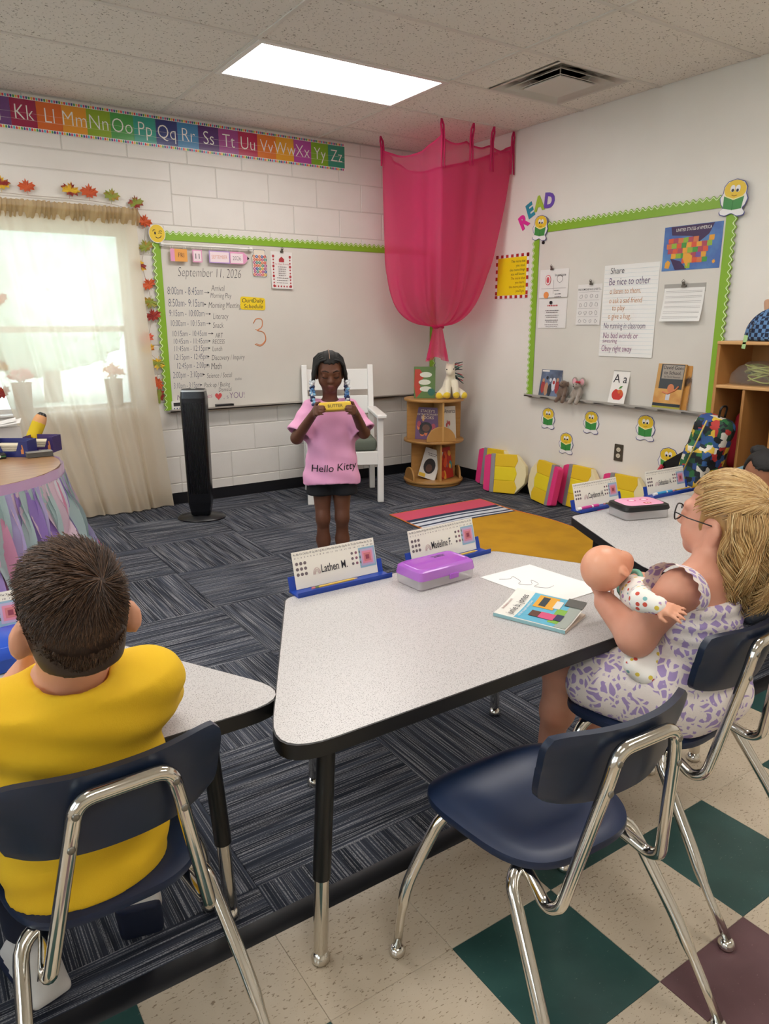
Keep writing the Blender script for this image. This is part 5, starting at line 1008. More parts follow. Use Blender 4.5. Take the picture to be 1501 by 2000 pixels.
def chair_proto():
    r = bpy.data.objects.new('school_chair', None); COL.objects.link(r)
    def outline(a):
        c, s_ = math.cos(a), math.sin(a); n = 3.4; x = abs(c)**(2/n)*math.copysign(1, c); y = abs(s_)**(2/n)*math.copysign(1, s_)
        hw = .168+.022*y; return hw*x, .165*y
    def surf(u, v, off):
        x, y = outline(u*2*math.pi); k = v; z = .338-.016*math.exp(-(((k)/.62)**4))+.004-.02*max(0, y/.165*k-.75)**2*6
        z += -.006*max(0, (k-.9)/.1); return (x*k, y*k, z-off)
    b = MB(); b.grid(lambda u, v: surf(u, 1-v*.999, 0), 48, 12, 0, True); b.grid(lambda u, v: (surf(u, 1, 0)[0]*(1+.006*math.sin(v*math.pi)), surf(u, 1, 0)[1]*(1+.006*math.sin(v*math.pi)), surf(u, 1, 0)[2]-.014+.014*v), 48, 3, 0, True); b.grid(lambda u, v: surf(u, .001+v*.999, .014), 48, 8, 0, True)
    b.build('seat', m_seat, r, True)
    def back(u, v, off):
        s_ = 2*u-1; w2 = .17-.01*(1-v)-.016*abs(2*v-1)**7; x = w2*math.copysign(abs(s_)**.9, s_); h_ = .134*(1-.05*abs(s_)**8)
        z = .607-.128/2+h_*(v-.5)-.004*abs(s_)**6*(1 if v > .5 else -1); y = -.222-.028*(v-.5)+.042*s_*s_-off; return (x, y, z)
    b = MB(); n_, m_ = 28, 12; b.grid(lambda u, v: back(1-u, v, 0), n_, m_); b.grid(lambda u, v: back(u, v, .014), n_, m_)
    for fn in (lambda u, v: back(u, 1, .014*(1-v)), lambda u, v: back(u, 0, .014*v)): b.grid(fn, n_, 1)
    for fn in (lambda u, v: back(0, 1-u, .014*(1-v)), lambda u, v: back(1, u, .014*(1-v))): b.grid(fn, m_, 1)
    bk = b.build('backrest', m_seat2, r, ang=50)
    pts = [(.10, -.02, .312), (.115, -.13, .305), (.128, -.188, .288), (.124, -.215, .305), (.078, -.254, .535), (.066, -.258, .585)]
    path = [Vector(p) for p in pts]+[Vector((-p[0], p[1], p[2])) for p in pts[::-1]]; MB().tube(fillet(path, .032, 6), .0112, 0, 12).build('back_frame', m_chrome, r, True)
    for sx in (-1, 1):
        for z, y in ((.52, -.2515), (.568, -.2555)): o = MB().ball((sx*(.081 if z < .55 else .0705), y-.0112, z), (.006, .003, .006), 0, 10, 6).build('rivet', M('rivet_steel', '#8a8780', .35, 1.), r, True)
        for y0, y1, yf, sp in ((.05, .085, .12, .235), (-.085, -.115, -.33, .185)):
            lp = fillet([(sx*.04, y0, .312), (sx*.15, y1, .308), (sx*(sp-.012), y1+(yf-y1)*.5, .17), (sx*(sp-.003), y1+(yf-y1)*.72, .10), (sx*sp, yf, .02)], .035, 5)
            rs = [.0122 if p.z > .125 else (.0122-.0032*min(1, (.125-p.z)/.02)) for p in lp]; l = MB().tube(lp, rs, 0, 12).build('leg', m_chrome, r, True)
            MB().lathe([(.006, .022), (.012, .02), (.0175, .011), (.016, .003), (.009, 0)][::-1], 0, 16, (sx*sp, yf, 0)).build('glide', m_chrome, l, True)
    b = MB(); b.box((0, .05, .318), (.2, .03, .006)).box((0, -.085, .318), (.2, .03, .006)); stuff(b.build('seat_bracket', m_black, r)); return r
ch = chair_proto(); CS = (1.04, 1.04, 1.12)
def place(o, label, x, y, z, deg): tag(o, label, 'chair', 'navy school chairs'); o.location = (x, y, z); o.rotation_euler = (0, 0, math.radians(deg)); o.scale = CS
place(ch, 'empty navy plastic school chair with chrome legs on the tile floor', -3.135, -4.405, 0, -3)
place(copytree(ch), 'navy plastic school chair the boy in yellow sits on', -3.908, -4.055, .0065, 1)
place(copytree(ch), 'navy plastic school chair the blonde girl sits on', -2.60, -4.30, 0, 4)
place(copytree(ch), 'navy plastic school chair of the child bent over the far table', -.72, -3.62, .0065, 90)
# ================================================================== name plates, pencil boxes and papers
m_blue = M('blue_tray_plastic', '#173f9e', .4); m_card = M('desk_card', '#e9e4d8', .5); m_wood = M('pencil_yellow', '#d3b04e', .5)
def dotrow(b, x, y, n, dx, r_, z, mi=0):
    for k in range(n): disc(b, x+k*dx, y, r_, r_, z, mi if not isinstance(mi, list) else mi[k % len(mi)], 8)
def plate(name_txt, label, x, y, z, ang, sz, items):
    """tray with a tilted desk card; local x along the tray, facing -y"""
    t = thing('name_plate', label, 'name plate', (x, y, z), ang, 'desk name plates'); L_ = .325*sz
    b = MB(); b.box((0, .0, .0025), (L_, .06, .005)).box((0, -.0285, .009), (L_, .003, .012)); b.add([(-L_/2, .022, .005), (L_/2, .022, .005), (L_/2, .034, .045), (-L_/2, .034, .045), (-L_/2, .026, .004), (L_/2, .026, .004), (L_/2, .038, .044), (-L_/2, .038, .044)], [(0, 1, 2, 3), (7, 6, 5, 4), (0, 4, 5, 1), (3, 2, 6, 7), (1, 5, 6, 2), (0, 3, 7, 4)]); b.build('tray', m_blue, t)
    Rm = Matrix.Translation((0, .0205, .006)) @ Matrix.Rotation(math.radians(90-15), 4, 'X'); w_, h_ = .285*sz, .11
    c = MB().box((0, h_/2, 0), (w_, h_, .0012)).build('desk_card', m_card, t); c.matrix_local = Rm
    gp = M('grey_print'); al = 'Aa Bb Cc Dd Ee Ff Gg Hh Ii Jj Kk Ll Mm Nn Oo Pp Qq Rr Ss Tt Uu Vv Ww Xx Yy Zz'
    o = text(al, .0085, ink, c, -w_/2+.004, h_-.011, .0012, 'alphabet_line', sx=w_*.97/.247*.66); xs = [v.co.x for v in o.data.vertices]; o.scale.x = (w_-.01)/(max(xs)-min(xs))
    nt = '  '.join(str(k) for k in range(21)); o = text(nt, .006, gp, c, -w_/2+.006, h_-.021, .0012, 'number_line'); xs = [v.co.x for v in o.data.vertices]; o.scale.x = (w_-.012)/(max(xs)-min(xs))
    b = MB(); [dotrow(b, -w_/2+.012, h_-.036-j*.016, 3, .0135, .0052, .0012, 0) for j in range(3)]; [dotrow(b, w_*.205, h_-.036-j*.016, 3, .0145, .0045, .0012, [0, 1, 2]) for j in range(3)]
    stuff(b.build('small_icons', [gp, pm('8a5a6a'), pm('5c6a58')], c)); b = MB()
    for k, (hc, s_) in enumerate((('8fb0c4', 1), ('b9a8c8', .82), ('d98aa0', .62), ('c9787a', .42), ('8f3f52', .22))): b.box((w_/2-.031, h_-.055, .0009+.0003*k), (.058*s_, .062*s_, .0004), k)
    stuff(b.build('hundred_chart', [pm(h) for h in ('8fb0c4', 'b9a8c8', 'd98aa0', 'c9787a', '8f3f52')], c)); b = MB()
    for r_ in (.012, .009, .006): b.tube([(-w_*.24+r_*math.cos(a), .034+r_*1.6*math.sin(a), .001) for a in np.linspace(0, math.pi, 10)], .0009, 0, 4)
    stuff(b.build('rainbow_outline', pm('c3a8a8'), c)); name_txt and text(name_txt, .034, ink, c, -w_*.19, .036, .0014, 'name', thin=-.008, sx=.68 if len(name_txt) < 10 else .58); return t
def pencil(label, x, y, z, ang, L_=.16, tipend=1):
    t = thing('pencil', label, 'pencil', (x, y, z), ang); b = MB(); n = 6; b.tube([(-L_/2+.022, 0, 0), (L_/2-.018, 0, 0)], .0036, 0, 6); b.build('barrel', m_wood, t); MB().tube([(L_/2-.018, 0, 0), (L_/2-.004, 0, 0)], [.0036, .001], 0, 6).build('wood_tip', M('pencil_wood', '#dcb98a', .6), t)
    MB().tube([(L_/2-.004, 0, 0), (L_/2, 0, 0)], [.001, .0003], 0, 6).build('lead', m_black, t); MB().tube([(-L_/2+.01, 0, 0), (-L_/2+.022, 0, 0)], .0038, 0, 8).build('ferrule', M('ferrule_green', '#7c8a5c', .35, .6), t); MB().tube([(-L_/2, 0, 0), (-L_/2+.01, 0, 0)], .0036, 0, 8).build('rubber', pm('c97a86'), t); return t
def marker(label, x, y, z, ang, capc):
    t = thing('marker', label, 'marker', (x, y, z), ang); MB().tube([(-.065, 0, 0), (.03, 0, 0)], .0075, 0, 12).build('barrel', m_lami, t, ang=40); MB().tube([(.03, 0, 0), (.066, 0, 0)], [.0082, .0072], 0, 12).build('cap', col(capc, .4), t, ang=40); MB().tube([(-.045, 0, 0), (.02, 0, 0)], .0077, 0, 12, False).build('label_band', col(capc, .5), t, True); MB().tube([(-.068, 0, 0), (-.064, 0, 0)], .006, 0, 10).build('end_plug', m_white, t); return t
def edge_pose(p0, p1, z):
    x0, y0 = PF(*p0, z); x1, y1 = PF(*p1, z); return (x0+x1)/2, (y0+y1)/2, math.atan2(y1-y0, x1-x0), math.hypot(x1-x0, y1-y0)
x, y, a, L_ = edge_pose((582, 1169), (765, 1127), ZT); sz = L_/.325
plate('Lathen M.', 'desk name plate reading Lathen M. in a blue tray on the middle table', x, y+.028, ZT+.0005, a, sz, 0); pencil('yellow pencil in the tray of the Lathen name plate', x-.035, y+.006, ZT+.0195, a+.01)
x, y, a, L_ = edge_pose((804, 1120), (965, 1078), ZT)
plate('Madeline F.', 'desk name plate reading Madeline F. behind the purple pencil box', x, y+.028, ZT+.0005, a, 1.0, 0); pencil('yellow pencil in the tray of the Madeline name plate', x+.03, y+.006, ZT+.0195, a+.01)
x, y, a, L_ = edge_pose((1128, 1003), (1225, 983), ZT3)
plate('Caydence H.', 'desk name plate reading Caydence H. on the far table', x+.01, y+.02, ZT3+.0005, a, 1.0, 0); marker('pink dry-erase marker in the tray of the Caydence name plate', x-.085, y+.015, ZT3+.0135, a, '#c8408f'); pencil('short yellow pencil in the tray of the Caydence name plate', x+.07, y+.0, ZT3+.0195, a, .14)
x, y, a, L_ = edge_pose((1268, 975), (1357, 957), ZT3)
plate('Sebastian A.', 'desk name plate reading Sebastian A. on the far table', x+.01, y+.02, ZT3+.0005, a, 1.0, 0); marker('blue dry-erase marker in the tray of the Sebastian name plate', x-.06, y+.015, ZT3+.0135, a, '#3f9ad0'); pencil('dark pencil in the tray of the Sebastian name plate', x+.07, y+.0, ZT3+.0195, a+.05, .15)
plate('', 'desk name plate in a blue tray on the table of the boy in yellow', -4.05, -3.405, ZT+.0005, .0, 1.0, 0)
# ---- purple pencil box
def loft(b, rects, mi=0, n=4):
    """stack of rounded rectangles (hx, hy, r, z)"""
    rings_ = [roundpoly([(-hx, -hy), (hx, -hy), (hx, hy), (-hx, hy)], r_, n) for hx, hy, r_, z in rects]; m = len(rings_[0]); vs = [(x, y, rects[i][3]) for i, rg_ in enumerate(rings_) for x, y in rg_]
    b.add(vs, [(i*m+k, i*m+(k+1) % m, (i+1)*m+(k+1) % m, (i+1)*m+k) for i in range(len(rects)-1) for k in range(m)]+[tuple(range(m))[::-1], tuple(range((len(rects)-1)*m, len(rects)*m))], mi); return b
x0, y0 = PF(778, 1130, ZT); x1, y1 = PF(822, 1157, ZT); x2, y2 = PF(925, 1128, ZT); a = math.atan2(y2-y1, x2-x1); L_ = math.hypot(x2-x1, y2-y1)
pbx = (x1+x2)/2-.06*math.sin(a); pby = (y1+y2)/2+.06*math.cos(a)
t = thing('pencil_box', 'clear plastic pencil box with a translucent purple lid on the middle table', 'pencil box', (pbx, pby, ZT+.0005), a); hx = L_/2+.004; hy = .062
m_tp = M('purple_lid', '#c068dc', .12, alpha=.66); m_tc = M('clear_box', '#d9d4d4', .15, alpha=.5)
loft(MB(), [(hx-.008, hy-.008, .012, 0), (hx-.003, hy-.003, .014, .003), (hx-.001, hy-.001, .016, .032)]).build('box_base', m_tc, t, ang=40); loft(MB(), [(hx, hy, .016, .03), (hx+.001, hy+.001, .016, .034), (hx-.002, hy-.002, .018, .055), (hx-.01, hy-.01, .02, .062), (hx-.014, hy-.014, .02, .062), (hx-.016, hy-.016, .018, .06)]).build('lid', m_tp, t, ang=40)
bev(MB().box((.02, -hy-.002, .026), (.035, .004, .016)).build('latch', m_tp, t), .0015); bars([(.035, .034, .05), (.035, .024, .04)], pm('5a2a70'), t, .0615, 'embossed_print', .005)
for k, (dx, dy, an, hc) in enumerate([(-.03, .01, .3, 'c9784a'), (.02, .02, -.2, 'd0506a'), (.04, -.02, .5, '8a9a5c'), (-.01, -.025, -.1, 'd9b04e'), (.0, .0, .9, '7a6a8a')]): MB().tube([(dx-.04*math.cos(an), dy-.04*math.sin(an), .014+.004*k), (dx+.04*math.cos(an), dy+.04*math.sin(an), .014+.004*k)], .005, 0, 8).build('crayon', pm(hc), t, True)
# ---- pink and black pencil case
x1, y1 = PF(1228, 1017, ZT3); x2, y2 = PF(1318, 1009, ZT3); a = math.atan2(y2-y1, x2-x1)
t = thing('pencil_case', 'clear pencil case with a black and pink lid on the far table', 'pencil case', ((x1+x2)/2-.005, (y1+y2)/2+.07, ZT3+.0005), a); hx, hy = .105, .07
loft(MB(), [(hx-.008, hy-.008, .02, 0), (hx, hy, .022, .003), (hx, hy, .024, .036)]).build('box_base', m_tc, t, ang=40); loft(MB(), [(hx+.004, hy+.004, .03, .036), (hx+.008, hy+.006, .032, .042), (hx+.004, hy+.003, .034, .056), (hx-.006, hy-.006, .034, .06)]).build('lid', m_black, t, ang=40); loft(MB(), [(hx-.012, hy-.008, .034, .0595), (hx-.02, hy-.014, .034, .064)]).build('lid_panel', pm('e7a3c0'), t, ang=40)
b = MB(); disc(b, -.03, .01, .02, .016, .0645, 0, 14); disc(b, .03, .01, .02, .016, .0645, 0, 14); disc(b, -.03, .01, .012, .01, .065, 1, 12); disc(b, .03, .01, .012, .01, .065, 1, 12); stuff(b.build('lid_print', [pm('d8608f'), pm('f3e6ea')], t)); MB().box((.01, -.045, .0645), (.03, .018, .0008)).build('red_patch', pm('c23a34'), t); bars([(.01, -.045, .02)], pm('f0e6dc'), t, .0652, 'patch_print', .006)
for k, (dx, dy, an, hc) in enumerate([(-.05, -.02, .1, 'c03a30'), (-.02, .02, -.2, '6a7a8a'), (.03, -.01, .4, 'b0584a')]): MB().tube([(dx-.03*math.cos(an), dy-.03*math.sin(an), .012+.004*k), (dx+.03*math.cos(an), dy+.03*math.sin(an), .012+.004*k)], .007, 0, 8).build('crayon', pm(hc), t, True)
# ---- drawing paper
q = [PF(px, py, ZT) for px, py in [(937, 1128), (1034, 1103), (1182, 1158), (1082, 1181)]]
t = thing('drawing_paper', 'white paper with a pencil scribble lying under the paperback', 'paper', (q[0][0], q[0][1], ZT+.0012)); Q0 = Vector(q[0]); U = Vector(q[1])-Q0; V = Vector(q[3])-Q0
cv_ = lambda u, v: (U*u+V*v); curl = lambda u, v: .012*max(0, u+v-1.5)**2*1.5
b = MB(); b.grid(lambda u, v: (*cv_(u, v), curl(u, v)), 8, 8); b.grid(lambda u, v: (*cv_(1-u, v), curl(1-u, v)-.0006), 8, 8)
b.build('sheet', M('bright_paper', '#f1efec', .6), t, True); sc_ = [(.18, .2), (.35, .28), (.5, .2), (.4, .42), (.25, .45), (.4, .6), (.62, .42), (.55, .62), (.35, .62), (.5, .78), (.68, .75)]
MB().tube(fillet([(*cv_(u*.8, v*.85), .0006) for u, v in sc_], .02), .0006, 0, 4).build('scribble', M('graphite', '#77757a', .5), t)
# ---- paperback
q = [PF(px, py, ZT) for px, py in [(963, 1203), (1103, 1239)]]; th_ = math.atan2(q[1][1]-q[0][1], q[1][0]-q[0][0]); Lb = math.hypot(q[1][0]-q[0][0], q[1][1]-q[0][1])
sp_ = Vector((q[1][0]-q[0][0], q[1][1]-q[0][1])).normalized(); nb = Vector((-sp_.y, sp_.x)); wb_ = .14
t = thing('paperback_book', 'paperback with a yellow school bus on its lifted cover on the middle table', 'book', mat=Matrix(((nb.x, -sp_.x, 0, q[0][0]), (nb.y, -sp_.y, 0, q[0][1]), (0, 0, 1, ZT+.002), (0, 0, 0, 1))) @ Matrix.Translation((0, -Lb, 0)))
# local: x away from the spine, y up the cover (title at the top), z up
WB_, HB_ = wb_, Lb; lift = lambda u: .008+.028*u**1.6
MB().box((WB_/2, HB_/2, .003), (WB_-.004, HB_-.003, .006)).build('page_block', M('book_pages', '#dccfc0', .8), t); MB().box((WB_/2, HB_/2, -.0006), (WB_, HB_, .0012)).build('back_cover', pm('d8d5cd'), t); MB().box((-.0006, HB_/2, .0035), (.0012, HB_, .009)).build('spine', pm('8fb6bb'), t)
def panel(name, m, x0, x1, y0, y1, dz, n=10): b = MB(); b.grid(lambda u, v: (x0+(x1-x0)*u, y0+(y1-y0)*v, lift((x0+(x1-x0)*u)/WB_)+dz), n, 2); b.grid(lambda u, v: (x1-(x1-x0)*u, y0+(y1-y0)*v, lift((x1-(x1-x0)*u)/WB_)+dz-.0004), n, 2); return b.build(name, m, t, True)
panel('front_cover', pm('e4e2da'), 0, WB_, 0, HB_, 0)
panel('sky_print', pm('5fb0cc'), .004, WB_-.004, .03, HB_*.72, .0008); panel('street_print', pm('9aa29a'), .004, WB_-.004, .003, .035, .0012); panel('grass_print', pm('7fae3f'), .02, WB_-.05, .032, .06, .0014); panel('bus_print', pm('e0a228'), WB_*.55, WB_-.01, .07, .128, .0018); panel('bus_window', pm('26323a'), WB_*.6, WB_-.016, .095, .115, .0022); panel('bus_grille', pm('d9d9d4'), WB_*.62, WB_-.02, .055, .075, .0022); panel('corner_flap', pm('55544e'), WB_-.032, WB_, .0, .05, .003); panel('figure_print', pm('d2507c'), .03, .06, .05, .092, .0024, 4); panel('figure_skirt', pm('2a2a52'), .034, .064, .03, .05, .0026, 4); panel('figure_hair', pm('5a3424'), .03, .058, .092, .118, .0028, 4)
def ontop(o, dz=.003):
    for v in o.data.vertices:
        w_ = o.matrix_basis @ v.co; v.co.z += lift(max(0, w_.x)/WB_)+dz
ontop(text('junie b. jones', .03, ink, t, .012, HB_*.765, 0, 'title', sx=.66)); ontop(text('and the stupid smelly bus', .012, m_lami, t, .012, HB_*.66, 0, 'subtitle', sx=.7)); ontop(text('BARBARA PARK', .01, pm('8a3a30'), t, .03, HB_*.93, 0, 'author', sx=.8))
# ---- blue pencil box on the left table
t = thing('pencil_box', 'solid blue plastic pencil box on the table of the boy in yellow', 'pencil box', (-4.02, -3.535, ZT+.0005), .12); loft(MB(), [(.1, .065, .012, 0), (.106, .07, .016, .003), (.108, .072, .018, .034)]).build('box_base', M('blue_plastic', '#1b47a8', .3), t, ang=40); loft(MB(), [(.11, .074, .018, .034), (.11, .074, .018, .05), (.1, .066, .02, .06)]).build('lid', M('blue_plastic_lid', '#1f4fc0', .25), t, ang=40); MB().box((.085, -.0745, .042), (.03, .001, .012)).build('sticker', m_lami, t)
# ================================================================== round table with ruffled skirt
RT = (-4.06, -1.33); RZ, RR = .65, .61
t = thing('round_table', 'round wood-topped table with a ruffled pink, purple and mint skirt', 'table', (RT[0], RT[1], CZ)); m_rw = M('oak_laminate', '#a9825c', .3, noise=(3, '#96714c', .35, .65, (1, 12, 1)))
MB().lathe([(RR, RZ-.03), (RR, RZ)], 0, 72).build('table_top', m_rw, t, ang=40); MB().lathe([(RR-.06, 0), (RR-.06, RZ-.05)], 0, 48).build('pedestal_lining', M('skirt_lining', '#c3b0d4', .9), t, ang=40)
MB().grid(lambda u, v: ((RR+.012+.004*math.sin(u*6.28*24))*math.cos(u*6.28), (RR+.012+.004*math.sin(u*6.28*24))*math.sin(u*6.28), RZ+.002-.055*v), 144, 2, 0, True).build('waistband', M('satin_lilac', '#cda6cc', .35, sheen=.4), t, True)
rc_ = [M('ribbon_'+h, '#'+h, .38, transl=.25) for h in ('e09ab8', 'a88ad4', 'bcd2d2', 'ecd2e0', 'c2b4e2', 'e8e8f0')]; rg = random.Random(11); NR = 270
for k in range(NR):
    a0_ = 2*math.pi*k/NR; ph = rg.uniform(0, 6.28); w_ = rg.uniform(.024, .046); sw = rg.uniform(-.06, .06); fl_ = rg.uniform(.04, .19); mi = rg.choice([0, 1, 2, 2, 3, 4, 1, 5, 3])
    if not (math.cos(a0_-math.radians(-60)) > -.35): continue
    def rb(u, v, a0_=a0_, ph=ph, w_=w_, sw=sw, fl_=fl_):
        tw = .9*math.sin(ph+v*5.5)*min(1, v*4); rr_ = RR+.018+fl_*v**1.5+.02*math.sin(ph*2+v*9)*v; aa = a0_+sw*v+.03*math.sin(ph+v*7)*v; s_ = (u-.5)*2*w_*(1+.5*v)
        return (rr_*math.cos(aa)-s_*math.cos(tw)*math.sin(aa)+s_*math.sin(tw)*math.cos(aa), rr_*math.sin(aa)+s_*math.cos(tw)*math.cos(aa)+s_*math.sin(tw)*math.sin(aa), (RZ-.045)*(1-v)+.004)
    MB().grid(rb, 2, 14).build('skirt_ribbon', rc_[mi], t, True)
top = CZ+RZ+.0005
def rtp(px, py, dz=0): x, y = PF(px, py, top+dz); return x, y
def tissue(label, px0, px1, py, d_, h_, hexc, words):
    xa, ya = rtp(px0, py); xb, yb = rtp(px1, py); a = math.atan2(yb-ya, xb-xa); L_ = math.hypot(xb-xa, yb-ya); t = thing('open_carton', label, 'box', ((xa+xb)/2-d_/2*math.sin(a), (ya+yb)/2+d_/2*math.cos(a), top), a)
    m = M('carton_'+hexc, '#'+hexc, .4); hx = L_/2
    cut = min(.035, hx*.6)
    MB().prism([(-hx, 0), (hx, 0), (hx, h_), (cut+.02, h_), (cut, h_*.35), (-cut, h_*.35), (-cut-.02, h_), (-hx, h_)], -.001, .001).build('front_panel', m, t).matrix_local = Matrix.Translation((0, -d_/2, 0)) @ Matrix.Rotation(math.pi/2, 4, 'X')
    b = MB(); b.box((0, d_/2, h_/2), (L_, .002, h_)); b.box((0, 0, .001), (L_-.002, d_-.002, .002)); b.build('back_panel', m, t)
    for sx in (-1, 1): MB().box((sx*(hx-.001), 0, h_/2), (.002, d_-.003, h_)).build('side_panel', m, t)
    b = MB()
    for k in range(6): b.box((0, .0, .006+k*h_*.12), (L_-.01, d_-.01, h_*.09))
    stuff(b.build('folded_tissues', M('tissue_cream', '#d8cdb4', .9), t)); b = MB()
    for sx in (-1, 1):
        cx = sx*(cut+hx)/2*1.05; b.prism([(cx-.008, h_*.2), (cx+.006, h_*.2), (cx+.006, h_*.45), (cx+.002, h_*.75), (cx-.003, h_*.75), (cx-.002, h_*.5), (cx-.008, h_*.45)], 0, .0005)
    o = stuff(b.build('giraffe_print', pm('d98a4a'), t)); o.matrix_local = Matrix.Translation((0, -d_/2-.0012, 0)) @ Matrix.Rotation(math.pi/2, 4, 'X')
    if words: texts([(words, .012, hx-.045, h_*.12, .1, 0, 'CENTER')], m_lami, t, 'lettering', 0, Matrix.Translation((0, -d_/2-.002, 0)) @ Matrix.Rotation(math.pi/2, 4, 'X'))
tissue('open purple giraffe-print tissue carton on the round table beside the pencil toy', 48, 105, 884, .10, .085, '3f2a66', 'STAND TALL'); tissue('open blue giraffe-print tissue carton at the curtain side of the round table', -16, 56, 893, .10, .085, '262c6e', '')
x, y = rtp(79, 893); t = thing('felt_eraser', 'grey felt block eraser lying on the round table', 'eraser', (x, y+.02, top), .02); MB().box((0, 0, .012), (.125, .05, .024), bev=.003).build('felt_pad', M('grey_felt', '#5f5d59', .95), t); MB().box((0, 0, .0265), (.127, .052, .005), bev=.002).build('backing', M('grey_backing', '#85827c', .6), t)
x, y = rtp(2, 897); t = thing('tape_box', 'small black and green box with white print on the round table', 'box', (x-.02, y+.02, top), .05); MB().box((0, 0, .014), (.09, .05, .028), bev=.004).build('carton', m_black, t); MB().box((0, -.0255, .014), (.086, .001, .006)).build('green_stripe', pm('3f7f50'), t); MB().prism(circ(.0, 0, .01, .008, 12), 0, .001).build('white_mark', m_lami, t).matrix_local = Matrix.Translation((.01, -.0262, .015)) @ Matrix.Rotation(math.pi/2, 4, 'X')
x, y = rtp(70, 880); a_ = .62; t = thing('pencil_plush', 'fat yellow pencil-shaped plush standing tilted in the purple tissue carton', 'plush toy', (x, y+.06, top+.06)); ax_ = Vector((.42, .1, .8)).normalized()
def pp_(P):
    q_ = P@np.array(ax_); r_ = np.linalg.norm(P-q_[:, None]*np.array(ax_), axis=1); R_ = np.where(q_ < .085, .036, .036*np.sqrt(np.maximum(1-((q_-.085)/.075)**2, 0))); return np.maximum(np.maximum(r_-R_, -q_), q_-.152)*.7
soft('body', pp_, (-.06, -.06, -.03), (.14, .08, .17), .005, [M('plush_yellow', '#d8b91f', .85), M('plush_wood', '#d9a070', .85), m_black], t, lambda C: np.where(C@np.array(ax_) > .135, 2, np.where(C@np.array(ax_) > .092, 1, 0)))
x, y = rtp(8, 868); t = thing('folded_paper', 'white folded papers leaning on the blue carton on the round table', 'paper', (x+.03, y+.12, top)); b = MB(); b.add([(-.12, -.03, .085), (.08, -.02, .105), (.1, .06, .125), (-.1, .06, .09)], [(0, 1, 2, 3), (3, 2, 1, 0)]); b.add([(-.1, -.02, .089), (.06, 0, .115), (.07, .07, .13), (-.1, .07, .095)], [(0, 1, 2, 3), (3, 2, 1, 0)]); b.build('sheet', m_paper, t); MB().box((0, .02, .04), (.16, .06, .08)).build('stack', M('paper_stack', '#cfc9c0', .8), t)
# ================================================================== people
def hand(w, fw, nrm, side, L_=.1, curl=.5, spread=.12, k=.004):
    """wrist w, pointing direction fw, back-of-hand normal nrm, side=+1 when the thumb lies toward fw x nrm"""
    w = Vector(w); fw = Vector(fw).normalized(); nrm = Vector(nrm); nrm = (nrm-fw*nrm.dot(fw)).normalized(); sd = fw.cross(nrm)*side; s_ = L_/.1; pr = []
    pc = w+fw*.028*s_; R = np.array([[sd[i], fw[i], nrm[i]] for i in range(3)]); pr.append(('b', tuple(pc), (.024*s_, .03*s_, .011*s_), .01*s_, R, {'k': .01}))
    for i, (off, ln) in enumerate(((.0175, .044), (.006, .049), (-.006, .045), (-.0175, .035))):
        b0 = w+fw*.05*s_+sd*off*s_; d = (fw+sd*off/.02*spread).normalized(); p = b0; r_ = .0064*s_*(1 if i < 3 else .88); pr.append(('c', tuple(b0-d*.012*s_), tuple(b0), r_, r_, {'k': .008}))
        for j, f in enumerate((.42, .33, .25)):
            a = curl*(j+.6); dd = (d*math.cos(a)-nrm*math.sin(a)).normalized(); q = p+dd*ln*f*s_*1.15; pr.append(('c', tuple(p), tuple(q), r_*(1-.07*j), r_*(.93-.07*j), {'k': k})); p = q
    t0 = w+fw*.014*s_+sd*.018*s_; t1 = t0+(fw*.55+sd*.75-nrm*.25).normalized()*.026*s_; t2 = t1+(fw*.85+sd*.15-nrm*.5*(.5+curl)).normalized()*.022*s_
    pr += [('c', tuple(t0), tuple(t1), .0088*s_, .0076*s_, {'k': .008}), ('c', tuple(t1), tuple(t2), .0075*s_, .0062*s_, {'k': k})]
    return pr
def headprims(s_=1.):
    """head about the origin (skull centre), facing -y"""
    P = [('e', (0, .006, .012), (.07, .086, .09)), ('e', (0, -.03, -.038), (.055, .052, .055)), ('e', (0, -.058, -.078), (.026, .024, .02)), ('e', (-.034, -.05, -.035), (.025, .025, .028)), ('e', (.034, -.05, -.035), (.025, .025, .028)),
         ('c', (0, -.078, .008), (0, -.094, -.022), .0085, .0105, {'k': .012}), ('e', (0, -.096, -.026), (.0125, .0115, .0095), {'k': .008}), ('e', (-.0115, -.089, -.028), (.007, .008, .0065), {'k': .006}), ('e', (.0115, -.089, -.028), (.007, .008, .0065), {'k': .006}),
         ('e', (0, -.086, -.052), (.0175, .007, .0045), {'k': .006}), ('e', (0, -.083, -.061), (.015, .007, .0055), {'k': .006}), ('c', (-.045, -.068, .022), (-.014, -.082, .02), .008, .008, {'k': .014}), ('c', (.045, -.068, .022), (.014, -.082, .02), .008, .008, {'k': .014}),
         ('e', (-.029, -.0755, .0005), (.0165, .0105, .0125), {'k': .006}), ('e', (.029, -.0755, .0005), (.0165, .0105, .0125), {'k': .006})]
    for sx in (-1, 1): P += [('e', (sx*.073, .012, -.018), (.009, .019, .028), eul(-10, 0, sx*-22), {'k': .008}), ('e', (sx*.07, .004, -.042), (.006, .009, .01), {'k': .006})]
    out = []
    for p in P:
        ex = [p[-1]] if isinstance(p[-1], dict) else []; q = p[:-1] if ex else p
        if q[0] == 'c': out.append(('c', *[tuple(np.array(v)*s_) for v in q[1:3]], q[3]*s_, q[4]*s_, *ex))
        else: out.append((q[0], tuple(np.array(q[1])*s_), tuple(np.array(q[2])*s_), *q[3:], *ex))
    return out
def skin(name, c, c2): return M(name, c, .5, noise=(9, c2, .35, .7), sss=.08, spec=.35)
def cutplane(P, o, n): n = np.array(n, float); n /= np.linalg.norm(n); return (P-np.array(o, float))@n    # positive on the side n points to
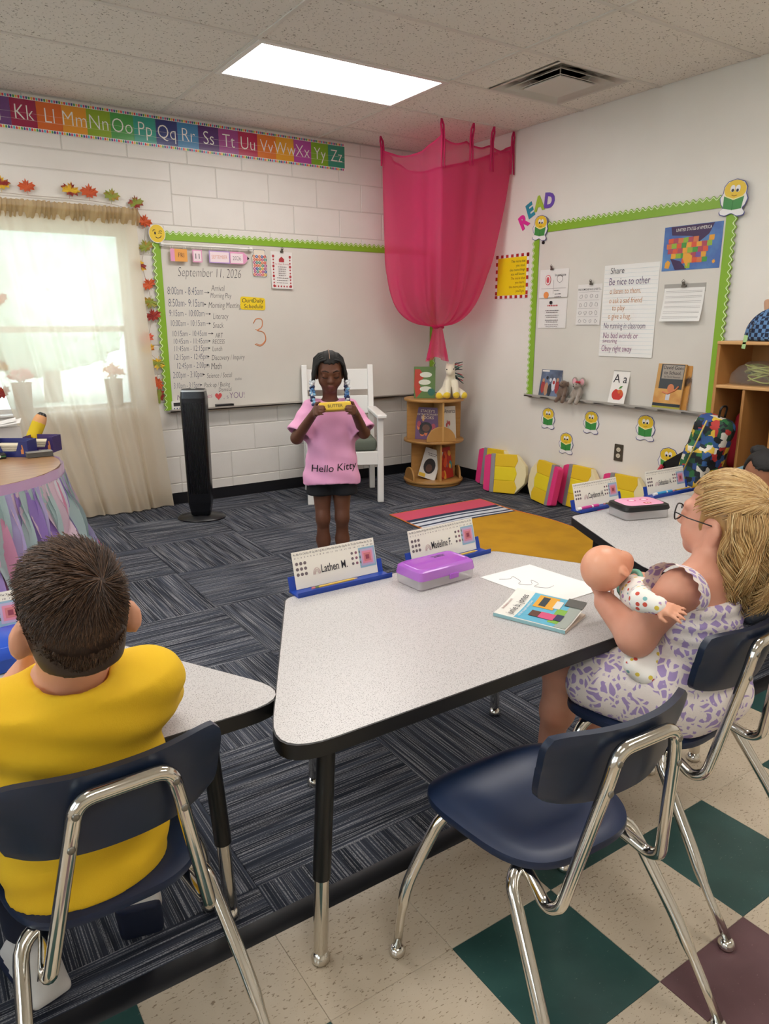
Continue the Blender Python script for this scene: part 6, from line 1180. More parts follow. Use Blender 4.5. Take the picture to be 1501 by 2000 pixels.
def ontoz(o, fn, d0, eps=.0022):
    """push the vertices of flat writing along local direction d0 onto an implicit surface"""
    bm = bmesh.new(); bm.from_mesh(o.data); bmesh.ops.triangulate(bm, faces=bm.faces[:])
    for _ in range(4):
        e = [x for x in bm.edges if x.calc_length() > .012]
        if e: bmesh.ops.subdivide_edges(bm, edges=e, cuts=1); bmesh.ops.triangulate(bm, faces=bm.faces[:])
    bm.to_mesh(o.data); bm.free()
    V = np.array([o.matrix_basis @ v.co for v in o.data.vertices]); d0 = np.array(d0, float); s_ = np.zeros(len(V))
    for _ in range(60): s_ += np.maximum(fn(V+s_[:, None]*d0)-eps, -.004)*.8
    bad = s_ > np.median(s_)+.06; s_[bad] = np.median(s_)+.03
    V = V+s_[:, None]*d0; o.matrix_basis = Matrix.Identity(4)
    for v, p in zip(o.data.vertices, V): v.co = p
# ---------------------------------------------------------------- child standing at the front
sk1 = skin('deep_brown_skin', '#6d4532', '#5f3a2a'); m_bhair = M('black_hair', '#110e0c', .72, bump=(120, .5)); m_pink = M('pink_cotton', '#eda9cd', .85, noise=(6, '#e79fc6', .4, .7), bump=(500, .15)); m_bcloth = M('black_cotton', '#15151a', .9)
gp_ = thing('person', 'child in a pink T-shirt and black shorts holding a yellow bar before the armchair', 'person', (-2.285, -2.11, CZ), math.radians(-27))
HS = .91; HC = np.array((.0, -.012, 1.09)); Rh = eul(17, 0, 2)
body = moved(headprims(HS), Rh, HC)+[('c', (0, .012, .92), (0, .0, 1.03), .037, .036, {'k': .03}), ('e', (0, .015, .84), (.1, .062, .1)), ('e', (0, .015, .68), (.092, .065, .14)), ('e', (0, .018, .57), (.1, .075, .08)), ('c', (-.06, .01, .905), (.06, .01, .905), .04, .04)]
EL, ER, WL, WR = (-.172, -.05, .765), (.165, -.05, .785), (-.082, -.186, .908), (.108, -.186, .908)
for S_, E_, W_ in (((-.108, .01, .895), EL, WL), ((.108, .01, .895), ER, WR)): body += [('c', S_, E_, .034, .027), ('c', E_, W_, .0285, .0195)]
body += hand(WL, (.12, -.95, .22), (-1, -.12, 0), -1, .1, .8, .05)+hand(WR, (-.12, -.95, .22), (1, -.12, 0), 1, .1, .8, .05)
for sx in (-1, 1): body += [('c', (sx*.053, .012, .54), (sx*.05, 0, .34), .054, .036), ('e', (sx*.05, -.01, .335), (.031, .032, .045)), ('c', (sx*.05, .006, .32), (sx*.05, .018, .21), .031, .035), ('c', (sx*.05, .018, .21), (sx*.05, .012, .06), .034, .021), ('c', (sx*.052, .02, .035), (sx*.06, -.09, .025), .028, .026)]
soft('body', lambda P: union(P, body, .022), (-.25, -.30, .0), (.25, .14, 1.2), .0052, [sk1, M('brown_lips', '#7c4a42', .45)], gp_, lambda C: ((np.linalg.norm(((C-HC)@Rh/HS-np.array((0, -.087, -.057)))/np.array((.018, .012, .0095)), axis=1) < 1)).astype(int))
b = MB()
for sx in (-1, 1):
    q = [Rh@np.array((sx*(.029+.0165*math.cos(a)), -.0862+.006*math.cos(a)**2, .0+.0085*-math.sin(a))) for a in np.linspace(.25, math.pi-.25, 8)]; b.tube([tuple(HC+v*HS) for v in q], .0017, 0, 5)
stuff(b.build('eyelashes', m_bhair, gp_, True)); b = MB()
for sx in (-1, 1): b.tube([tuple(HC+HS*(Rh@np.array((sx*x_, y_, z_)))) for x_, y_, z_ in ((.012, -.0895, .026), (.03, -.0865, .033), (.048, -.0735, .027))], [.0022, .0026, .0012], 0, 5)
stuff(b.build('eyebrows', m_bhair, gp_, True))
def tee(P):
    z = P[:, 2]; t_ = np.clip((z-.52)/.38, 0, 1); rx = .146-.026*t_-.01*np.sin(t_*3.1); ry = .115-.025*t_; fold = .005*np.sin(P[:, 0]*46+z*9)*(1-t_)**.7+.003*np.sin(z*70+P[:, 0]*25)*(1-t_)
    d = (np.sqrt((P[:, 0]/rx)**2+((P[:, 1]-.008)/ry)**2)-1)*ry+fold; d = np.maximum(d, z-.935)
    d = smin(d, union(P, [('c', (-.075, .01, .895), (.075, .01, .895), .056, .056)], .02), .03)
    for sx, E_ in ((-1, EL), (1, ER)):
        s0 = np.array((sx*.098, .01, .89)); e0 = np.array(E_); ax = (e0-s0)/np.linalg.norm(e0-s0); e1 = s0+ax*.135; dd = d_cap(P, s0, e1+ax*.05, .052, .07)+.003*np.sin(P[:, 2]*90)
        dd = np.maximum(dd, cutplane(P, e1, ax)); dd = np.maximum(dd, -np.maximum(d_cap(P, s0+ax*.09, e1+ax*.1, .05, .062), -cutplane(P, e1-ax*.03, ax))); d = smin(d, dd, .025)
    d = np.maximum(d, -(np.linalg.norm((P-np.array((0, -.008, .968)))/np.array((.056, .056, .034)), axis=1)-1)*.03); d = np.maximum(d, .522-z+.012*np.cos(P[:, 0]*14))
    return np.maximum(d, -np.maximum(((np.sqrt((P[:, 0]/(rx-.022))**2+((P[:, 1]-.008)/(ry-.022))**2)-1)*ry), z-.55))
soft('t_shirt', tee, (-.29, -.2, .48), (.29, .2, 1.0), .0058, m_pink, gp_)
o = text('Hello Kitty', .052, m_black, gp_, 0, 0, 0, 'shirt_lettering', shear=.15, align='CENTER', mat=Matrix.Translation((.008, -.25, .60)) @ Matrix.Rotation(math.pi/2, 4, 'X') @ Matrix.Rotation(.05, 4, 'Z')); bpy.context.view_layer.update(); ontoz(o, tee, (0, 1, 0))
def shorts(P): return np.maximum(np.maximum(union(P, [('e', (0, .012, .55), (.125, .095, .06)), ('c', (-.058, .01, .53), (-.062, .006, .44), .07, .074), ('c', (.058, .01, .53), (.062, .006, .44), .07, .074)], .02), .462-P[:, 2]), P[:, 2]-.6)
soft('shorts', shorts, (-.18, -.13, .44), (.18, .14, .62), .007, m_bcloth, gp_)
for sx in (-1, 1):
    sh = soft('shoe', lambda P: np.maximum(union(P, [('c', (0, .03, .03), (0, -.075, .022), .034, .032), ('c', (0, .025, .03), (0, .015, .07), .034, .033)], .02), -P[:, 2]), (-.05, -.13, -.005), (.05, .08, .11), .007, m_white, gp_); sh.location = (sx*.056, 0, 0)
def cap1(P):
    Q = (P-HC)@Rh/HS; d = d_ell(Q, (0, .008, .014), (.0765, .093, .0975)); face = np.maximum(np.maximum(Q[:, 1]+.03-.02*np.clip(Q[:, 2]*10, 0, 1), Q[:, 2]-.062-.1*Q[:, 0]**2*10), -1); d = np.maximum(d, -face); d = np.maximum(d, -(Q[:, 2]+.05)); return d+.0016*np.sin(np.arctan2(Q[:, 0], Q[:, 1]+.0)*0+Q[:, 0]*260)
soft('braided_hair', cap1, (-.11, -.14, .98), (.11, .12, 1.22), .005, m_bhair, gp_)
b = MB(); bd = MB(); rg = random.Random(6)
for sx in (-1, 1):
    for k in range(8):
        a = .25+k*.2; x0 = sx*(.066+.012*(k % 2)); y0 = -.045+.018*k; pts = [HC+HS*(Rh@np.array((sx*.02, -.05+.02*k, .1-.006*abs(k-3)))), HC+HS*(Rh@np.array((sx*.052, -.047+.018*k, .086-.004*abs(k-3)))), HC+HS*(Rh@np.array((sx*.0755, y0, .045))), np.array((sx*(.076+.003*(k % 3)), HC[1]+y0, 1.075)), np.array((sx*(.079+.004*(k % 2)), HC[1]+y0-.004, 1.05-.006*(k % 3)))]
        b.tube([tuple(p) for p in pts], [.005, .0065, .0075, .0075, .006], 0, 6); z0 = pts[-1][2]
        for j in range(rg.randint(8, 10)): bd.ball((pts[-1][0]+sx*.006+rg.uniform(-.007, .007), pts[-1][1]+rg.uniform(-.004, .004), z0-.007-j*.0125), (.0082, .0082, .0075), 0 if j < 2 else rg.choice([1, 2, 2, 3, 0]), 8, 6)
b.build('braid_strands', m_bhair, gp_, True); stuff(bd.build('hair_beads', [pm('e3e6ea'), pm('8fbfe0'), pm('1f2f58'), pm('4f7fb4')], gp_, True))
b = MB(); b.tube([tuple(HC+HS*(Rh@np.array((-.004, y_, z_)))) for y_, z_ in ((-.058, .0905), (-.03, .1055), (.005, .1125), (.04, .1075))], .0017, 0, 5); b.build('hair_parting', M('parting', '#9a7a66', .7), gp_)
gm = gp_.matrix_basis
bt = thing('yellow_bar', 'yellow butter-shaped bar held up by the child in pink', 'toy', mat=Matrix.LocRotScale(gp_.location, gp_.rotation_euler, (1, 1, 1)) @ Matrix.Translation((.013, -.206, .934)) @ Matrix.Rotation(-.25, 4, 'X') @ Matrix.Rotation(-.04, 4, 'Y'))
soft('bar', lambda P: d_box(P, (0, 0, 0), (.077, .03, .021), .008), (-.09, -.045, -.035), (.09, .045, .035), .004, M('butter_yellow', '#e9c23a', .5), bt); texts([('BUTTER', .02, 0, -.006, 0, 0, 'CENTER')], m_black, bt, 'lettering', 0, Matrix.Translation((0, -.0312, 0)) @ Matrix.Rotation(math.pi/2, 4, 'X'))
# ---------------------------------------------------------------- boy in yellow, seen from behind
sk2 = skin('fair_skin_boy', '#d9a184', '#cf9274'); m_ytee = M('yellow_cotton', '#e2b81a', .85, noise=(5, '#dcae14', .4, .7), bump=(500, .15)); m_dk = M('navy_cotton', '#1a2136', .9)
BO = np.array((-3.935, -4.085, 0)); bo = thing('person', 'boy with short brown hair in a yellow T-shirt sitting with his back turned', 'person', tuple(BO)); H2c = np.array((.006, -.13, .906)); Rb = eul(-8, 1, 180)
bb = moved(headprims(1.03)+[('e', (sx*.081, .016, -.024), (.011, .018, .028), eul(-8, 0, sx*-30), {'k': .006}) for sx in (-1, 1)], Rb, H2c)+[('c', (0, -.08, .755), (0, -.115, .87), .05, .047, {'k': .03}), ('e', (0, -.065, .68), (.115, .072, .13)), ('e', (0, -.045, .50), (.115, .085, .12)), ('c', (-.09, -.065, .74), (.09, -.065, .74), .048, .048)]
BE = {-1: (-.155, .10, .607), 1: (.168, .085, .605)}; BWr = {-1: (-.045, .10, .725), 1: (.10, .23, .597)}
for sx in (-1, 1): bb += [('c', (sx*.122, -.06, .728), BE[sx], .042, .034), ('c', BE[sx], BWr[sx], .034, .026)]
bb += hand(BWr[-1], (.3, -.1, .9), (-.6, .7, 0), -1, .105, .5)+hand(BWr[1], (-.5, .85, .0), (0, 0, 1), 1, .105, .25)
AN_ = {1: (.10, .15, .125), -1: (-.10, .19, .09)}
for sx in (-1, 1): bb += [('c', (sx*.07, -.02, .445), (sx*.095, .22, .435), .068, .05), ('c', (sx*.095, .22, .425), AN_[sx], .048, .022)]
soft('body', lambda P: union(P, bb, .024), (-.26, -.26, .05), (.26, .32, 1.05), .0065, sk2, bo)
def ytee(P):
    z = P[:, 2]; t_ = np.clip((z-.38)/.37, 0, 1); rx = .138-.004*np.sin(t_*3.14)+.012*t_; ry = .1-.012*t_; cy = -.03-.035*t_; fold = .0035*np.sin(z*85+P[:, 0]*18+2*np.sin(P[:, 0]*9))*np.exp(-((z-.66)/.12)**2)+.004*np.sin(z*60-P[:, 0]*22)*np.exp(-((z-.45)/.06)**2)
    d = (np.sqrt((P[:, 0]/rx)**2+((P[:, 1]-cy)/ry)**2)-1)*ry; d = np.maximum(d, z-.752); d = smin(d, union(P, [('c', (-.04, -.078, .765), (-.115, -.065, .735), .044, .05), ('c', (.04, -.078, .765), (.115, -.065, .735), .044, .05), ('e', (0, -.085, .705), (.1, .06, .08)), ('c', (0, -.085, .755), (0, -.098, .79), .068, .060, {'k': .02})], .03), .05)
    for sx, E_ in BE.items():
        s0 = np.array((sx*.122, -.06, .728)); e0 = np.array(E_); ax = (e0-s0)/np.linalg.norm(e0-s0); dd = np.maximum(d_cap(P, s0, e0+ax*.05, .054, .056), cutplane(P, s0+ax*.13, ax)); d = smin(d, dd, .03)
    d = d+fold; d = np.maximum(d, -np.maximum(d_cap(P, (0, -.08, .74), (0, -.125, .90), .0535, .056), .765-z)); d = np.maximum(d, cutplane(P, (0, -.09, .797), (0, -.22, .97)))
    return np.maximum(d, .381-z)
soft('t_shirt', ytee, (-.27, -.24, .34), (.27, .18, .86), .0066, m_ytee, bo)
soft('trousers', lambda P: np.maximum(union(P, [('e', (0, -.03, .455), (.135, .1, .075)), ('c', (-.07, -.02, .45), (-.095, .22, .44), .070, .058), ('c', (.07, -.02, .45), (.095, .22, .44), .070, .058), ('c', (-.095, .22, .43), tuple(np.array(AN_[-1])+np.array((0, 0, .06))), .055, .045), ('c', (.095, .22, .43), tuple(np.array(AN_[1])+np.array((0, 0, .06))), .055, .045)], .02), np.where(P[:, 1] < .12, .382-P[:, 2], -1)), (-.2, -.16, .1), (.2, .32, .54), .009, m_dk, bo)
def sneaker(sx, pos, pitch, yaw):
    F_ = lambda P: np.maximum(union(P, [('c', (0, -.045, .035), (0, .075, .028), .036, .035), ('c', (0, -.05, .04), (0, -.04, .085), .036, .034), ('b', (0, .012, .014), (.04, .1, .014), .012)], .016), -P[:, 2]+.0)
    o = soft('sneaker', F_, (-.06, -.11, -.006), (.06, .13, .13), .006, [pm('d9d4cf'), pm('16203c')], bo, lambda C: np.where((C[:, 2] < .022+.012*np.sin(C[:, 1]*22)), 1, 0)); o.matrix_basis = Matrix.Translation(pos) @ Matrix.Rotation(yaw, 4, 'Z') @ Matrix.Rotation(pitch, 4, 'X')
    tx = text('NIKE', .022, pm('1a1a22'), o, 0, 0, 0, 'shoe_lettering', shear=.3, align='CENTER', mat=Matrix.Translation((0, -.13, .062)) @ Matrix.Rotation(math.pi/2, 4, 'X')); tx.matrix_basis = tx.matrix_basis; ontoz(tx, F_, (0, 1, 0)); return o
sneaker(1, (.105, .118, .086), -1.0, -.25).scale = (1.15, 1.15, 1.15); sneaker(-1, (-.098, .175, .0105), -.05, .25)
m_hb = M('brown_hair', '#4a3323', .55); m_hb2 = M('dark_brown_hair', '#33231a', .55)
def bscalp(P):
    Q = (P-H2c)@Rb; d = d_ell(Q, (0, .008, .012), (.0745, .0915, .0955)); d = smin(d, d_ell(Q, (0, .04, -.05), (.055, .047, .05)), .03)
    nape = np.maximum(Q[:, 1]+.045, -(Q[:, 2]+.03)); cut = np.maximum(-(Q[:, 2]+.062), np.where(Q[:, 1] < -.02, -(Q[:, 2]-.02), -1)); return np.maximum(d, cut)
soft('hair_base', bscalp, (-.12, -.28, .79), (.12, .02, 1.06), .0055, m_hb2, bo)
N_ = 9000; rr = np.random.RandomState(3); v = rr.normal(size=(N_*2, 3)); v /= np.linalg.norm(v, axis=1)[:, None]; v = v[(v[:, 2] > -.66) & ~((v[:, 1] < -.3) & (v[:, 2] < .35))][:N_]
root = v*np.array((.074, .091, .0945))+np.array((0, .008, .012)); low = v[:, 2] < -.25; root[low] += np.array((0, .012, 0)); root[low, 0] *= .92
wh = np.array((-.42, .62, .66)); wh /= np.linalg.norm(wh); tang = v-wh*(v@wh)[:, None]; tang -= v*np.sum(tang*v, 1)[:, None]; tang /= np.linalg.norm(tang, axis=1)[:, None]+1e-6
sw = np.cross(v, tang); top_ = np.clip((v[:, 2]+.1)/.8, 0, 1); Ls = .007+.021*top_**1.2; K = 5; pth = []
drn = tang*.9+sw*.35+rr.normal(size=v.shape)*.15; drn[:, 2] -= .25*(1-top_); drn /= np.linalg.norm(drn, axis=1)[:, None]
for j in range(K):
    f = j/(K-1); pth.append(root+v*(Ls*(.34*f-.12*f*f)*(.35+.65*top_))[:, None]+drn*(Ls*f)[:, None])
Pp = np.stack(pth, 1)@Rb.T+H2c; Rr_ = np.tile(np.linspace(.0011, .0004, K), (len(v), 1)); stuff(strands('short_hair', Pp, Rr_, [m_hb, m_hb2, M('light_brown_hair', '#614631', .5)], bo, rr.choice([0, 0, 0, 1, 1, 2], len(v))))
# ---------------------------------------------------------------- blonde girl with the doll
sk3 = skin('fair_skin_girl', '#d69c84', '#cb8d75')
def floral():
    m = M('lilac_floral', '#e6dcd6', .85, bump=(300, .2)); N, L, b_ = nodes_of(m); tc = N.new('ShaderNodeTexCoord'); n = N.new('ShaderNodeTexNoise'); n.inputs['Scale'].default_value = 26; n.inputs['Detail'].default_value = 1.
    mxv = N.new('ShaderNodeMix'); mxv.data_type = 'VECTOR'; mxv.inputs[0].default_value = .045; L.new(tc.outputs['Object'], mxv.inputs[4]); L.new(n.outputs['Color'], mxv.inputs[5]); L.new(tc.outputs['Object'], n.inputs[0])
    v = N.new('ShaderNodeTexVoronoi'); v.feature = 'DISTANCE_TO_EDGE'; v.inputs['Scale'].default_value = 44; L.new(mxv.outputs[1], v.inputs[0]); r = N.new('ShaderNodeMapRange'); r.inputs[1].default_value = .13; r.inputs[2].default_value = .16; L.new(v.outputs['Distance'], r.inputs[0])
    n2 = N.new('ShaderNodeTexNoise'); n2.inputs['Scale'].default_value = 30; L.new(tc.outputs['Object'], n2.inputs[0]); r2 = N.new('ShaderNodeMapRange'); r2.inputs[1].default_value = .42; r2.inputs[2].default_value = .45; L.new(n2.outputs[0], r2.inputs[0])
    k = N.new('ShaderNodeMath'); k.operation = 'MULTIPLY'; L.new(r.outputs[0], k.inputs[0]); L.new(r2.outputs[0], k.inputs[1])
    mx = N.new('ShaderNodeMix'); mx.data_type = 'RGBA'; mx.inputs[6].default_value = lin('#e6dcd6'); mx.inputs[7].default_value = lin('#a48fc0'); L.new(k.outputs[0], mx.inputs[0]); L.new(mx.outputs[2], b_.inputs['Base Color']); return m
m_fl = floral(); GO = np.array((-2.59, -4.36, 0)); g = thing('person', 'blonde girl in a lilac floral dress cradling a baby doll at the middle table', 'person', tuple(GO)); H3 = np.array((.085, -.022, .870)); Rg = eul(-3, 0, 188)
gb = moved(headprims(1.05), Rg, H3)+[('c', (.015, -.035, .745), (.07, -.028, .83), .043, .04, {'k': .03}), ('e', (.005, -.04, .68), (.1, .065, .12)), ('e', (0, -.03, .52), (.1, .08, .13)), ('c', (-.08, -.04, .735), (.09, -.04, .735), .045, .045)]
LE, LW_, RE, RW_ = (-.145, .025, .605), (-.10, .155, .64), (.14, .11, .63), (-.005, .215, .675)
gb += [('c', (-.105, -.042, .735), LE, .044, .041), ('c', LE, LW_, .042, .029), ('c', (.115, -.035, .735), RE, .042, .036), ('c', RE, RW_, .034, .026)]
gb += hand(LW_, (.3, .75, .4), (-.5, .1, -.8), -1, .1, .45)+hand(RW_, (-.75, .3, .25), (.3, .9, .2), -1, .1, .45)
KL, AL, KR, AR = (-.14, .25, .43), (-.075, .345, .10), (.075, .26, .43), (.07, .33, .10)
for Hh, K_, A_ in (((-.06, -.02, .45), KL, AL), ((.06, -.02, .45), KR, AR)):
    A2 = np.array(A_); gb += [('c', Hh, K_, .068, .05), ('c', K_, tuple(.55*np.array(K_)+.45*A2+np.array((0, -.012, 0))), .047, .045), ('c', tuple(.55*np.array(K_)+.45*A2+np.array((0, -.012, 0))), A_, .044, .027), ('c', tuple(A2+np.array((0, 0, -.04))), tuple(A2+np.array((-.01, .08, -.06))), .027, .024)]
soft('body', lambda P: union(P, gb, .024), (-.25, -.18, .0), (.25, .48, 1.02), .0062, sk3, g)
def dress(P):
    z = P[:, 2]; x = P[:, 0]; y = P[:, 1]; d = union(P, [('e', (.004, -.04, .66), (.112, .078, .12)), ('c', (.002, -.035, .60), (0, -.03, .52), .1, .105)], .03)+.003*np.sin(z*190); d = np.maximum(d, z-.705+.12*np.abs(x-.005)*.6)
    sk = union(P, [('e', (0, -.03, .47), (.165, .135, .11)), ('c', (-.065, -.02, .455), (-.118, .16, .435), .098, .088), ('c', (.065, -.02, .455), (.082, .16, .435), .098, .088)], .03)+.006*np.sin(x*55+y*30)*np.clip((.6-z)*8, 0, 1); sk = np.maximum(sk, z-.585)
    d = smin(d, sk, .035); d = np.maximum(d, np.where((y < .13), .3815-z, -1)); d = np.maximum(d, .335-z); hem = np.maximum(y-.185, -1); return np.maximum(d, hem)
soft('dress', dress, (-.26, -.2, .32), (.26, .24, .78), .0064, m_fl, g)
def strap(sx):
    c = np.array((sx*.098+.008, -.042, .742)); pts = []
    def fn(u, v):
        a = -.55+u*4.2; r0 = .052+.03*v+.006*math.sin(u*75)*v; yy = c[1]+math.cos(a)*.066*(1+.1*v)*-1; zz = c[2]-.012+math.sin(a)*.058*(1+.05*v)
        xx = c[0]+sx*(-.012+.05*v)+.004*math.sin(u*75+1)*v; return (xx, yy, zz+.012*v)
    MB().grid(fn, 90, 6).build('ruffle_strap', m_fl, g, True)
strap(-1); strap(1)
m_bl = [M('blonde_'+h, '#'+h, .42, spec=.6) for h in ('c39a60', 'd6b278', 'a57d4a', 'e4c994')]
def bscalp3(P):
    Q = (P-H3)@Rg; d = d_ell(Q, (0, .008, .014), (.0795, .096, .1)); d = smin(d, d_ell(Q, (0, .045, -.05), (.066, .05, .075)), .03); face = np.maximum(Q[:, 1]+.028, Q[:, 2]-.055); ear = np.minimum(d_ell(Q, (-.082, .004, -.02), (.03, .026, .036)), d_ell(Q, (.082, .004, -.02), (.03, .026, .036))); return np.maximum(np.maximum(np.maximum(d, -face), -(Q[:, 2]+.11)), -ear)
soft('hair_base', bscalp3, (-.12, -.16, .72), (.22, .14, 1.02), .006, m_bl[2], g)
rr = np.random.RandomState(5); TIE = np.array((.092, -.112, .928))
def skull(u):  # unit vectors in head frame -> local points
    return (u*np.array((.083, .1, .105))+np.array((0, .008, .014)))@Rg.T+H3
# swept to the tie
n1 = 1500; v = rr.normal(size=(n1*4, 3)); v /= np.linalg.norm(v, axis=1)[:, None]; v = v[(v[:, 2] > .05) & ~((v[:, 1] < -.55) & (v[:, 2] < .55))][:n1]; tv_ = ((TIE-H3)@Rg-np.array((0, .008, .014)))/np.array((.083, .1, .105)); tv_ /= np.linalg.norm(tv_); K = 9; P1 = []
for j in range(K):
    f = j/(K-1); w_ = v*(1-f)+tv_*f; w_ /= np.linalg.norm(w_, axis=1)[:, None]; P1.append(skull(w_*(1+.035*np.sin(f*3.1)+.015*rr.rand(len(v)))[:, None])*(1-f**6)+TIE*f**6)
P1 = np.stack(P1, 1); r1 = np.tile(np.linspace(.0012, .001, K), (len(v), 1)); stuff(strands('swept_hair', P1, r1, m_bl, g, rr.choice(4, len(v), p=[.4, .3, .15, .15])))
# ponytail
n2 = 1100; K = 12; a = rr.rand(n2)*6.28; ro_ = np.sqrt(rr.rand(n2)); P2 = []
for j in range(K):
    f = j/(K-1); c = TIE+np.array((.05*math.sin(f*2.2), -.055*math.sin(f*2.4)-.01*f, .03*math.sin(f*3.14)-.24*f**1.5)); w_ = .008+.05*math.sin(min(1, f*1.25)*2.2); P2.append(c+np.stack([np.cos(a)*ro_*w_+.012*np.sin(f*8+a*2)*f, np.sin(a)*ro_*w_+.012*np.cos(f*9+a)*f, -.03*rr.rand(n2)*f], 1))
P2 = np.stack(P2, 1); stuff(strands('ponytail', P2, np.tile(np.linspace(.0013, .0006, K), (n2, 1)), m_bl, g, rr.choice(4, n2, p=[.3, .4, .1, .2])))
MB().tube([tuple(TIE+np.array((.006*math.cos(q), .012*math.cos(q)*.6, .013*math.sin(q)))) for q in np.linspace(0, 6.28, 16)], .004, 0, 6).build('hair_tie', m_lami, g, True)
# loose lower hair
n3 = 2000; K = 13; v = rr.normal(size=(n3*6, 3)); v /= np.linalg.norm(v, axis=1)[:, None]; v = v[(v[:, 2] < .28) & (v[:, 2] > -.75) & (v[:, 1] > .30)][:n3]; n3 = len(v); R0 = skull(v); out = R0-H3; out[:, 2] = 0; out /= np.linalg.norm(out, axis=1)[:, None]+1e-6; P3 = []; Lh = .135+.06*rr.rand(n3)+.06*v[:, 2]; az = np.arctan2(v[:, 0], v[:, 1]); ph = np.round(az*5+.6*rr.randn(n3)*.3)*2.3
for j in range(K):
    f = j/(K-1); q = R0+out*(.006+.024*np.sin(f*2.6)+.026*np.sin(f*8+ph)*f+.006*np.sin(ph*3))[:, None]; q[:, 2] -= Lh*f; q[:, :2] += (.028*np.sin(f*7+ph*1.7)*f)[:, None]*np.stack([out[:, 1], -out[:, 0]], 1); low = q[:, 2] < .78; q[:, :2] = np.where(low[:, None], H3[:2]+(q[:, :2]-H3[:2])*(1-.12*np.clip((.78-q[:, 2])*8, 0, 1))[:, None], q[:, :2]); P3.append(q)
P3 = np.stack(P3, 1); stuff(strands('loose_hair', P3, np.tile(np.linspace(.0013, .0006, K), (n3, 1)), m_bl, g, rr.choice(4, n3, p=[.42, .28, .18, .12])))
# glasses
gl = bpy.data.objects.new('glasses', None); COL.objects.link(gl); gl.parent = g
for sx in (-1, 1):
    c = np.array((sx*.032, -.101, .0)); MB().tube([tuple(H3+Rg@(c+np.array((.024*math.cos(q), .006*abs(math.cos(q)), .02*math.sin(q))))) for q in np.linspace(0, 6.28, 20)], .0018, 0, 6).build('lens_rim', m_black, gl, True)
    MB().tube([tuple(H3+Rg@np.array(p)) for p in ((sx*.056, -.096, .004), (sx*.082, -.05, .004), (sx*.086, .01, .0))], .0016, 0, 6).build('temple', m_black, gl, True)
MB().tube([tuple(H3+Rg@np.array(p)) for p in ((-.009, -.101, .004), (0, -.106, .007), (.009, -.101, .004))], .0016, 0, 6).build('bridge', m_black, gl, True)
# socks and shoes
for A_ in (AL, AR):
    A2 = np.array(A_); soft('sock', lambda P: np.maximum(union(P, [('c', tuple(A2+np.array((.004, -.008, .04))), tuple(A2+np.array((0, 0, -.03))), .034, .031)], .01), P[:, 2]-A2[2]-.035), tuple(A2-np.array((.06, .06, .09))), tuple(A2+np.array((.06, .06, .06))), .006, m_lami, g)
    soft('sneaker', lambda P: np.maximum(union(P, [('c', tuple(A2+np.array((0, -.01, -.06))), tuple(A2+np.array((-.012, .10, -.072))), .036, .033), ('c', tuple(A2+np.array((0, -.005, -.05))), tuple(A2+np.array((0, 0, -.025))), .036, .036)], .015), .0072-P[:, 2]), (A2[0]-.08, A2[1]-.08, -.005), (A2[0]+.08, A2[1]+.18, .13), .0065, [pm('b9b3a8'), m_lami], g, lambda C: (C[:, 2] < .024).astype(int))
    b = MB(); [b.tube([(A2[0]-.02, A2[1]+.03+.016*k, .06-.004*k), (A2[0]-.004, A2[1]+.034+.016*k, .068-.005*k), (A2[0]+.014, A2[1]+.03+.016*k, .06-.004*k)], .003, 0, 5) for k in range(4)]; stuff(b.build('laces', m_lami, g, True))
# ---------------------------------------------------------------- the doll
m_vin = M('doll_vinyl', '#e3a485', .42, noise=(14, '#da9676', .4, .7), sss=.05)
def dots():
    m = M('doll_print', '#ece9e2', .85); N, L, b_ = nodes_of(m); tc = N.new('ShaderNodeTexCoord'); v = N.new('ShaderNodeTexVoronoi'); v.inputs['Scale'].default_value = 62; L.new(tc.outputs['Object'], v.inputs[0]); r = N.new('ShaderNodeMapRange'); r.inputs[1].default_value = .30; r.inputs[2].default_value = .34; r.inputs[3].default_value = 1; r.inputs[4].default_value = 0; L.new(v.outputs['Distance'], r.inputs[0])
    sp = N.new('ShaderNodeSeparateColor'); L.new(v.outputs['Color'], sp.inputs[0]); cr = N.new('ShaderNodeValToRGB'); cr.color_ramp.interpolation = 'CONSTANT'; el = cr.color_ramp.elements; el[0].color = lin('#c8503f'); el[1].position = .3; el[1].color = lin('#7fb4b4'); e_ = el.new(.55); e_.color = lin('#d9c04a'); e_ = el.new(.75); e_.color = lin('#b08fb8'); L.new(sp.outputs[0], cr.inputs[0])
    mx = N.new('ShaderNodeMix'); mx.data_type = 'RGBA'; mx.inputs[6].default_value = lin('#ece9e2'); L.new(r.outputs[0], mx.inputs[0]); L.new(cr.outputs[0], mx.inputs[7]); L.new(mx.outputs[2], b_.inputs['Base Color']); return m
m_dp = dots(); mint = M('mint_trim', '#86c9b4', .8); DO = np.array(on(1, -4.2, 1183, 1110)); d_ = thing('baby_doll', 'bald baby doll in a dotted sleepsuit cradled in the blonde girl\'s arms', 'doll', tuple(DO))
P_ = lambda Y, px, py: np.array(on(1, Y, px, py))-DO
nk = P_(-4.225, 1228, 1138); cw = -nk/np.linalg.norm(nk); fc_ = np.array((.30, .30, .90)); fc_ -= cw*(fc_@cw); fc_ /= np.linalg.norm(fc_); rt_ = np.cross(fc_, cw)   # crown, face and side axes
RD = np.stack([rt_, -fc_, cw], 1)
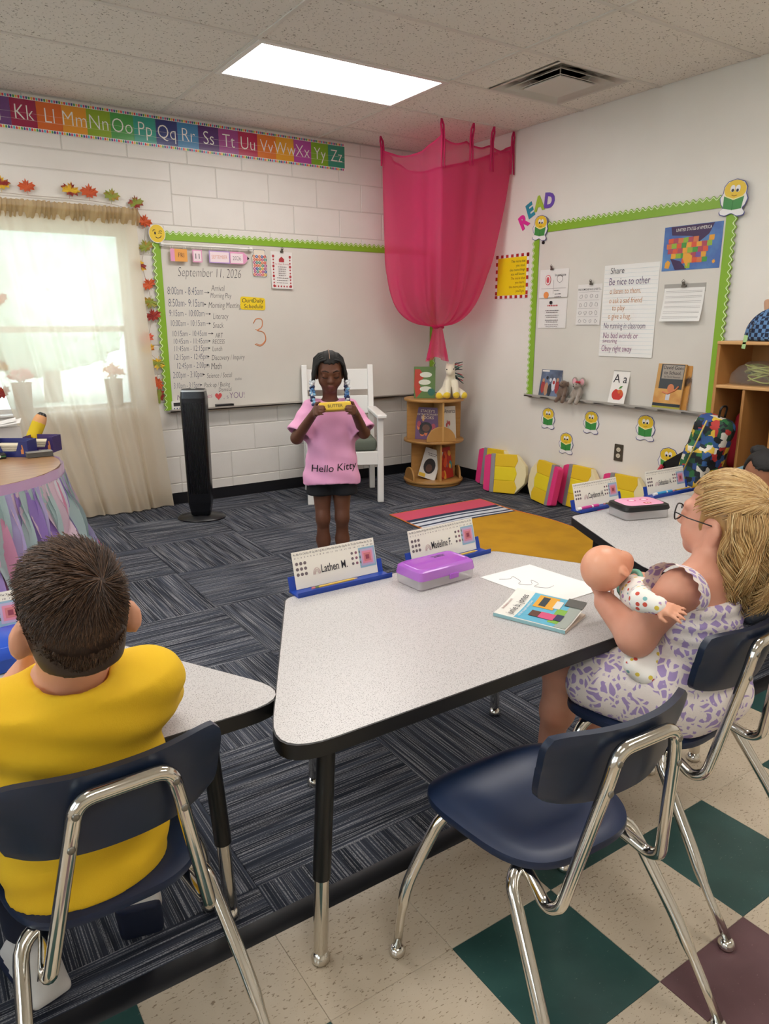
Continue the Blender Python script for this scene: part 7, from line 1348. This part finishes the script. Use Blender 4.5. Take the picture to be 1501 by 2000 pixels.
hd = [('e', (0, .004, .008), (.054, .058, .056)), ('e', (0, -.02, -.024), (.046, .04, .038)), ('e', (0, -.052, -.012), (.009, .009, .007), {'k': .008}), ('e', (-.024, -.036, -.026), (.02, .018, .018)), ('e', (.024, -.036, -.026), (.02, .018, .018)), ('e', (0, -.05, -.03), (.011, .006, .004), {'k': .005}), ('e', (0, -.048, -.036), (.009, .006, .004), {'k': .005}), ('e', (0, -.042, -.048), (.013, .01, .01))]
for sx in (-1, 1): hd += [('e', (sx*.054, .006, -.014), (.006, .013, .016), eul(0, 0, sx*-18), {'k': .005}), ('e', (sx*.021, -.046, .0), (.009, .006, .006), {'k': .005})]
ear_c = [np.array((sx*.061, .004, -.014)) for sx in (-1, 1)]
def dhead(P):
    Q = P@RD; d = union(Q, hd, .014)
    for e in ear_c: d = np.maximum(d, -(np.linalg.norm((Q-e)/np.array((.005, .007, .009)), axis=1)-1)*.005)
    return d
soft('head', dhead, (-.085, -.085, -.085), (.085, .085, .085), .0038, [m_vin, pm('b35f52')], d_, lambda C: ((np.abs(C@RD-np.array((0, -.054, -.033))) < np.array((.01, .01, .005))).all(1)).astype(int))
b = MB(); [b.tube([tuple(RD@np.array((sx*(.021+.009*math.cos(q)), -.051+.002*math.cos(q)**2, -.003-.003*math.sin(q)))) for q in np.linspace(0, math.pi, 7)], .0012, 0, 5) for sx in (-1, 1)]; stuff(b.build('eyelashes', m_black, d_, True))
ch_, hp2, ft = P_(-4.275, 1250, 1165), P_(-4.32, 1278, 1235), P_(-4.375, 1270, 1314); hnd = P_(-4.437, 1294, 1186); el_ = P_(-4.385, 1252, 1172)
suit = [('c', tuple(nk+np.array((.004, -.01, -.012))), tuple(ch_), .034, .044), ('c', tuple(ch_), tuple(hp2), .046, .048), ('c', tuple(hp2+np.array((-.02, .02, -.01))), tuple(ft+np.array((-.025, .03, .012))), .034, .024), ('c', tuple(hp2), tuple(ft), .034, .023), ('e', tuple(ft+np.array((-.012, .012, -.006))), (.024, .032, .022)), ('c', tuple(ch_+np.array((-.02, -.02, .02))), tuple(el_), .028, .024), ('c', tuple(el_), tuple(hnd*.8+el_*.2), .024, .021)]
soft('sleepsuit', lambda P: union(P, suit, .016), (-.2, -.3, -.38), (.26, .12, .08), .006, m_dp, d_)
dv = (hnd-el_)/np.linalg.norm(hnd-el_); soft('hand', lambda P: union(P, hand(tuple(hnd-dv*.012), tuple(dv), (-.5, -.6, .6), 1, .062, .25, .25, .003), .006), tuple(hnd-.06), tuple(hnd+.07), .0032, m_vin, d_)
MB().tube([tuple(nk*1.08+RD@np.array((.036*math.cos(q), .034*math.sin(q), .004))) for q in np.linspace(0, 6.28, 24)], .0065, 0, 8).build('neck_trim', mint, d_, True)
# ---------------------------------------------------------------- child bent over the far table
c4 = thing('person', 'child with dark hair bent over the far table beyond the blonde girl', 'person', (-.72, -3.62, CZ)); H4 = np.array((-.31, -.05, .675)); Rc = eul(34, 0, -58)
cb = moved(headprims(1.05), Rc, H4)+[('c', (-.25, -.03, .66), (-.32, -.045, .67), .045, .042, {'k': .03}), ('c', (0, 0, .45), (-.22, -.02, .64), .1, .085), ('e', (0, 0, .46), (.095, .11, .075)), ('c', (-.2, .1, .63), (-.33, .16, .568), .04, .033), ('c', (-.33, .16, .566), (-.47, .03, .562), .033, .025), ('c', (-.2, -.12, .63), (-.32, -.2, .568), .04, .033), ('c', (-.32, -.2, .566), (-.5, -.12, .562), .033, .025), ('c', (-.02, .06, .44), (-.25, .08, .43), .062, .048), ('c', (-.02, -.06, .44), (-.25, -.08, .43), .062, .048), ('c', (-.25, .08, .43), (-.24, .08, .06), .046, .028), ('c', (-.25, -.08, .43), (-.24, -.08, .06), .046, .028), ('c', (-.24, .08, .03), (-.31, .08, .026), .026, .026), ('c', (-.24, -.08, .03), (-.31, -.08, .026), .026, .026)]
cb += hand((-.47, .03, .562), (-.8, -.5, 0), (0, 0, 1), -1, .1, .2)+hand((-.5, -.12, .562), (-.85, .4, 0), (0, 0, 1), 1, .1, .2)
sk4 = skin('brown_skin_child', '#a06c50', '#8f5d43'); soft('body', lambda P: np.maximum(union(P, cb, .022), .001-P[:, 2]), (-.64, -.3, 0), (.16, .3, .82), .008, sk4, c4)
soft('shirt', lambda P: np.maximum(union(P, [('c', (0, 0, .45), (-.2, -.02, .63), .115, .1), ('c', (-.17, .07, .64), (-.26, .13, .605), .055, .055), ('c', (-.17, -.09, .64), (-.25, -.16, .605), .055, .055)], .03), .384-P[:, 2]), (-.36, -.26, .36), (.16, .24, .78), .01, M('teal_cotton', '#5f7f8c', .9), c4)
soft('hair', lambda P: np.maximum(d_ell((P-H4)@Rc, (0, .008, .014), (.082, .1, .104)), -np.maximum((((P-H4)@Rc)[:, 1]-.01), (((P-H4)@Rc)[:, 2]-.082))), (-.5, -.2, .55), (-.2, .1, .82), .008, m_bhair, c4)
soft('hair_puff', lambda P: d_ell(P, tuple(H4+np.array((.0, .03, .105))), (.034, .036, .024))+.004*np.sin(P[:, 0]*220)*np.sin(P[:, 1]*210), tuple(H4+np.array((-.07, -.04, .06))), tuple(H4+np.array((.07, .1, .15))), .006, m_bhair, c4); MB().tube([tuple(H4+np.array((.0+.02*math.cos(q), .03+.018*math.sin(q), .088))) for q in np.linspace(0, 6.28, 16)], .007, 0, 6).build('scrunchie', pm('8f7fb8'), c4, True)
soft('trousers', lambda P: np.maximum(union(P, [('e', (0, 0, .44), (.11, .125, .06)), ('c', (-.02, .06, .44), (-.25, .08, .435), .066, .056), ('c', (-.02, -.06, .44), (-.25, -.08, .435), .066, .056), ('c', (-.25, .08, .43), (-.24, .08, .1), .054, .045), ('c', (-.25, -.08, .43), (-.24, -.08, .1), .054, .045)], .02), np.where(P[:, 0] > -.16, .384-P[:, 2], -1)), (-.34, -.18, .07), (.16, .18, .53), .01, m_dk, c4)
for sy in (-1, 1):
    soft('shoe', lambda P: np.maximum(union(P, [('c', (-.225, sy*.08, .034), (-.325, sy*.08, .028), .034, .032), ('c', (-.232, sy*.08, .04), (-.238, sy*.08, .075), .034, .034)], .015), .0008-P[:, 2]), (-.38, sy*.08-.06, -.004), (-.17, sy*.08+.06, .125), .007, pm('3a3f4a'), c4)
